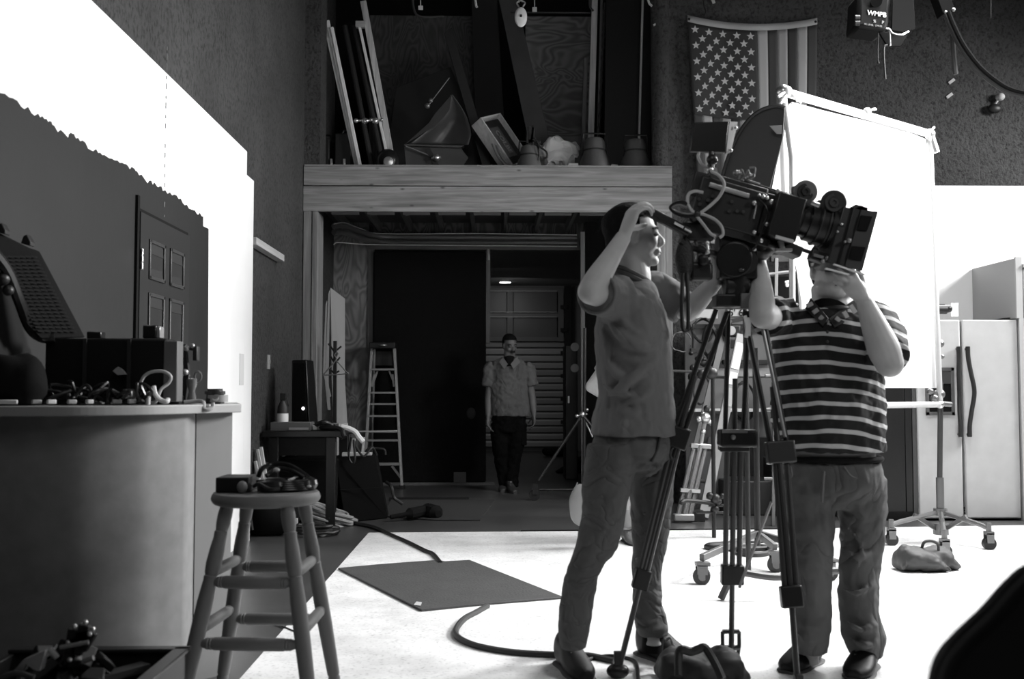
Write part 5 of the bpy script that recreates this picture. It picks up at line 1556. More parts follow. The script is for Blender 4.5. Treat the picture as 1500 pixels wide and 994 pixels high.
# ================= COUNTER =================
CZ1 = P(720, 593, 3.8).z; CZ0 = P(720, 606.5, 3.8).z
top_front = [(-30, 3.52), (60, 3.54), (130, 3.58), (200, 3.68), (250, 3.80), (300, 3.97), (354, 4.14)]
fr_ = [V((P(x, 570, y).x, y, CZ0)) for x, y in top_front]
WXC = WX2+.02
fr_[0].x = WXC+.001
poly = crv(fr_, 6) + [V((P(348, 570, 4.62).x, 4.62, CZ0)), V((WXC, 4.75, CZ0))]
r = root('reception_counter', V((-1.4, 4.2, 0)), 'curved grey reception counter covered with film gear on the left', 'counter')
CT = g(.30, .4, bump=.02, bscale=60, key='counter_top')
CB = g(.20, .45, bump=.05, bscale=26, var=.10, vscale=16, key='counter_body')
mk('worktop', B().prism(poly, (0, 0, CZ1-CZ0)), CT, r, bevel=.004, smooth=False)
bf = [(-30, 3.61), (60, 3.63), (130, 3.67), (200, 3.76), (240, 3.85), (276, 3.95)]
f2 = [V((P(x, 570, y).x, y, .09)) for x, y in bf]
f2[0].x = WXC
bodyp = crv(f2, 6)
pe = V((P(341, 570, 4.16).x, 4.16, .09))
poly2 = bodyp + [V((bodyp[-1].x, 4.03, .09)), V((bodyp[-1].x, 4.60, .09)), V((WXC, 4.70, .09))]
mk('curved_front', B().prism(poly2, (0, 0, CZ0-.092)), CB, r, smooth=True)
mk('end_panel', B().prism([V((bodyp[-1].x+.004, 4.05, .0)), pe-V((0, 0, .09)), V((P(328, 570, 4.58).x, 4.58, 0)), V((bodyp[-1].x+.004, 4.58, 0))], (0, 0, CZ0-.002)), g(.24, .45, bump=.05, bscale=26, key='cend'), r, smooth=False)
poly3 = [q+V((0, .04, -.09)) for q in bodyp] + [V((bodyp[-1].x, 4.58, 0)), V((WXC, 4.68, 0))]
mk('plinth', B().prism(poly3, (0, 0, .09)), g(.10, .5, key='plinth'), r, smooth=False)
# items on counter
def C_(px, Y, z=0): return V((P(px, 570, Y).x, Y, CZ1+z))
# case
r = root('open_gear_case', C_(150, 4.3), 'black open gear case with a quilted lid on the counter', 'case')
zt_c = P(720, 496, 3.95).z
mk('case_body', B().bb(C_(64, 3.93, .002), V((P(243, 570, 3.93).x, 4.08, zt_c))), g(.006, .7, spec=.2, key='case_b'), r, bevel=.01)
b = B()
for px_ in (120, 185): b.bb(V((P(px_, 570, 3.92).x, 3.92, CZ1+.01)), V((P(px_+5, 570, 3.92).x, 3.93, zt_c-.004)))
mk('case_rib', b, g(.02, .4, key='cribs'), r)
mk('side_panel', B().bb(V((P(238, 570, 3.92).x, 3.925, CZ1+.01)), V((P(262, 570, 3.95).x, 4.0, zt_c-.01))), g(.1, .5, key='cside'), r, bevel=.004)
def LY_(x): return 3.66+.0033*x
def LP_(x, y, off=0.0): return P(x, y, LY_(x)+off)
lid = [LP_(x, y) for x, y in ((-45, 320), (0, 342), (40, 362), (53, 366), (121, 494), (60, 496), (40, 476), (24, 440), (0, 396), (-45, 350))]
mk('lid', B().prism(lid, (.0, .03, 0)), g(.006, .9, spec=.1, bump=.3, bscale=30, key='lid'), r, bevel=.005)
# quilted ribs of lid: rows of small pads
b = B()
n_r = 21
for i in range(n_r):
    t = i/n_r
    y_ = 374 + t*114
    xl = 4+max(0, (y_-396)*.60); xr = 53+(y_-366)*.53 - 3
    m_ = 6
    for k in range(m_):
        xa_ = xl+(xr-xl)*k/m_+1; xb_ = xl+(xr-xl)*(k+1)/m_
        Yq = 3.67+.26*t+0*t-.02
        b.prism([LP_(xa_, y_, -.012), LP_(xb_, y_+1.5, -.012), LP_(xb_, y_+4.3, -.012), LP_(xa_, y_+2.9, -.012)], (0, -.008, 0))
q_ = mk('lid_foam', b, g(.010, .9, spec=.1, key='foam'), r, smooth=False); q_['kind'] = 'stuff'
mk('lid_rim', B().tube(crv([P(-30, 345, 3.5), P(8, 392, 3.65), P(28, 440, 3.75), P(43, 478, 3.83), P(60, 494, 3.9), P(80, 494, 3.92)], 5), .02, 8), g(.02, .2, key='lidrim'), r)
for (x, y, yy) in ((37, 347, 3.82), (0, 330, 3.65)):
    mk('lid_latch', B().prism([P(x-7, y+9, yy), P(x-3, y-2, yy), P(x+2, y-4, yy), P(x+8, y+7, yy), P(x+7, y+13, yy)], (0, .04, 0)), BLK, r, bevel=.003)
mk('lid_hinge', B().sph(P(4, 408, 3.66), .025).sph(P(12, 425, 3.68), .02), DKM, r)
# dark bag at left
bgm = lumpy(B().sph(P(12, 562, 3.72), (.15, .09, .11), seg=24, rings=14), .03, 6, 9)
for i, p_ in enumerate(bgm.v):
    if p_.z < CZ1+.002: bgm.v[i].z = CZ1+.002
    if bgm.v[i].x < WX2+.03: bgm.v[i].x = WX2+.03
one('camera_bag', 'black soft bag at the left end of the counter under the open lid', 'bag', bgm, BLKM)
# small boxes on case
one('small_battery', 'small black battery on top of the gear case, left one', 'battery', B().bb(V((P(128, 570, 4.0).x, 3.98, zt_c+.002)), V((P(149, 570, 4.0).x, 4.03, zt_c+.028))), BLKS, bevel=.004)
r = root('camera_battery', V((P(222, 570, 4.0).x, 4.0, zt_c)), 'larger black battery with a silver end on top of the gear case', 'battery')
mk('body', B().bb(V((P(211, 570, 4.0).x, 3.97, zt_c+.002)), V((P(231, 570, 4.0).x, 4.03, P(720, 477, 4.0).z))), BLKS, r, bevel=.005)
mk('contact', B().bb(V((P(231, 570, 4.0).x, 3.975, zt_c+.004)), V((P(236, 570, 4.0).x, 4.025, P(720, 479, 4.0).z))), g(.5, .2, .5, key='cont'), r, bevel=.002)
# articulated gadget at right end of case
r = root('camera_monitor_arm', C_(275, 4.12), 'black camera arm with clips standing on the counter beside the case', 'arm')
b = B().bb(P(250, 522, 4.14), P(262, 501, 4.18)).bb(P(282, 528, 4.12), P(293, 507, 4.16)).bar(P(262, 505, 4.15), P(284, 512, 4.14), .015, .012)
mk('clip', b, BLK, r, bevel=.004)
mk('arm', B().bar(P(270, 504, 4.13), P(274, 548, 4.13), .02, .02).bar(P(274, 548, 4.13), C_(268, 4.13), .025, .025).bar(P(261, 510, 4.14), P(259, 545, 4.14), .012, .02), DKM, r, bevel=.003)
mk('base', B().bb(C_(255, 4.09), C_(282, 4.16, .012)), BLK, r, bevel=.003)
mk('joint', B().sph(P(273, 510, 4.12), .012).sph(P(271, 545, 4.12), .014).sph(P(282, 506, 4.12), .009), g(.4, .3, .6, key='joint'), r)
r = root('clear_bottle', C_(281, 4.07), 'small translucent plastic bottle near the right end of the counter', 'bottle')
mk('bottle', B().lathe(C_(281, 4.06, .002), (0, 0, 1), [(0, .014), (.02, .018), (.05, .012), (.075, .02), (.095, .02), (.1, .01)], 16), g(.14, .15, key='btl'), r)
mk('ring', B().tube([P(290+5*cos(a*pi/8), 551+7*sin(a*pi/8), 4.07) for a in range(16)], .004, 6, True), g(.16, .2, key='btl2'), r)
# lens at right end
q = C_(315, 4.12)
r = root('camera_lens', q, 'short black camera lens standing at the right end of the counter', 'lens')
mk('barrel', B().lathe(q+V((0, 0, .001)), (0, 0, 1), [(0, .036), (.02, .038), (.022, .034), (.035, .034), (.037, .04), (.05, .04), (.052, .03), (.06, .03)], 28), g(.03, .25, key='lensb'), r)
mk('mount_ring', B().lathe(q+V((.012, -.035, .025)), (0, -1, .3), [(0, .016), (.004, .012)], 16), CHR, r)
mk('grip_ring', B().lathe(q+V((.01, 0, .008)), (0, 0, 1), [(0, .041), (.028, .041)], 28), g(.25, .4, key='gr'), r)
# pale fuzzy cord hanging over edge
cable('draped_cable', 'pale cord draped over the counter edge before the lens', [C_(270, 3.98, .008), C_(290, 3.99, .012), V((P(298, 570, 3.98).x, 3.98, CZ1+.008)), V((P(300, 570, 3.975).x, 3.965, CZ1-.015)), V((P(306, 570, 3.975).x, 3.97, CZ1-.02)), V((P(311, 570, 3.98).x, 3.985, CZ1-.01)), V((P(312, 570, 3.99).x, 3.99, CZ1+.006))], .008, g(.32, .6, key='palecord'))
one('small_black_box', 'small black box with a white cap beside the camera arm', 'box', B().bb(C_(240, 4.0, .001), C_(270, 4.06, .035)), BLK, bevel=.004)
one('white_disc', 'white cap lying on the small black box on the counter', 'cap', B().lathe(C_(251, 4.03, .036), (0, 0, 1), [(0, .018), (.008, .018)], 16), g(.5, key='cap'))
PC = g(.42, .5, key='pale_cable')
cable('pale_cable', 'pale cable arching over the middle of the counter', [P(206, 560, 3.88), P(212, 550, 3.88), P(224, 544, 3.88), P(240, 544, 3.88), P(250, 551, 3.88), P(247, 561, 3.88), P(236, 570, 3.87), P(228, 588, 3.87), P(215, 589, 3.88)], .006, PC)
cable('pale_cable', 'pale thick cable stub bent up at the centre of the counter edge', [P(225, 566, 3.84), P(228, 578, 3.83), P(236, 586, 3.83), P(244, 588, 3.83), P(246, 585, 3.85)], .009, g(.55, .5, key='pc2'))
r = root('cable_connector', C_(217, 3.80), 'pale upright cable connector on the counter edge', 'connector')
mk('shell', B().cyl(C_(217, 3.80, .002), P(217, 575, 3.80), .009), g(.5, .5, key='pc3'), r)
mk('tip', B().cyl(P(217, 577, 3.80), P(217, 573, 3.80), .006), CHR, r)
rc = random.Random(21)
lbs = ['far left', 'left', 'middle left', 'centre', 'middle right', 'right']
for i in range(12):
    cx = 30+i*17; 
    pts = [V((P(cx+rc.uniform(-26, 26), 570, 3.8).x, 3.74+.16*rc.random(), CZ1+.008+.075*rc.random()*(k % 3 > 0))) for k in range(8)]
    for p_ in pts: p_.x = max(p_.x, WX2+.03)
    one('black_cable_heap', 'tangled black cable on the counter, %s of twelve along its front' % ('leftmost', 'second from left', 'third from left', 'fourth from left', 'fifth from left', 'sixth from left', 'sixth from right', 'fifth from right', 'fourth from right', 'third from right', 'second from right', 'rightmost')[i], 'cable', B().tube(crv(pts, 5), .006, 6), g(.015, .3, key='blkc'), 'tangled cables on the counter')
for i, (cx, w_, v_, lb) in enumerate(((8, 26, .5, 'white box edge at the far left end of the counter'), (52, 10, .25, 'dim pale connector lying left on the counter edge'), (74, 9, .6, 'bright pale connector lying on the counter edge'), (104, 9, .3, 'grey connector lying on the counter edge right of the bright one'), (130, 6, .4, 'small pale plug lying near the middle of the counter'), (170, 10, .25, 'light grey plug below the gear case'), (192, 8, .45, 'pale clip on the counter left of the upright connector'))):
    yq = 3.62+.17*(cx/200)**2; q = C_(cx, yq, .002); q.x = max(q.x, WX2+.06)
    one('loose_connector', lb, 'connector', B().bar(q+V((-S(w_/2, 4), 0, .012)), q+V((S(w_/2, 4), .02, .012)), .018, .016), g(v_, .4, key='conn'), 'connectors on the counter', bevel=.004)
for i, (cx, cy, w_, h_, lb) in enumerate(((45, 566, 40, 22, 'low black gadget under the quilted lid'), (95, 570, 34, 22, 'low black gadget left of the counter middle'), (150, 572, 30, 24, 'low black gadget right below the gear case'), (188, 574, 26, 24, 'low black gadget left of the upright connector'))):
    one('black_gadget', lb, 'gadget', B().bb(C_(cx-w_/2, 3.78+.0004*cx, .001), C_(cx+w_/2, 3.84+.0004*cx, S(h_, 3.8)*1.0)), g(.012, .35, key='gad'), 'black gadgets on the counter', bevel=.012)
one('foil_scrap', 'small shiny folded scrap before the gear case', 'scrap', B().prism([P(165, 543, 3.9), P(172, 537, 3.9), P(178, 541, 3.9), P(184, 548, 3.9), P(172, 549, 3.9)], (0, .02, 0)), g(.3, key='foil'), smooth=False)

# ================= BOTTOM LEFT CRATE =================
KZ = P(720, 950, 3.2).z
r = root('plastic_crate', V((-1.28, 2.9, 0)), 'black open crate full of gear at the bottom left corner', 'crate')
x0 = P(-20, 570, 3.0).x; x1 = P(248, 570, 3.0).x
y0, y1 = 2.7, 3.2
CRM = g(.02, .4, key='crate')
tw = .02
x0 = max(x0, WX2+.03)
mk('side', B().bb((x0, y1-tw, .0), (x1, y1, KZ)), CRM, r, bevel=.004)
mk('side', B().bb((x1-tw, y0, 0), (x1, y1, KZ-.0)), CRM, r, bevel=.004)
mk('side', B().bb((x0, y0, 0), (x1, y0+tw, KZ-.05)), CRM, r, bevel=.004)
mk('side', B().bb((x0, y0, 0), (x0+tw, y1, KZ)), CRM, r, bevel=.004)
mk('bottom', B().bb((x0, y0, 0), (x1, y1, .02)), CRM, r)
mk('rim', B().bb((x0, y1-.03, KZ), (x1+.015, y1+.012, KZ+.012)).bb((x1-.03, y0, KZ), (x1+.015, y1, KZ+.012)), g(.03, .35, key='crim'), r, bevel=.003)
mk('divider', B().bar(V((x1-.1, y1-.06, KZ-.03)), V((x1-.42, y0+.02, KZ-.04)), .05, .02), g(.05, .4, key='cdiv'), r)
# gear pile in crate
rc = random.Random(5)
b = B()
for k in range(26):
    q = V((P(70+rc.uniform(-30, 75), 570, 2.95).x, 2.95+rc.uniform(-.08, .1), 0)); q.x = max(q.x, x0+.08)
    hmax = .13*max(0, 1-abs(q.x-P(115, 570, 2.95).x)/.25)
    q.z = KZ-.04+rc.uniform(-.04, hmax)
    b.box(q, (rc.uniform(.03, .08), rc.uniform(.03, .08), rc.uniform(.02, .05)), Euler((rc.random(), rc.random(), rc.random())).to_matrix())
r = root('camera_rig_gear', V((P(100, 570, 2.95).x, 2.95, .02)), 'black rig gear with shiny screws piled in the bottom left crate', 'gear')
b.bb((P(60, 570, 2.95).x, 2.88, .021), (P(148, 570, 2.95).x, 3.05, KZ-.05))
mk('body', b, BLK, r, bevel=.005)
b = B()
for (x, y) in ((125, 911), (109, 917), (136, 921), (131, 928), (100, 941), (118, 942), (102, 966), (70, 958)):
    b.sph(P(x, y, 2.84), .007, seg=10, rings=7)
mk('screw', b, CHR, r)
b = B()
for (x0, y0, x1, y1) in ((112, 958, 125, 914), (104, 956, 109, 920), (120, 950, 136, 924), (112, 932, 131, 928), (100, 945, 128, 930)):
    b.bar(P(x0, y0, 2.86), P(x1, y1, 2.86), .022, .03)
mk('bracket', b, BLK, r, bevel=.003)
mk('silver_tube', B().cyl(P(73, 950, 2.83), P(84, 963, 2.83), .008), g(.6, .3, .4, key='silt'), r)
mk('rail', B().cyl(P(122, 968, 2.83), P(137, 963, 2.83), .007).cyl(P(88, 948, 2.83), P(130, 940, 2.84), .006), g(.3, .3, .4, key='rail'), r)
one('paper_bag', 'pale crumpled paper in the bottom left crate', 'paper', B().prism([P(20, 982, 2.8), P(34, 966, 2.8), P(66, 952, 2.8), P(58, 982, 2.8), P(48, 980, 2.8), P(38, 972, 2.8), P(32, 984, 2.8)], (0, .03, 0)), g(.3, .6, key='pbag'), smooth=False)
cable('black_cable_heap', 'grey cable at the very bottom left in the crate', [P(0, 994, 2.78), P(15, 987, 2.78), P(30, 986, 2.78), P(50, 992, 2.78)], .008, g(.06, key='cgrey'))

# ================= RIGHT-BOTTOM FOREGROUND =================
r = root('padded_chair_back', V((P(1510, 994, 1.3).x, 1.35, P(720, 1150, 1.3).z)), 'blurred black padded chair back corner at the bottom right', 'chair')
pts = crv([P(1378, 1040, 1.3), P(1386, 994, 1.3), P(1398, 966, 1.3), P(1422, 938, 1.3), P(1462, 900, 1.3), P(1500, 858, 1.3), P(1540, 830, 1.3), P(1640, 810, 1.3)], 5) + [P(1640, 1150, 1.3), P(1420, 1150, 1.3)]
mk('cushion', B().prism(pts, (0, .06, 0)), g(.006, .7, key='chairb'), r, bevel=.012)
mk('piping', B().tube([q+V((0, .03, 0)) for q in pts[:-2]], .004, 8), g(.03, .4, key='pipg'), r)
b = B().bar(P(1560, 1140, 1.3), V((P(1560, 570, 1.3).x, 1.33, 0)), .03, .03)
mk('post', b, BLK, r)

# bottom centre sandbag + straps
q = PF(1015, 1000)
r = root('sandbag', q, 'black sandbag with loop straps by the tripod foot at the bottom edge', 'sandbag')
b = sandbag(q+V((.03, .02, -.03)), .3, .25, .14, 6)
mk('bag', b, g(.016, .6, bump=.3, bscale=14, key='sandbag2'), r)
mk('handle', B().tube(crv([P(994, 990, q.y-.14), P(994, 958, q.y-.1), P(1000, 951, q.y-.1), P(1012, 954, q.y-.1), P(1022, 951, q.y-.1), P(1032, 948, q.y-.1), P(1040, 958, q.y-.12), P(1050, 976, q.y-.15), P(1058, 994, q.y-.17)], 5), .016, 8), BLK, r)
mk('pouch', B().bb(P(978, 994, q.y-.02), P(998, 964, q.y+.05)), BLK, r, bevel=.012)
# ================= TRIPOD =================
TY = 3.98
apex = P(1077, 452, TY)
r = root('camera_tripod', V((apex.x, TY, 0)), 'tall black twin tube tripod carrying the film camera', 'tripod')
tripod = r
TB = g(.022, .35, .4, key='tripod_black')
TBL = g(.30, .35, .5, key='tripod_light')
TM = g(.07, .35, .6, key='tripod_metal')
# crown and bowl
mk('crown', B().bar(P(1046, 441, TY), P(1112, 441, TY), .09, .05).cyl(P(1080, 450, TY), P(1080, 405, TY), .045, .055, 18), TB, r, bevel=.006)
mk('crown_plate', B().bb(P(1086, 452, TY-.07), P(1112, 430, TY-.05)), g(.12, .4, key='crp'), r, bevel=.002)
def leg(top, knee, foot, w1, w2, label=None):
    top = V(top); knee = V(knee); foot = V(foot)
    d = (foot-top).normalized(); sx, sy, _ = frame(d, (1, 0, 0))
    L = mk('leg', B().tube([top+sx*w1, knee+sx*w1*.9], .010, 8).tube([top-sx*w1, knee-sx*w1*.9], .010, 8), TB, r)
    mk('knee_clamp', B().box(knee, (w1*2+.04, .05, .085), Matrix((sx, sy, d)).transposed()).sph(knee-sy*.03+sx*.02, .018), TM if foot.x > 1.0 else TB, L, bevel=.006)
    e = knee.lerp(foot, .6)
    mk('leg_tube', B().tube([knee-d*.25+sx*.0, knee.lerp(foot, .62)], .011, 8).tube([knee+sx*w2, e+sx*w2], .011, 8).tube([knee-sx*w2, e-sx*w2], .011, 8), TM, L)
    mk('lower_clamp', B().box(e, (w2*2+.035, .04, .08), Matrix((sx, sy, d)).transposed()), TB, L, bevel=.006)
    mk('lower_tube', B().tube([e, foot], .011, 10), TM, L)
    return L
fL = PF(905, 986, .02); fC = PF(1071, 970, .02); fR = PF(1170, 1022, .02)
l1 = leg(P(1057, 455, TY), P(992, 640, TY+.02), fL, .022, .014)
l2 = leg(P(1082, 455, TY+.05), P(1075, 645, TY+.12), fC, .040, .028)
l3 = leg(P(1104, 455, TY-.05), P(1143, 662, TY-.09), fR, .034, .022)
mk('light_rail', B().tube([P(1112, 455, TY-.06), P(1150, 640, TY-.1)], .007, 8).tube([P(1091, 470, TY-.03), P(1125, 640, TY-.05)], .007, 8), TBL, r)
mk('label_tape', B().tube(crv([P(1091, 462, TY-.06), P(1095, 478, TY-.06), P(1093, 494, TY-.06)], 3), .008, 8).tube([P(1096, 465, TY-.06), P(1097, 492, TY-.06)], .009, 8), g(.9, .4, key='tape'), r)
mk('center_block', B().bb(P(1056, 655, TY), P(1103, 628, TY+.08)), TB, r, bevel=.01)
mk('center_block_top', B().bb(P(1058, 634, TY-.004), P(1095, 629, TY)).sph(P(1074, 640, TY-.005), .010), g(.2, .4, .4, key='cbt'), r)
# dual spiked foot on centre leg
fw = fC
b = B()
for s_ in (-1, 1):
    b.tube([fw+V((s_*.022, 0, -.01)), fw+V((s_*.034, 0, .07)), fw+V((s_*.034, 0, .125))], .008, 8)
b.tube([fw+V((-.034, 0, .125)), fw+V((.034, 0, .125))], .010, 8).tube([fw+V((-.034, 0, .06)), fw+V((.034, 0, .06))], .012, 8).box(fw+V((0, 0, .0)), (.07, .04, .03)).sph(fw+V((-.025, 0, -.0)), .02).sph(fw+V((.025, 0, -.0)), .02)
mk('spiked_foot', b, TM, l2)
for q, l_ in ((fL, l1), (fR, l3)):
    mk('spiked_foot', B().sph(q+V((0, 0, .01)), (.045, .03, .03)).box(q+V((0, 0, .05)), (.03, .03, .07)), TB, l_, bevel=.003)
mk('spreader', B().tube([P(1130, 735, TY-.05), P(1083, 860, TY+.1)], .006, 6), TBL, r)
mk('knee_strap', B().tube(crv([P(986, 655, TY), P(981, 662, TY), P(984, 672, TY), P(989, 672, TY)], 4), .006, 6), BLK, r)
# fluid head
mk('fluid_head', B().cyl(P(1076, 380, TY-.07), P(1076, 380, TY+.07), S(27, TY), seg=24).bb(P(1055, 408, TY-.05), P(1100, 350, TY+.05)).cyl(P(1060, 420, TY), P(1096, 420, TY), .05), TB, r, bevel=.008)
mk('head_dial', B().cyl(P(1092, 383, TY-.075), P(1092, 383, TY-.06), S(18, TY), seg=24).sph(P(1086, 395, TY-.08), (.012, .006, .008)), g(.03, .3, key='dial'), r)
mk('head_plate', B().bar(P(1096, 346, TY), P(1150, 362, TY), .10, .05, side=(0, 1, 0)), TB, r, bevel=.008)
mk('pan_handle', B().tube([P(1050, 372, TY-.03), P(1010, 362, TY-.06), P(996, 352, TY-.08)], .012, 8), TB, r)

# ================= FILM CAMERA =================
AXA = atan2(58, 205)   # tilt
ca_ = V((cos(AXA), 0, -sin(AXA))); cu_ = V((sin(AXA), 0, cos(AXA))); cy_ = V((0, 1, 0))
RC = Matrix((ca_, cy_, cu_)).transposed()
CY0 = 3.98
r = root('film_camera', P(1100, 350, CY0), 'black cinema camera with matte box and follow focus on the tripod', 'camera')
camr = r
def cb(px, py, L, Hh, D, Yo=0.0, b=None, rot=RC):
    b = b or B()
    Y = CY0+Yo
    return b.box(P(px, py, Y), (S(L, Y), D, S(Hh, Y)), rot)
CBK = g(.011, .42, key='camera_black'); CBD = g(.02, .35, key='camera_dark')
mk('body', cb(1062, 306, 100, 66, .15), CBK, r, bevel=.008)
mk('top_deck', cb(1075, 276, 92, 16, .12, .0, B()), CBD, r, bevel=.006)
mk('battery', cb(1022, 275, 26, 38, .12, 0), CBK, r, bevel=.006)
mk('side_module', cb(1149, 320, 42, 66, .09, -.08), g(.008, .35, key='module'), r, bevel=.004)
mk('module_label', cb(1149, 350, 28, 5, .01, -.13), PALE, r, bevel=.002)
mk('front_block', cb(1120, 318, 40, 62, .12), CBD, r, bevel=.006)
mk('pale_bar', B().tube([P(1039, 270, CY0-.08), P(1097, 287, CY0-.08)], S(3.6, CY0), 10), g(.33, .4, key='pbar'), r)
b = B()
for (a_, c_) in (((1092, 263), (1113, 270)), ((1102, 273), (1125, 280)), ((1128, 278), (1172, 297))):
    b.tube([P(a_[0], a_[1], CY0-.02), P(c_[0], c_[1], CY0-.02)], S(2, CY0), 8)
mk('top_rod', b, g(.55, .25, .6, key='rodm'), r)
mk('top_rail', B().bar(P(1085, 268, CY0), P(1175, 295, CY0), .05, .02, side=(0, 1, 0)), CBK, r, bevel=.003)
# squiggly cables and knobs
b = B()
rk = random.Random(8)
for k in range(9):
    q = P(1078+k*3.2, 256+rk.uniform(-5, 6)+k*.7, CY0-.03)
    b.sph(q, rk.uniform(.006, .013), seg=8, rings=6)
b.tube(crv([P(1082, 262, CY0-.03), P(1086, 248, CY0-.03), P(1091, 258, CY0-.03), P(1096, 249, CY0-.03), P(1099, 262, CY0-.03), P(1104, 258, CY0-.03), P(1106, 246, CY0-.03), P(1098, 245, CY0-.03)], 5), .004, 6)
mk('top_fitting', b, g(.2, .35, .4, key='fit'), r)
b = B()
for (x, y) in ((1037, 293), (1025, 299), (1038, 310), (1072, 295), (1080, 309), (1089, 310), (1068, 309), (1024, 291), (1044, 287)):
    b.cyl(P(x, y, CY0-.085), P(x, y, CY0-.07), S(2.6, CY0), seg=12)
mk('connector', b, g(.10, .3, .5, key='conn2'), r)
b = B()
for (x, y, s_) in ((1105, 297, .010), (1130, 296, .011), (1123, 328, .009), (1105, 340, .009), (1115, 352, .010), (1118, 288, .009), (1124, 290, .008), (1112, 286, .007), (1105, 365, .008), (1140, 280, .010), (1153, 285, .011)):
    b.sph(P(x, y, CY0-.09), s_, seg=10, rings=7)
b.cyl(P(1104, 320, CY0-.085), P(1108, 300, CY0-.085), .003).cyl(P(1165, 318, CY0-.12), P(1172, 296, CY0-.12), .005)
mk('bright_screw', b, CHR, r)
# base plate and rods
mk('base_plate', B().bar(P(1025, 333, CY0), P(1120, 360, CY0), .14, .035, side=(0, 1, 0)).bar(P(1120, 350, CY0), P(1170, 372, CY0), .10, .04, side=(0, 1, 0)), CBK, r, bevel=.005)
mk('rod', B().tube([P(1140, 355, CY0-.03), P(1262, 392, CY0-.03)], .008, 8), g(.03, .3, .5, key='rodd'), r)
mk('rod', B().tube([P(1140, 355, CY0+.03), P(1262, 392, CY0+.03)], .008, 8), g(.03, .3, .5, key='rodd'), r)
mk('rod_bracket', B().bar(P(1143, 352, CY0-.06), P(1146, 366, CY0-.06), .02, .02).bar(P(1136, 366, CY0-.06), P(1160, 366, CY0-.06), .02, .012), g(.45, .3, .5, key='brk'), r, bevel=.002)
# lens
LC = [P(1172, 322, CY0), P(1182, 325, CY0), P(1196, 329, CY0), P(1210, 333, CY0), P(1228, 338, CY0)]
b = B().tube([LC[0], LC[1]], S(24, CY0), 28).tube([LC[1], LC[2]], S(28, CY0), 28).tube([LC[2], LC[3]], S(30, CY0), 28).tube([LC[3], LC[4]], S(34, CY0), 28)
mk('lens', b, g(.015, .3, key='lens'), r, ang=30)
mk('lens_ring', B().tube([P(1171, 330, CY0-.03), P(1176, 310, CY0-.03)], .010, 8), g(.35, .3, .5, key='lring'), r)
b = B()
for t in (.3, .55, .8):
    q = LC[1].lerp(LC[4], t)
    b.tube([q-ca_*.003, q+ca_*.003], S(32, CY0), 28)
mk('focus_gear', b, g(.03, .35, key='gear'), r)
mk('lens_screws', B().sph(P(1233, 328, CY0-.095), .006).sph(P(1227, 339, CY0-.095), .006), CHR, r)
# follow focus discs
for (x, y, R1, lbl) in ((1180, 281, 17.5, 0), (1221, 297, 19, 1)):
    Y = CY0-.07
    w_ = mk('follow_focus_wheel', B().cyl(P(x, y, Y), P(x, y, Y+.06), S(R1, Y), seg=32), g([.22, .06][lbl], .4, .3, key='ff'), r, bevel=.004)
    mk('wheel_ring', B().lathe(P(x, y, Y), (0, -1, 0), [(0, S(R1*.72, Y)), (.006, S(R1*.70, Y)), (.006, S(R1*.5, Y)), (.003, S(R1*.5, Y)), (.003, S(R1*.38, Y)), (.010, S(R1*.36, Y)), (.010, S(R1*.18, Y)), (.006, S(R1*.15, Y)), (.006, .001)], 32), g([.03, .05][lbl], .35, .3, key='ffr'), w_, ang=25)
mk('focus_bracket', B().bar(P(1160, 296, CY0-.02), P(1205, 308, CY0-.02), .04, .035).bar(P(1196, 298, CY0-.04), P(1240, 315, CY0-.02), .03, .03).bar(P(1174, 290, CY0-.05), P(1188, 300, CY0-.05), .05, .03), g(.05, .4, .3, key='fbr'), r, bevel=.004)
mk('focus_rod', B().tube([P(1188, 296, CY0-.09), P(1200, 301, CY0-.09)], .009, 10), CHR, r)
mk('focus_lobe', B().bb(P(1163, 288, CY0-.05), P(1172, 274, CY0-.01)), g(.12, .4, .3, key='lobe'), r, bevel=.006)
# matte box
D_ = .085
def mbx(pts, y0, t): return B().prism([P(x, y, CY0+y0) for x, y in pts], (0, t, 0))
mk('matte_box', mbx([(1236, 302), (1252, 306), (1228, 390), (1212, 384)], -.09, .18), g(.02, .4, key='mattebox'), r, bevel=.004)
mk('matte_frame', mbx([(1250, 304), (1262, 300), (1272, 305), (1250, 392), (1228, 388)], -.10, .2), g(.012, .4, key='mattefr'), r, bevel=.004)
mk('hood_side', mbx([(1262, 307), (1286, 310), (1263, 396), (1238, 390)], -.105, .008), g(.03, .4, key='hood'), r)
mk('hood_side', mbx([(1262, 307), (1286, 310), (1263, 396), (1238, 390)], .10, .008), g(.03, .4, key='hood'), r)
mk('hood_bottom', B().prism([P(1240, 388, CY0-.1), P(1263, 395, CY0-.1), P(1263, 395, CY0+.1), P(1240, 388, CY0+.1)], (0, 0, .006)), g(.03, .4, key='hood'), r)
mk('top_flag', B().prism([P(1247, 303, CY0-.1), P(1254, 299, CY0-.1), P(1271, 304, CY0-.1), P(1271, 309, CY0-.1), P(1286, 309, CY0-.1), P(1284, 312, CY0-.1), P(1262, 308, CY0-.1)], (0, .2, 0)), g(.02, .4, key='tf'), r)
for pts in ([(1262, 315), (1278, 317), (1270, 338), (1256, 336)], [(1249, 360), (1268, 362), (1262, 381), (1244, 378)]):
    mk('dark_panel', mbx(pts, -.112, .008), BLKM, r)
mk('hinge_knob', B().sph(P(1244, 352, CY0-.11), .010).sph(P(1238, 354, CY0-.11), .006).sph(P(1212, 378, CY0-.07), .010).sph(P(1206, 382, CY0-.07), .009).bar(P(1192, 373, CY0-.07), P(1206, 377, CY0-.07), .01, .01), g(.3, .3, .6, key='hk'), r)
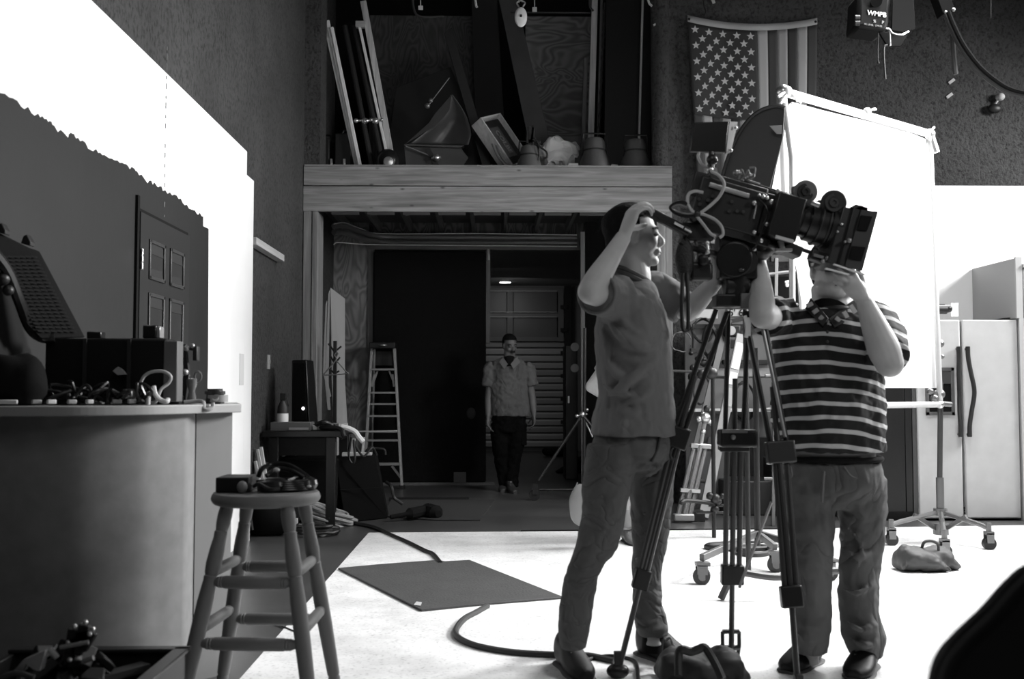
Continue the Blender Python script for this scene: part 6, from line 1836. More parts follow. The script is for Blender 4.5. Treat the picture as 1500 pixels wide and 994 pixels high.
mk('lower_bracket', B().bar(P(1186, 372, CY0-.03), P(1225, 386, CY0-.03), .05, .04), CBK, r, bevel=.005)
# monitor
my = CY0-.03
m_ = mk('monitor', B().prism([P(1017, 179, my), P(1068, 177, my), P(1063, 223, my), P(1011, 221, my)], (0, .03, 0)), g(.008, .3, key='mon'), r, bevel=.004)
mk('monitor_side', B().prism([P(1068.5, 177, my), P(1081, 178, my+.08), P(1071, 222, my+.08), P(1063.5, 223.5, my)], (0, .03, 0)), g(.025, .6, spec=.15, key='monside'), m_, bevel=.004)
mk('monitor_screw', B().sph(P(1078, 187, my+.04), .007).sph(P(1071, 220, my+.04), .007), CHR, m_)
mk('monitor_mount', B().tube([P(1042, 222, my), P(1041, 234, my)], .010, 8).sph(P(1043, 234, my), .022).sph(P(1048, 235, my-.02), .010).tube([P(1041, 240, my), P(1044, 262, my)], .014, 8), CBK, r)
mk('mount_clamp', B().sph(P(1041, 248, my-.02), .010).bar(P(1036, 252, my), P(1050, 250, my), .02, .02), CHR, r)
# pale cables
PCM = g(.38, .45, key='pale_cam_cable')
def camcab(pts, rr_=.006, m=PCM, Yo=-.1, n=6):
    return mk('cable', B().tube(crv([P(x, y, CY0+Yo) for x, y in pts], n), rr_, 7), m, r)
camcab([(1041, 250), (1052, 256), (1060, 266), (1060, 276), (1052, 290), (1038, 303), (1026, 312)], .0065)
camcab([(1030, 282), (1018, 280), (1009, 284), (1007, 295), (1012, 307), (1020, 313)], .0065)
camcab([(1022, 312), (1034, 315), (1048, 322), (1057, 332), (1059, 343), (1054, 348)], .0065)
camcab([(1020, 316), (1030, 328), (1040, 341), (1048, 346)], .0065)
camcab([(1024, 222), (1023, 230), (1028, 240), (1036, 246)], .006, PCM, -.02)
camcab([(1006, 304), (992, 300), (983, 306), (1003, 313), (1018, 312)], .005, g(.14, .4, key='pc4'))
camcab([(1018, 318), (1000, 316), (988, 311), (982, 303), (996, 296), (1010, 299)], .006, BLKS)
camcab([(1110, 290), (1120, 300), (1124, 315), (1118, 330), (1112, 350), (1104, 366)], .004, BLKS)
mk('cable_knot', B().sph(P(1021, 313, CY0-.1), .014).sph(P(1016, 318, CY0-.08), .02), DKM, r)
# viewfinder tube held by the man + side pad
mk('viewfinder_arm', B().bar(P(946, 307, CY0-.08), P(1010, 342, CY0-.08), .045, .035, side=(0, 1, 0)), g(.01, .4, key='vf'), r, bevel=.008)
mk('arm_trim', B().tube([P(988, 326, CY0-.11), P(1001, 333, CY0-.11)], .005, 8).tube([P(1003, 335, CY0-.11), P(1013, 340, CY0-.11)], .004, 8), g(.8, .3, .3, key='trim'), r)
b = B().bb(P(1000, 352, CY0-.06), P(1040, 330, CY0+.02))
mk('rear_block', b, CBK, r, bevel=.01)
mk('rear_pad', lumpy(B().sph(P(1003, 380, CY0-.05), (S(13, 4), .04, S(34, 4)), seg=22, rings=14), .006, 18), g(.012, .6, bump=.6, bscale=120, key='padk'), r)
b = B().tube(crv([P(1018, 352, CY0-.04), P(1023, 372, CY0-.04), P(1018, 396, CY0-.04), P(1012, 412, CY0-.04)], 5), .007, 7)
mk('grey_strap', b, g(.1, .5, key='gstrap'), r)
mk('hand_grip', B().bb(P(1012, 410, CY0-.06), P(1040, 386, CY0+.0)).cyl(P(1030, 372, CY0-.08), P(1033, 388, CY0-.07), S(9, 4), seg=16), CBK, r, bevel=.012)
mk('grip_lever', B().tube(crv([P(1036, 356, CY0-.09), P(1037, 368, CY0-.09), P(1034, 374, CY0-.09), P(1040, 380, CY0-.09)], 4), .006, 7).sph(P(1036, 356, CY0-.09), .011).sph(P(1037, 369, CY0-.09), .009), CHR, r)
r2 = one('hanging_strap', 'long black looped strap hanging below the viewfinder', 'strap', B().tube(crv([P(1000, 400, CY0-.1), P(999, 430, CY0-.1), P(999, 465, CY0-.1), P(1001, 482, CY0-.1), P(1005, 484, CY0-.1), P(1008, 478, CY0-.1), P(1008, 440, CY0-.1), P(1006, 400, CY0-.1)], 6), .008, 8), BLK)

# ================= PEOPLE =================
def hand(b, wrist, d, n_, size=1.0, curl=(.5, .6, .7, .8), thumb=(.8, .5, .4), flip=1, spread=.0, tcurl=.3):
    """d: direction along hand, n_: palm normal (fingers curl toward it); flip: thumb side"""
    d = V(d).normalized(); n_ = V(n_); n_ = (n_-d*n_.dot(d)).normalized()
    s = d.cross(n_)*flip      # toward the thumb
    k = size
    b.loft([(V(wrist)-d*.02*k, .026*k, .020*k), (V(wrist)+d*.02*k, .032*k, .019*k), (V(wrist)+d*.06*k, .040*k, .017*k), (V(wrist)+d*.095*k, .041*k, .013*k)], side=s, seg=14, n=4)
    b.sph(V(wrist)+d*.035*k+s*.022*k+n_*.008*k, (.020*k, .020*k, .020*k), seg=12, rings=8)
    for i in range(4):
        u = .031-.0205*i
        base = V(wrist)+d*(.092-.004*abs(i-1.2))*k+s*u*k
        L = (.040, .045, .041, .032)[i]*k
        dd = (d+s*(.06-.05*i)*(1+spread*4)).normalized(); p = base; rad = (.0092, .0095, .009, .0078)[i]*k
        pts = [p-dd*.015*k]; rs = [rad*1.05]
        pts.append(p); rs.append(rad*1.05)
        ax = dd.cross(n_)
        for j, f in enumerate((1.0, .68, .55)):
            ang = curl[i]*(.8 if j == 0 else 1.0)
            dd = Matrix.Rotation(ang, 3, ax) @ dd
            p = p+dd*L*f
            pts.append(p); rs.append(rad*(.98, .9, .72)[j])
        b.tube(crv(pts, 3), [rs[min(int(q/3), len(rs)-1)] for q in range(3*(len(pts)-1)+1)], 9)
        b.sph(pts[-1], rs[-1], seg=9, rings=6)
    # thumb
    base = V(wrist)+d*.030*k+s*.026*k+n_*.006*k
    dd = (s*thumb[0]+d*thumb[1]+n_*thumb[2]).normalized()
    p = base; pts = [p]; rs = [.013*k]
    ax = dd.cross(d)
    for j, L in enumerate((.038, .030, .024)):
        p = p+dd*L*k; pts.append(p); rs.append((.0115, .0105, .008)[j]*k)
        if ax.length > 1e-4: dd = Matrix.Rotation(tcurl, 3, ax.normalized()) @ dd
    b.tube(crv(pts, 3), [rs[min(int(q/3), len(rs)-1)] for q in range(10)], 9)
    b.sph(pts[-1], rs[-1], seg=9, rings=6)

def head(b, C, f, u, k=1.0, wide=1.0):
    f = V(f).normalized(); u = V(u); u = (u-f*u.dot(f)).normalized(); s = u.cross(f)
    R = Matrix((f, s, u)).transposed(); C = V(C)
    def e(cf, cs, cu, rf, rs, ru):
        b.sph(C+(f*cf+s*cs+u*cu)*k, (rf*k, rs*k, ru*k), R, 22, 16)
    W = wide
    e(-.018, 0, .035, .096, .076*W**.3, .086)
    e(.012, 0, -.022, .078, .063*W, .088)
    e(.030, 0, -.080, .050, .046*W, .036)
    e(.068, 0, -.100, .022, .024*W, .020)
    e(-.01, 0, -.055, .06, .060*W, .045)
    e(.066, 0, .024, .026, .050, .016)
    for q in (-1, 1):
        e(.060, q*.034*W, -.030, .026, .024, .026)
        e(-.006, q*.074*W**.6, -.012, .017, .010, .030)
        e(.004, q*.079*W**.6, .002, .012, .008, .016)
    b.loft([(C+(f*.078+u*.016)*k, .008*k, .008*k), (C+(f*.095+u*-.008)*k, .010*k, .011*k), (C+(f*.106+u*-.028)*k, .015*k, .012*k), (C+(f*.092+u*-.042)*k, .014*k, .008*k)], side=s, seg=12, n=3)
    e(.086, 0, -.060, .014, .024, .0075)
    e(.083, 0, -.073, .014, .022, .0075)
    return f, s, u, R
def face_bits(parent, C, f, s, u, R, k, skin, hairmat, eyes=True, brow=True, wide=1.0):
    C = V(C)
    for q in (-1, 1):
        p = C+(f*.078+s*q*.031*wide+u*.000)*k
        mk('eye', B().sph(p, (.0105*k, .0135*k, .009*k), R, 14, 10), g(.10, .3, key='eye_white'), parent)
        mk('pupil', B().sph(p+f*.0075*k, (.005*k, .0058*k, .0058*k), R, 10, 8), BLKS, parent)
        if brow:
            mk('eyebrow', B().tube(crv([C+(f*.084+s*q*.012+u*.020)*k, C+(f*.087+s*q*.030+u*.027)*k, C+(f*.068+s*q*.052+u*.020)*k], 4), .0045*k, 7), hairmat, parent)
        for t in (-1,):
            mk('eyelid', B().sph(p+u*.005*k-f*.001, (.0115*k, .0150*k, .0075*k), R, 14, 10), skin, parent)
    mk('lip_line', B().tube(crv([C+(f*.088+s*-.024+u*-.068)*k, C+(f*.099+u*-.0665)*k, C+(f*.088+s*.024+u*-.068)*k], 5), .0022*k, 6), g(.03, .5, key='lipline'), parent)

def hair(C, f, s, u, R, k, mat, parent, crown=.006, back=True, seed=0):
    b = B()
    C = V(C)
    b.sph(C+(f*-.024+u*.042)*k, ((.098+crown)*k, (.078+crown)*k, (.086+crown)*k), R, 30, 20)
    b.sph(C+(f*-.060+u*-.010)*k, (.060*k, .070*k, .070*k), R, 24, 16)
    me = remeshed('hair', b, .006, 2, .008, .006)
    # trim the hair off the face
    import bmesh
    bm = bmesh.new(); bm.from_mesh(me)
    dead = []
    for v in bm.verts:
        d = (v.co-C)/k
        df, du, ds = d.dot(f), d.dot(u), abs(d.dot(s))
        if df > .02 and du < .060+ (df-.02)*.25: dead.append(v)
        elif df > -.03 and du < .028: dead.append(v)
        elif du < -.065: dead.append(v)
    bmesh.ops.delete(bm, geom=dead, context='VERTS')
    bm.to_mesh(me); bm.free()
    return mk('hair', me, mat, parent)

SKIN = g(.44, .5, bump=.12, bscale=90, var=.08, vscale=12, key='skin', bdist=.002)
SKIN3 = g(.13, .5, var=.06, vscale=12, key='skin_dark')

def shoe(name, heel, toe, h, mat, parent, k=1.0, w=.048):
    heel = V(heel); toe = V(toe); d = (toe-heel); L = d.length; d.normalize()
    u = V((0, 0, 1)); s = d.cross(u)
    b = B()
    b.loft([(heel+d*.0+u*.05*k, w*.55, .045*k), (heel+d*.03+u*.055*k, w*.78, .055*k), (heel+d*L*.35+u*.05*k, w*.85, .05*k), (heel+d*L*.62+u*.035*k, w*1.05, .035*k), (heel+d*L*.85+u*.026*k, w*.95, .026*k), (toe+u*.02*k, w*.5, .018*k)], side=s, seg=18, n=4, fixed=d)
    b.loft([(heel+d*.055+u*.05, .042, .046), (heel+d*.05+u*.12, .042, .045)], side=s, seg=16, n=3)
    for i, q in enumerate(b.v):
        if q.z < heel.z+.006: b.v[i].z = heel.z+.006
    me = remeshed(name, b, .007, 3)
    o = mk(name, me, mat, parent)
    sb = B().loft([(heel+d*-.012+u*.008, w*.6, .008), (heel+d*.03+u*.008, w*.85, .009), (heel+d*L*.35+u*.008, w*.85, .009), (heel+d*L*.65+u*.008, w*1.08, .009), (heel+d*L*.88+u*.008, w*.95, .008), (toe+d*.008+u*.008, w*.5, .008)], side=s, seg=14, n=4, fixed=d)
    mk('sole', sb, g(.05, .6, key='sole'), o)
    lb = B()
    for i in range(4):
        c = heel+d*(L*(.42+.075*i))+u*(.088-.010*i)*k
        lb.tube([c-s*.024, c+s*.024+d*.01], .003, 6)
    mk('laces', lb, g(.12, .6, key='lace'), o)
    return o

# ---------- man 1: profile, at the viewfinder ----------
M1 = 4.05
r = root('person', V((P(900, 900, M1).x, M1, 0)), 'man in a plain polo and jeans holding the viewfinder to his forehead', 'person')
hc = P(930, 346, M1); kf = 1.02
ff, uu = V((.985, -.10, .03)), V((-.03, 0, 1))
# joints
shN = P(899, 436, M1-.17); elN = P(864, 427, M1-.36); wrN = P(914, 346, M1-.19)
shF = P(965, 428, M1+.15); elF = P(1008, 456, M1+.10); wrF = P(1050, 410, M1-.02)
hipN = P(898, 660, M1-.085); kneeN = P(872, 800, M1-.06); ankN = PF(838, 962); ankN.z = .11; 
hipF = P(955, 660, M1+.09); kneeF = P(951, 800, M1+.10); ankF = P(957, 926, M1+.12)
b = B()
f1, s1, u1, R1 = head(b, hc, ff, uu, kf)
b.loft([(hc-u1*.05-f1*.025, .056, .060), (P(932, 402, M1), .056, .058), (P(927, 425, M1), .07, .07)], side=s1, seg=18)
b.loft([(P(927, 425, M1), .10, .08), (P(925, 455, M1), .17, .10), (P(926, 520, M1), .15, .105), (P(928, 600, M1), .14, .10), (P(926, 650, M1), .15, .11)], side=(0, 1, 0), seg=22)
def limb(b, pts, side=(0, 1, 0), n=5): b.loft(pts, side=side, seg=16, n=n)
limb(b, [(shN, .055, .055), (shN.lerp(elN, .5), .052, .05), (elN, .046, .046)])
b.sph(elN, .045)
limb(b, [(elN, .044, .046), (elN.lerp(wrN, .22), .046, .048), (elN.lerp(wrN, .6), .036, .038), (wrN, .026, .030)])
hand(b, wrN, V((.35, .05, .93)), V((.85, .38, -.35)), 1.14, curl=(.66, .72, .78, .84), thumb=(.15, .45, .85), flip=1, spread=.1, tcurl=.12)
limb(b, [(shF, .055, .055), (shF.lerp(elF, .5), .05, .05), (elF, .044, .044)])
b.sph(elF, .042)
limb(b, [(elF, .042, .044), (elF.lerp(wrF, .3), .043, .044), (wrF, .027, .030)])
hand(b, wrF, P(1042, 370, M1-.04)-wrF, V((-1, -.1, 0)), 1.0, curl=(.55, .6, .65, .7), thumb=(.5, .6, .5), flip=-1)
for a_, k_, n_ in ((hipN, kneeN, ankN), (hipF, kneeF, ankF)):
    limb(b, [(a_, .055, .055), (a_.lerp(k_, .5), .045, .045), (k_, .032, .032), (k_.lerp(n_, .35), .030, .030), (n_, .028, .030), (n_+V((0, 0, -.05)), .03, .034)])
me = remeshed('body', b, .0055, 3)
body = mk('body', me, SKIN, r)
face_bits(body, hc, f1, s1, u1, R1, kf, SKIN, g(.03, .7, key='brow'))
hm = g(.005, .8, bump=.7, bscale=160, spec=.12, key='hair_dark')
hair(hc, f1, s1, u1, R1, kf, hm, r, .008)
# shirt
SH1 = cloth(.15, .5, 3.0, .1, 'polo_grey', (1, 1, .55), .04)
b = B()
b.loft([(P(929, 412, M1), .085, .075), (P(927, 424, M1), .14, .09), (P(925, 442, M1), .20, .115), (P(926, 480, M1), .205, .148), (P(928, 530, M1), .185, .150), (P(931, 580, M1), .180, .150), (P(928, 615, M1), .19, .163), (P(929, 637, M1), .195, .170)], side=(0, 1, 0), seg=30, n=5, fixed=(0, 0, -1))
limb(b, [(shN+V((.05, .03, .0)), .085, .09), (shN, .080, .088), (shN.lerp(elN, .50), .075, .080), (shN.lerp(elN, .72), .070, .074)], side=(1, 0, 0))
limb(b, [(shF+V((-.05, 0, 0)), .085, .09), (shF, .078, .085), (shF.lerp(elF, .6), .07, .072), (shF.lerp(elF, .85), .068, .07)], side=(0, 1, 0))
for pts, rr_ in (([(884, 452), (900, 480), (925, 502), (955, 510), (978, 500)], .020), ([(890, 440), (905, 462), (930, 486), (950, 492)], .014),
        ([(935, 430), (940, 460), (950, 490), (957, 505)], .016), ([(972, 505), (955, 530), (930, 552), (905, 570), (885, 585)], .018),
        ([(978, 520), (968, 550), (940, 580), (910, 596)], .014), ([(885, 520), (900, 545), (925, 560)], .014), ([(968, 560), (970, 595), (966, 632)], .013),
        ([(945, 575), (948, 605), (944, 634)], .012), ([(900, 600), (925, 606), (950, 598)], .013), ([(882, 480), (890, 510), (888, 545)], .014), ([(965, 440), (972, 470), (975, 500)], .014),
        ([(915, 610), (912, 634)], .012), ([(880, 560), (900, 575), (930, 578)], .012)):
    ridge(b, pts, 928, .197 if pts[0][1] < 515 else .186, .155, M1, rr_*1.25)
me = remeshed('shirt', b, .008, 3, .014, .006)
shirt = mk('polo_shirt', me, SH1, r)
# sleeve openings: darker inside rings + cuffs
dN = (elN-shN).normalized()
mk('sleeve_cuff', B().tube([shN.lerp(elN, .70)+q_ for q_ in []] or crv([shN.lerp(elN, .72)+ (frame(dN)[0]*cos(2*pi*t/14)+frame(dN)[1]*sin(2*pi*t/14))*.074 for t in range(14)], 2, True), .006, 7, True), g(.13, .8, key='cuff'), shirt)
# collar
b = B()
cpts = [P(927, 405, M1)+V((.068*cos(a), .072*sin(a), -.034*cos(a))) for a in [2*pi*t/16 for t in range(16)]]
b.tube(crv(cpts, 2, True), .014, 8, True)
b.tube(crv([q+V((0, 0, -.02))+ (q-P(927, 405, M1))*.12 for q in cpts], 2, True), .015, 8, True)
b.prism([P(944, 405, M1-.05), P(957, 424, M1-.07), P(944, 431, M1-.09), P(925, 415, M1-.09)], (0, -.008, 0))
b.prism([P(944, 405, M1+.05), P(961, 418, M1+.04), P(955, 426, M1+.02), P(944, 412, M1+.05)], (0, .008, 0))
mk('collar', b, g(.05, .8, key='collar'), shirt, bevel=.002)
mk('placket', B().tube(crv([P(950, 424, M1-.12), P(956, 440, M1-.125), P(961, 458, M1-.13), P(963, 478, M1-.135)], 4), .010, 6), g(.12, .8, key='plkt'), shirt)
b = B()
for (x, y) in ((954, 432), (958, 449), (962, 468)): b.sph(P(x, y, M1-.14), (.006, .004, .006), seg=10, rings=6)
mk('button', b, g(.4, .4, key='btn'), shirt)
# jeans
JN1 = cloth(.11, .8, 5.0, .25, 'jeans', (1, 1, 1.3), .04)
b = B()
b.loft([(P(927, 622, M1), .165, .145), (P(925, 650, M1), .175, .155), (P(924, 668, M1), .165, .150), (P(925, 688, M1), .09, .10)], side=(0, 1, 0), seg=26, fixed=(0, 0, -1))
def px_limb(b, lst, Yf, side=(0, 1, 0), depth=1.0):
    rings = []
    n_ = len(lst)
    for i, (y, x0, x1) in enumerate(lst):
        Y = Yf(y)
        wpx = S((x1-x0)/2, Y)
        rings.append((P((x0+x1)/2, y, Y), wpx*depth, wpx))
    b.loft(rings, side=side, seg=20, n=4, fixed=(0, 0, -1))
yN = lambda y: M1-.085 + (y-660)/300*(-.03)
yF = lambda y: M1+.09 + (y-660)/280*.05
px_limb(b, [(650, 862, 935), (680, 856, 932), (720, 853, 923), (760, 851, 915), (785, 846, 908), (806, 841, 902), (830, 831, 882), (860, 824, 872), (895, 819, 868), (925, 818, 863), (948, 821, 860)], yN, depth=1.05)
px_limb(b, [(650, 918, 985), (680, 918, 988), (720, 922, 986), (760, 925, 982), (800, 927, 977), (815, 927, 973), (840, 925, 968), (880, 927, 970), (905, 929, 977), (930, 937, 978)], yF, depth=1.0)
for pts, xc_, rr_ in (([(846, 790), (870, 800), (900, 792)], 873, .014), ([(842, 808), (868, 818), (894, 806)], 868, .016), ([(836, 822), (855, 832), (880, 826)], 858, .013), ([(858, 700), (880, 716), (912, 700)], 888, .010),
        ([(822, 925), (840, 934), (860, 926)], 842, .013), ([(820, 905), (842, 914), (864, 902)], 842, .011), ([(850, 770), (872, 776), (905, 768)], 880, .010), ([(828, 850), (838, 880), (836, 905)], 845, .010)):
    ridge(b, pts, xc_, .070, .080, M1-.10, rr_)
for pts, xc_, rr_ in (([(928, 800), (950, 808), (974, 798)], 951, .012), ([(928, 818), (950, 828), (972, 816)], 950, .014), ([(928, 900), (950, 912), (974, 900)], 952, .013), ([(932, 918), (955, 924), (976, 914)], 955, .012), ([(932, 850), (945, 866), (966, 872)], 949, .010)):
    ridge(b, pts, xc_, .055, .064, M1+.12, rr_)
for pts, rr_ in (([(880, 668), (905, 682), (935, 700)], .010), ([(940, 700), (960, 690), (980, 670)], .010)):
    ridge(b, pts, 922, .162, .165, M1, rr_)
me = remeshed('jeans', b, .008, 3, .010, .006)
jeans = mk('jeans', me, JN1, r)
mk('pocket_seam', B().tube(crv([P(966, 640, M1-.15), P(962, 658, M1-.15), P(954, 676, M1-.155)], 4), .006, 6), BLK, jeans)
# socks / ankle skin and shoes
fa_ = PF(822, 972); fb_ = PF(872, 1012)
SHO = g(.006, .5, spec=.25, key='shoe')
fa_.z = 0; fb_.z = 0
shoe('shoe', fa_, fa_+(fb_-fa_).normalized()*.31, .1, SHO, r, 1.35, .055)
fc_ = PF(938, 958); fd_ = PF(990, 975)
shoe('shoe', V((fc_.x, fc_.y, 0)), V((fc_.x, fc_.y, 0))+(fd_-fc_).normalized()*.30, .1, SHO, r, 1.5, .055)
q = ankN
mk('sock', B().cyl(V((q.x-.005, q.y, .07)), V((q.x, q.y, .16)), .042), g(.3, .9, key='sock_pale'), r)
q = P(957, 935, M1+.14)
mk('sock', B().cyl(V((q.x-.005, q.y, .07)), V((q.x, q.y, q.z+.02)), .044), BLKM, r)
mk('shoe_lace_tangle', B().tube(crv([P(975, 938, 4.15), P(982, 934, 4.12), P(986, 944, 4.12), P(996, 950, 4.12), P(984, 946, 4.12)], 4), .005, 6), g(.2, .6, key='lace2'), r)

# ---------- man 2: striped shirt ----------
M2 = 4.15
r = root('person', V((P(1220, 900, M2).x, M2, 0)), 'heavyset man in a black and grey striped polo facing the camera', 'person')
hc = P(1219, 396, M2); kf = 1.0
ff, uu = V((.05, -1, -.02)), V((0, 0, 1))
shR = P(1140, 466, M2); elR = P(1117, 462, M2-.28); wrR = P(1112, 388, M2-.12)
shL = P(1288, 476, M2); elL = P(1303, 532, M2-.24); wrL = P(1266, 440, M2-.24)
b = B()
f1, s1, u1, R1 = head(b, hc, ff, uu, kf, 1.18)
b.sph(hc-u1*.075+f1*.02, (.085, .07, .05), None)
b.loft([(hc-u1*.06-f1*.03, .075, .075), (P(1218, 448, M2+.02), .080, .080), (P(1216, 462, M2+.02), .10, .09)], side=s1, seg=18)
b.loft([(P(1216, 460, M2), .12, .08), (P(1215, 485, M2), .20, .12), (P(1214, 560, M2), .19, .14), (P(1216, 640, M2), .18, .14), (P(1218, 690, M2), .18, .13)], side=(1, 0, 0), seg=24)
limb(b, [(shR, .06, .06), (shR.lerp(elR, .5), .058, .055), (elR, .050, .050)])
b.sph(elR, .05)
limb(b, [(elR, .05, .05), (elR.lerp(wrR, .3), .050, .050), (elR.lerp(wrR, .7), .040, .040), (wrR, .031, .031)])
hand(b, wrR, P(1108, 350, M2-.10)-wrR, V((-.2, -1, 0)), 1.0, curl=(.6, .6, .65, .7), flip=1)
limb(b, [(shL, .06, .06), (shL.lerp(elL, .5), .060, .058), (elL, .054, .052)])
b.sph(elL, .054)
limb(b, [(elL, .054, .054), (elL.lerp(wrL, .25), .062, .058), (elL.lerp(wrL, .65), .048, .044), (wrL, .032, .030)], side=(1, 0, 0))
hand(b, wrL, V((-.62, -.05, .78)), V((.05, 1, .1)), .98, curl=(.45, .5, .55, .6), thumb=(.5, .7, .3), flip=-1, spread=.35)
for hx, kx, axx in ((1180, 1186, 1188), (1252, 1262, 1264)):
    a_ = P(hx, 690, M2); k_ = P(kx, 810, M2); n_ = P(axx, 950, M2)
    limb(b, [(a_, .06, .06), (a_.lerp(k_, .5), .05, .05), (k_, .036, .036), (k_.lerp(n_, .35), .034, .034), (n_, .03, .03), (n_+V((0, 0, -.06)), .03, .034)], side=(1, 0, 0))
me = remeshed('body', b, .0055, 3)
body = mk('body', me, SKIN, r)
face_bits(body, hc, f1, s1, u1, R1, kf, SKIN, g(.04, .7, key='brow2'), wide=1.05)
hair(hc, f1, s1, u1, R1, kf, g(.015, .8, bump=.6, bscale=150, spec=.15, key='hair_brown'), r, .006)
# striped material
def stripes():
    m = bpy.data.materials.new('striped_cloth'); m.use_nodes = True
    nt = m.node_tree; L = nt.links.new
    bs = nt.nodes['Principled BSDF']; bs.inputs['Roughness'].default_value = .85
    tc = nt.nodes.new('ShaderNodeTexCoord')
    sx = nt.nodes.new('ShaderNodeSeparateXYZ'); L(tc.outputs['Object'], sx.inputs[0])
    x2 = nt.nodes.new('ShaderNodeMath'); x2.operation = 'MULTIPLY'; L(sx.outputs[0], x2.inputs[0]); L(sx.outputs[0], x2.inputs[1])
    x3 = nt.nodes.new('ShaderNodeMath'); x3.operation = 'MULTIPLY_ADD'; L(x2.outputs[0], x3.inputs[0]); x3.inputs[1].default_value = .55; L(sx.outputs[2], x3.inputs[2])
    x4 = nt.nodes.new('ShaderNodeMath'); x4.operation = 'MULTIPLY_ADD'; L(sx.outputs[0], x4.inputs[0]); x4.inputs[1].default_value = .05; L(x3.outputs[0], x4.inputs[2])
    nz = nt.nodes.new('ShaderNodeTexNoise'); nz.inputs['Scale'].default_value = 5; L(tc.outputs['Object'], nz.inputs['Vector'])
    x5 = nt.nodes.new('ShaderNodeMath'); x5.operation = 'MULTIPLY_ADD'; L(nz.outputs[0], x5.inputs[0]); x5.inputs[1].default_value = .03; L(x4.outputs[0], x5.inputs[2])
    md = nt.nodes.new('ShaderNodeMath'); md.operation = 'WRAP'; L(x5.outputs[0], md.inputs[0]); md.inputs[1].default_value = .0545; md.inputs[2].default_value = 0
    gt = nt.nodes.new('ShaderNodeMath'); gt.operation = 'LESS_THAN'; L(md.outputs[0], gt.inputs[0]); gt.inputs[1].default_value = .0168
    r_ = nt.nodes.new('ShaderNodeMapRange'); L(gt.outputs[0], r_.inputs[0]); r_.inputs['To Min'].default_value = .006; r_.inputs['To Max'].default_value = .5
    L(r_.outputs[0], bs.inputs['Base Color'])
    return m
STR = stripes()
b = B()
Y2 = lambda y: M2-.01
b.loft([(P(1217, 449, M2+.01), .09, .08), (P(1216, 458, M2), .17, .10), (P(1215, 474, M2), .225, .125), (P(1212, 505, M2), .228, .15), (P(1213, 550, M2), .222, .17), (P(1213, 600, M2), .225, .185), (P(1215, 640, M2), .222, .18), (P(1217, 660, M2), .219, .172)], side=(1, 0, 0), seg=32, n=5, fixed=(0, 0, -1))
limb(b, [(shR+V((.06, .02, 0)), .09, .085), (shR, .085, .082), (shR.lerp(elR, .45), .080, .078), (shR.lerp(elR, .66), .078, .076)], side=(0, 0, 1))
limb(b, [(shL+V((-.06, .02, .02)), .09, .085), (shL, .085, .082), (shL.lerp(elL, .5), .086, .082), (shL.lerp(elL, .85), .084, .08)], side=(1, 0, 0))
me = remeshed('shirt', b, .009, 3, .024, .008)
shirt = mk('striped_polo', me, STR, r)
# collar
b = B()
b.tube(crv([P(1218, 450, M2)+V((.082*cos(a), .085*sin(a), .012 if sin(a) > 0 else -.01)) for a in [2*pi*t/16 for t in range(16)]], 2, True), .012, 8, True)
b.prism([P(1187, 436, M2-.06), P(1179, 452, M2-.09), P(1205, 478, M2-.14), P(1213, 466, M2-.12)], (0, -.008, 0))
b.prism([P(1251, 438, M2-.05), P(1262, 458, M2-.09), P(1222, 480, M2-.14), P(1213, 466, M2-.12)], (0, -.008, 0))
mk('collar', b, BLK, shirt, bevel=.002)
b = B()
for (xa_, ya_, xb_, yb_) in ((1182, 448, 1190, 444), (1191, 458, 1198, 453), (1200, 468, 1205, 463), (1246, 447, 1253, 458), (1236, 456, 1241, 465), (1224, 465, 1230, 470), (1211, 474, 1216, 478)):
    b.bar(P(xa_, ya_, M2-.125), P(xb_, yb_, M2-.125), .010, .016)
mk('collar_stripe', b, g(.38, .8, key='cst'), shirt)
mk('undershirt', B().loft([(P(1216, 452, M2-.03), .075, .06), (P(1213, 470, M2-.07), .04, .03)], side=(1, 0, 0), seg=14), BLKM, shirt)
b = B()
for y in (486, 500): b.sph(P(1212, y, M2-.165), (.006, .004, .006), seg=9, rings=6)
mk('button', b, DK, shirt)
# jeans
JN2 = cloth(.11, .8, 3.6, .3, 'jeans_baggy', (1, 1, .7), .05)
b = B()
b.loft([(P(1218, 673, M2), .196, .143), (P(1219, 692, M2), .205, .152), (P(1221, 718, M2), .195, .140), (P(1222, 745, M2), .11, .07)], side=(1, 0, 0), seg=28, fixed=(0, 0, -1))
px_limb(b, [(700, 1142, 1222), (740, 1148, 1223), (780, 1154, 1222), (820, 1158, 1218), (860, 1160, 1217), (895, 1162, 1218), (925, 1160, 1216), (955, 1165, 1212)], lambda y: M2-.01, side=(1, 0, 0), depth=1.0)
px_limb(b, [(700, 1222, 1297), (740, 1226, 1298), (780, 1231, 1296), (820, 1230, 1291), (860, 1228, 1285), (900, 1230, 1287), (930, 1234, 1296), (960, 1246, 1293)], lambda y: M2+.02, side=(1, 0, 0), depth=1.0)
for pts, xc_, rr_ in (([(1156, 800), (1185, 812), (1215, 800)], 1187, .012), ([(1160, 905), (1190, 918), (1214, 905)], 1190, .014), ([(1164, 925), (1188, 940), (1212, 928)], 1188, .014), ([(1205, 740), (1190, 780), (1178, 840)], 1188, .012), ([(1178, 860), (1196, 880), (1212, 900)], 1190, .012),
        ([(1235, 800), (1260, 815), (1288, 800)], 1261, .013), ([(1240, 770), (1262, 800), (1250, 850)], 1262, .012), ([(1236, 905), (1260, 922), (1290, 912)], 1262, .015), ([(1240, 930), (1265, 946), (1292, 934)], 1266, .015), ([(1240, 700), (1256, 740), (1280, 775)], 1258, .012), ([(1232, 860), (1255, 868), (1280, 855)], 1258, .012)):
    ridge(b, pts, xc_, .082, .088, M2, rr_)
me = remeshed('jeans', b, .009, 3, .012, .008)
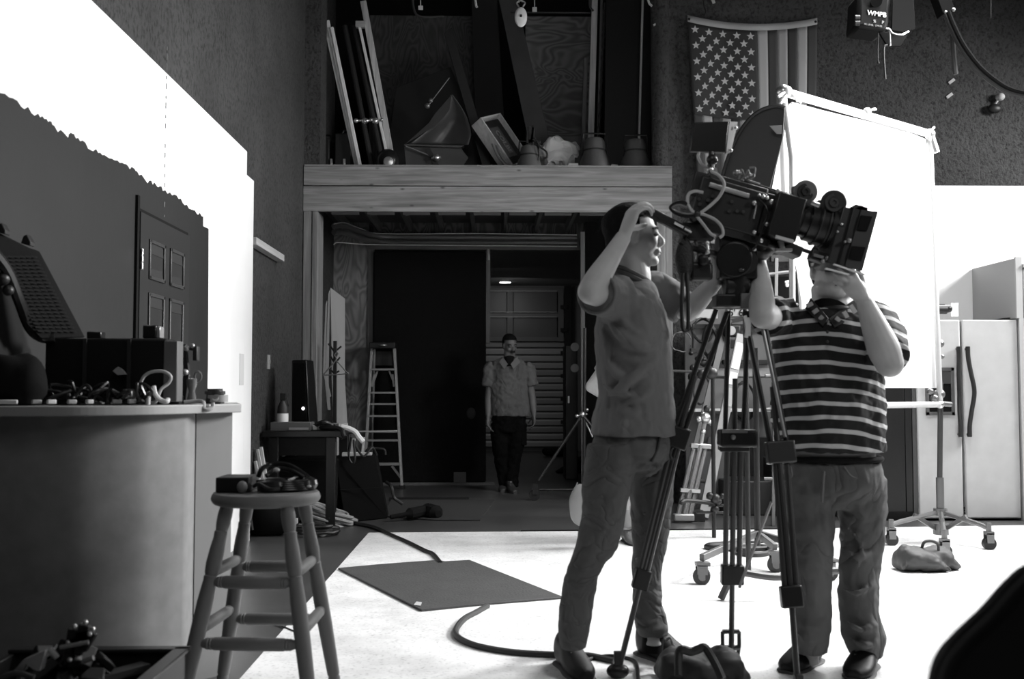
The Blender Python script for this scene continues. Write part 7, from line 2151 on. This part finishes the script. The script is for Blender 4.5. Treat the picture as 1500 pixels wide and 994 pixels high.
jeans = mk('jeans', me, JN2, r)
mk('belt', B().tube(crv([P(1218, 671, M2)+V((.196*cos(a), .147*sin(a), 0)) for a in [2*pi*t/20 for t in range(20)]], 2, True), .012, 8, True), BLKM, r)
b = B().bar(P(1207, 690, M2-.165), P(1204, 735, M2-.15), .018, .006).tube(crv([P(1237, 683, M2-.155), P(1248, 697, M2-.15), P(1268, 702, M2-.13), P(1285, 698, M2-.08)], 4), .003, 6).tube(crv([P(1158, 683, M2-.14), P(1160, 697, M2-.14), P(1148, 705, M2-.1)], 4), .003, 6)
mk('jeans_seam', b, g(.15, .8, key='seamj'), jeans)
q = PF(1196, 968); t_ = PF(1150, 988)
shoe('shoe', V((q.x, q.y, 0)), V((q.x, q.y, 0))+(V((t_.x, t_.y, 0))-V((q.x, q.y, 0))).normalized()*.27, .1, SHO, r, 1.15, .058)
q = PF(1275, 975); t_ = PF(1246, 1003)
shoe('shoe', V((q.x, q.y, 0)), V((q.x, q.y, 0))+(V((t_.x, t_.y, 0))-V((q.x, q.y, 0))).normalized()*.27, .1, SHO, r, 1.15, .058)
b = B().bar(P(1209, 393, M2-.30), P(1243, 402, M2-.30), .02, .004).bar(P(1221, 387, M2-.31), P(1266, 402, M2-.31), .018, .004)
one('white_card', 'thin white folded card pinched in the fingers of the striped shirt man', 'card', b, g(.7, .5, key='cardw'))

# ---------- man 3: walking in the passage ----------
M3 = 11.45
r = root('person', V((P(746, 700, M3).x, M3, 0)), 'moustached man in a plain polo and black trousers walking in the passage', 'person')
hc = P(747, 505.5, M3); kf = .98
ff, uu = V((.35, -.92, -.25)), V((0, -.1, 1))
shR = P(721, 541, M3); elR = P(716, 581, M3); wrR = P(715, 610, M3-.05)
shL = P(771, 541, M3); elL = P(779, 580, M3); wrL = P(782, 608, M3-.03)
b = B()
f1, s1, u1, R1 = head(b, hc, ff, uu, kf, 1.05)
b.loft([(hc-u1*.05, .06, .06), (P(746, 527, M3), .07, .07)], side=(1, 0, 0), seg=16)
b.loft([(P(746, 525, M3), .12, .08), (P(746, 538, M3), .19, .11), (P(746, 580, M3), .18, .12), (P(746, 610, M3), .17, .12)], side=(1, 0, 0), seg=20)
for s_, e_, w_, fl in ((shR, elR, wrR, 1), (shL, elL, wrL, -1)):
    limb(b, [(s_, .055, .055), (e_, .043, .045), (e_.lerp(w_, .4), .042, .042), (w_, .028, .03)], side=(1, 0, 0))
    hand(b, w_, V((.03*fl, -.1, -1)), V((fl, -.3, 0)), 1.0, curl=(.35, .4, .45, .5), flip=-fl)
for x0, x1, x2, yo in ((735, 735, 735, .12), (757, 756, 752, -.06)):
    limb(b, [(P(x0, 615, M3), .05, .05), (P(x1, 655, M3), .04, .04), (P(x2, 700, M3), .03, .03)], side=(1, 0, 0))
me = remeshed('body', b, .0085, 3)
body = mk('body', me, SKIN3, r)
face_bits(body, hc, f1, s1, u1, R1, kf, SKIN3, BLK)
mk('moustache', B().tube(crv([hc+(f1*.092+s1*-.026-u1*.056), hc+(f1*.104-u1*.05), hc+(f1*.092+s1*.026-u1*.056)], 4), .008, 7), BLK, body)
hair(hc, f1, s1, u1, R1, kf, BLKM, r, .005)
b = B()
b.loft([(P(746, 524, M3), .09, .08), (P(746, 530, M3), .17, .10), (P(746, 541, M3), .22, .13), (P(746, 570, M3), .21, .14), (P(747, 595, M3), .22, .15), (P(748, 609, M3), .215, .15)], side=(1, 0, 0), seg=28, fixed=(0, 0, -1))
for s_, e_, dx in ((shR, elR, -.02), (shL, elL, .02)):
    limb(b, [(s_+V((-dx*2, 0, .02)), .08, .08), (s_+V((dx, 0, 0)), .08, .08), (s_.lerp(e_, .62)+V((dx, 0, 0)), .075, .08)], side=(1, 0, 0))
me = remeshed('shirt', b, .012, 3, .03, .01)
shirt = mk('polo_shirt', me, cloth(.115, .7, 4, .08, 'polo3'), r)
b = B().prism([P(737, 523, M3-.09), P(731, 530, M3-.10), P(739, 540, M3-.16), P(744, 533, M3-.15)], (0, -.01, 0)).prism([P(757, 522, M3-.09), P(762, 530, M3-.10), P(752, 540, M3-.16), P(748, 533, M3-.15)], (0, -.01, 0))
mk('collar', b, g(.14, .8, key='col3'), shirt)
mk('undershirt', B().loft([(P(746, 524, M3-.06), .06, .05), (P(747, 536, M3-.12), .035, .03)], side=(1, 0, 0), seg=14), BLKM, shirt)
b = B()
b.loft([(P(746, 602, M3), .19, .14), (P(746, 618, M3), .19, .14), (P(746, 632, M3), .17, .12)], side=(1, 0, 0), seg=24, fixed=(0, 0, -1))
px_limb(b, [(620, 719, 748), (650, 720, 747), (680, 725, 746), (705, 730, 746), (712, 731, 748)], lambda y: M3+.01, side=(1, 0, 0))
px_limb(b, [(620, 745, 772), (650, 744, 768), (680, 742, 762), (705, 738, 759), (712, 738, 760)], lambda y: M3-.02, side=(1, 0, 0))
me = remeshed('trousers', b, .012, 3, .03, .01)
mk('trousers', me, g(.004, .9, spec=.1, key='trousers'), r)
mk('cargo_pocket', B().bb(P(763, 652, M3-.1), P(771, 632, M3+.08)), g(.004, .9, spec=.1, key='trousers'), r, bevel=.01)
for x0, x1, x2, yy in ((738, 736, 0, .08), (745, 754, 0, -.06)):
    q = V((P(x0, 700, M3).x, M3+yy+.05, 0)); t_ = V((P(x1, 700, M3).x, M3+yy-.22, 0))
    shoe('shoe', q, t_, .1, g(.04, .4, key='shoe3'), r, 1.0, .05)

# ---------- person hidden behind man 1 ----------
M4 = 7.6
r = root('person', V((P(915, 780, M4).x, M4, 0)), 'person mostly hidden behind the man at the viewfinder, pale elbow showing', 'person')
b = B()
cx = 922
hc = P(cx, 478, M4); ff, uu = V((-.6, .7, -.2)), V((0, 0, 1))
f1, s1, u1, R1 = head(b, hc, ff, uu, 1.0)
b.loft([(hc-u1*.05, .06, .06), (P(cx, 510, M4), .07, .07)], side=(1, 0, 0), seg=16)
b.loft([(P(cx, 506, M4), .12, .08), (P(cx, 525, M4), .18, .11), (P(cx, 590, M4), .16, .11), (P(cx, 625, M4), .16, .11)], side=(1, 0, 0), seg=18)
sh = P(897, 525, M4); el = P(866, 566, M4); wr = P(905, 592, M4-.1)
limb(b, [(sh, .055, .055), (el, .045, .045)], side=(0, 1, 0)); b.sph(el, .045)
limb(b, [(el, .045, .045), (wr, .03, .03)], side=(0, 1, 0))
hand(b, wr, (1, -.3, -.2), (0, -1, 0), 1.0)
sh = P(948, 525, M4); el = P(958, 575, M4); wr = P(940, 615, M4)
limb(b, [(sh, .055, .055), (el, .045, .045)], side=(0, 1, 0)); b.sph(el, .045)
limb(b, [(el, .045, .045), (wr, .03, .03)], side=(0, 1, 0))
hand(b, wr, (-.2, -.3, -1), (-1, 0, 0), 1.0)
for x0, x1 in ((908, 919), (936, 938)):
    limb(b, [(P(x0, 635, M4), .07, .07), (P((x0+x1)/2, 700, M4), .055, .055), (P(x1, 775, M4), .036, .036)], side=(1, 0, 0))
me = remeshed('body', b, .009, 3)
mk('body', me, SKIN, r)
hair(hc, f1, s1, u1, R1, 1.0, hm, r, .006)
b = B().loft([(P(cx, 507, M4), .13, .09), (P(cx, 525, M4), .19, .12), (P(cx, 590, M4), .18, .13), (P(cx, 632, M4), .18, .13)], side=(1, 0, 0), seg=22, fixed=(0, 0, -1))
limb(b, [(P(897, 525, M4), .075, .075), (P(880, 548, M4), .07, .07)], side=(0, 1, 0))
limb(b, [(P(948, 525, M4), .075, .075), (P(954, 552, M4), .07, .07)], side=(0, 1, 0))
mk('shirt', remeshed('shirt', b, .012, 3, .02), g(.3, .8, key='shirt4'), r)
b = B().loft([(P(cx, 625, M4), .17, .12), (P(cx, 655, M4), .17, .12)], side=(1, 0, 0), seg=20, fixed=(0, 0, -1))
px_limb(b, [(640, 895, 925), (700, 905, 925), (750, 910, 927), (772, 911, 929)], lambda y: M4, side=(1, 0, 0))
px_limb(b, [(640, 922, 953), (700, 926, 950), (750, 930, 948), (776, 930, 950)], lambda y: M4, side=(1, 0, 0))
mk('trousers', remeshed('trousers', b, .012, 3, .03), g(.3, .8, key='trousers4'), r)
for x0 in (917, 938):
    q = V((P(x0, 780, M4).x, M4+.08, 0))
    shoe('shoe', q, q+V((.05, -.27, 0)), .1, g(.12, .5, key='shoe4'), r, 1.0, .05)
# pale bag carried low
q = P(858, 742, 7.3)
bm_ = lumpy(B().sph(q, (.11, .07, .17), seg=24, rings=16), .04, 7, 6)
one('pale_bag', 'pale thin bag hanging low beside the leg of the man at the viewfinder', 'bag', bm_, g(.28, .4, key='palebag'))

# ---------- split joined pieces into parts of their own ----------
SPLIT = {'corner_joint', 'spreader', 'jeans_seam', 'cloth_tie', 'hook', 'door_panel_', 'frame_trim', 'bright_screw', 'connector', 'screw', 'monitor_screw', 'button', 'label_tape', 'light_rail', 'foot', 'knob', 'focus_gear', 'collar_stripe', 'lid_hinge', 'joint', 'lens_screws', 'top_rod', 'hinge_knob', 'clip', 'flap_wire', 'leg_tube', 'door_moulding', 'collar', 'grommet', 'case_rib', 'end_bolt', 'clamp', 'collar_ring', 'grip_lever', 'door_gap', 'rail', 'foot_brace', 'brace', 'caster_fork', 'side_panel', 'hinge_knuckle', 'panel_bevel_shade', 'face_frame', 'head', 'toe_grille'}
def split_loose(o):
    me = o.data
    n = len(me.vertices); par = list(range(n))
    def fd(a):
        while par[a] != a:
            par[a] = par[par[a]]; a = par[a]
        return a
    for e in me.edges:
        a, c = fd(e.vertices[0]), fd(e.vertices[1])
        if a != c: par[a] = c
    comps = {}
    for v in range(n): comps.setdefault(fd(v), []).append(v)
    if len(comps) < 2 or len(comps) > 40: return
    polys = {}
    for p in me.polygons: polys.setdefault(fd(p.vertices[0]), []).append(p)
    first = True
    for k, vs in comps.items():
        idx = {v: i for i, v in enumerate(vs)}
        nm = bpy.data.meshes.new(o.name)
        nm.from_pydata([tuple(me.vertices[v].co) for v in vs], [], [[idx[q] for q in p.vertices] for p in polys.get(k, [])])
        for m in me.materials: nm.materials.append(m)
        nm.shade_smooth(); nm.set_sharp_from_angle(angle=radians(35))
        if first:
            keep = nm; first = False
        else:
            c = o.copy(); c.data = nm; COL.objects.link(c)
            for kk in ('label', 'category', 'group'):
                if kk in c: del c[kk]
    o.data = keep
for o in [q for q in bpy.data.objects if q.type == 'MESH' and q.parent and not q.children and q.name.split('.')[0] in SPLIT]:
    split_loose(o)
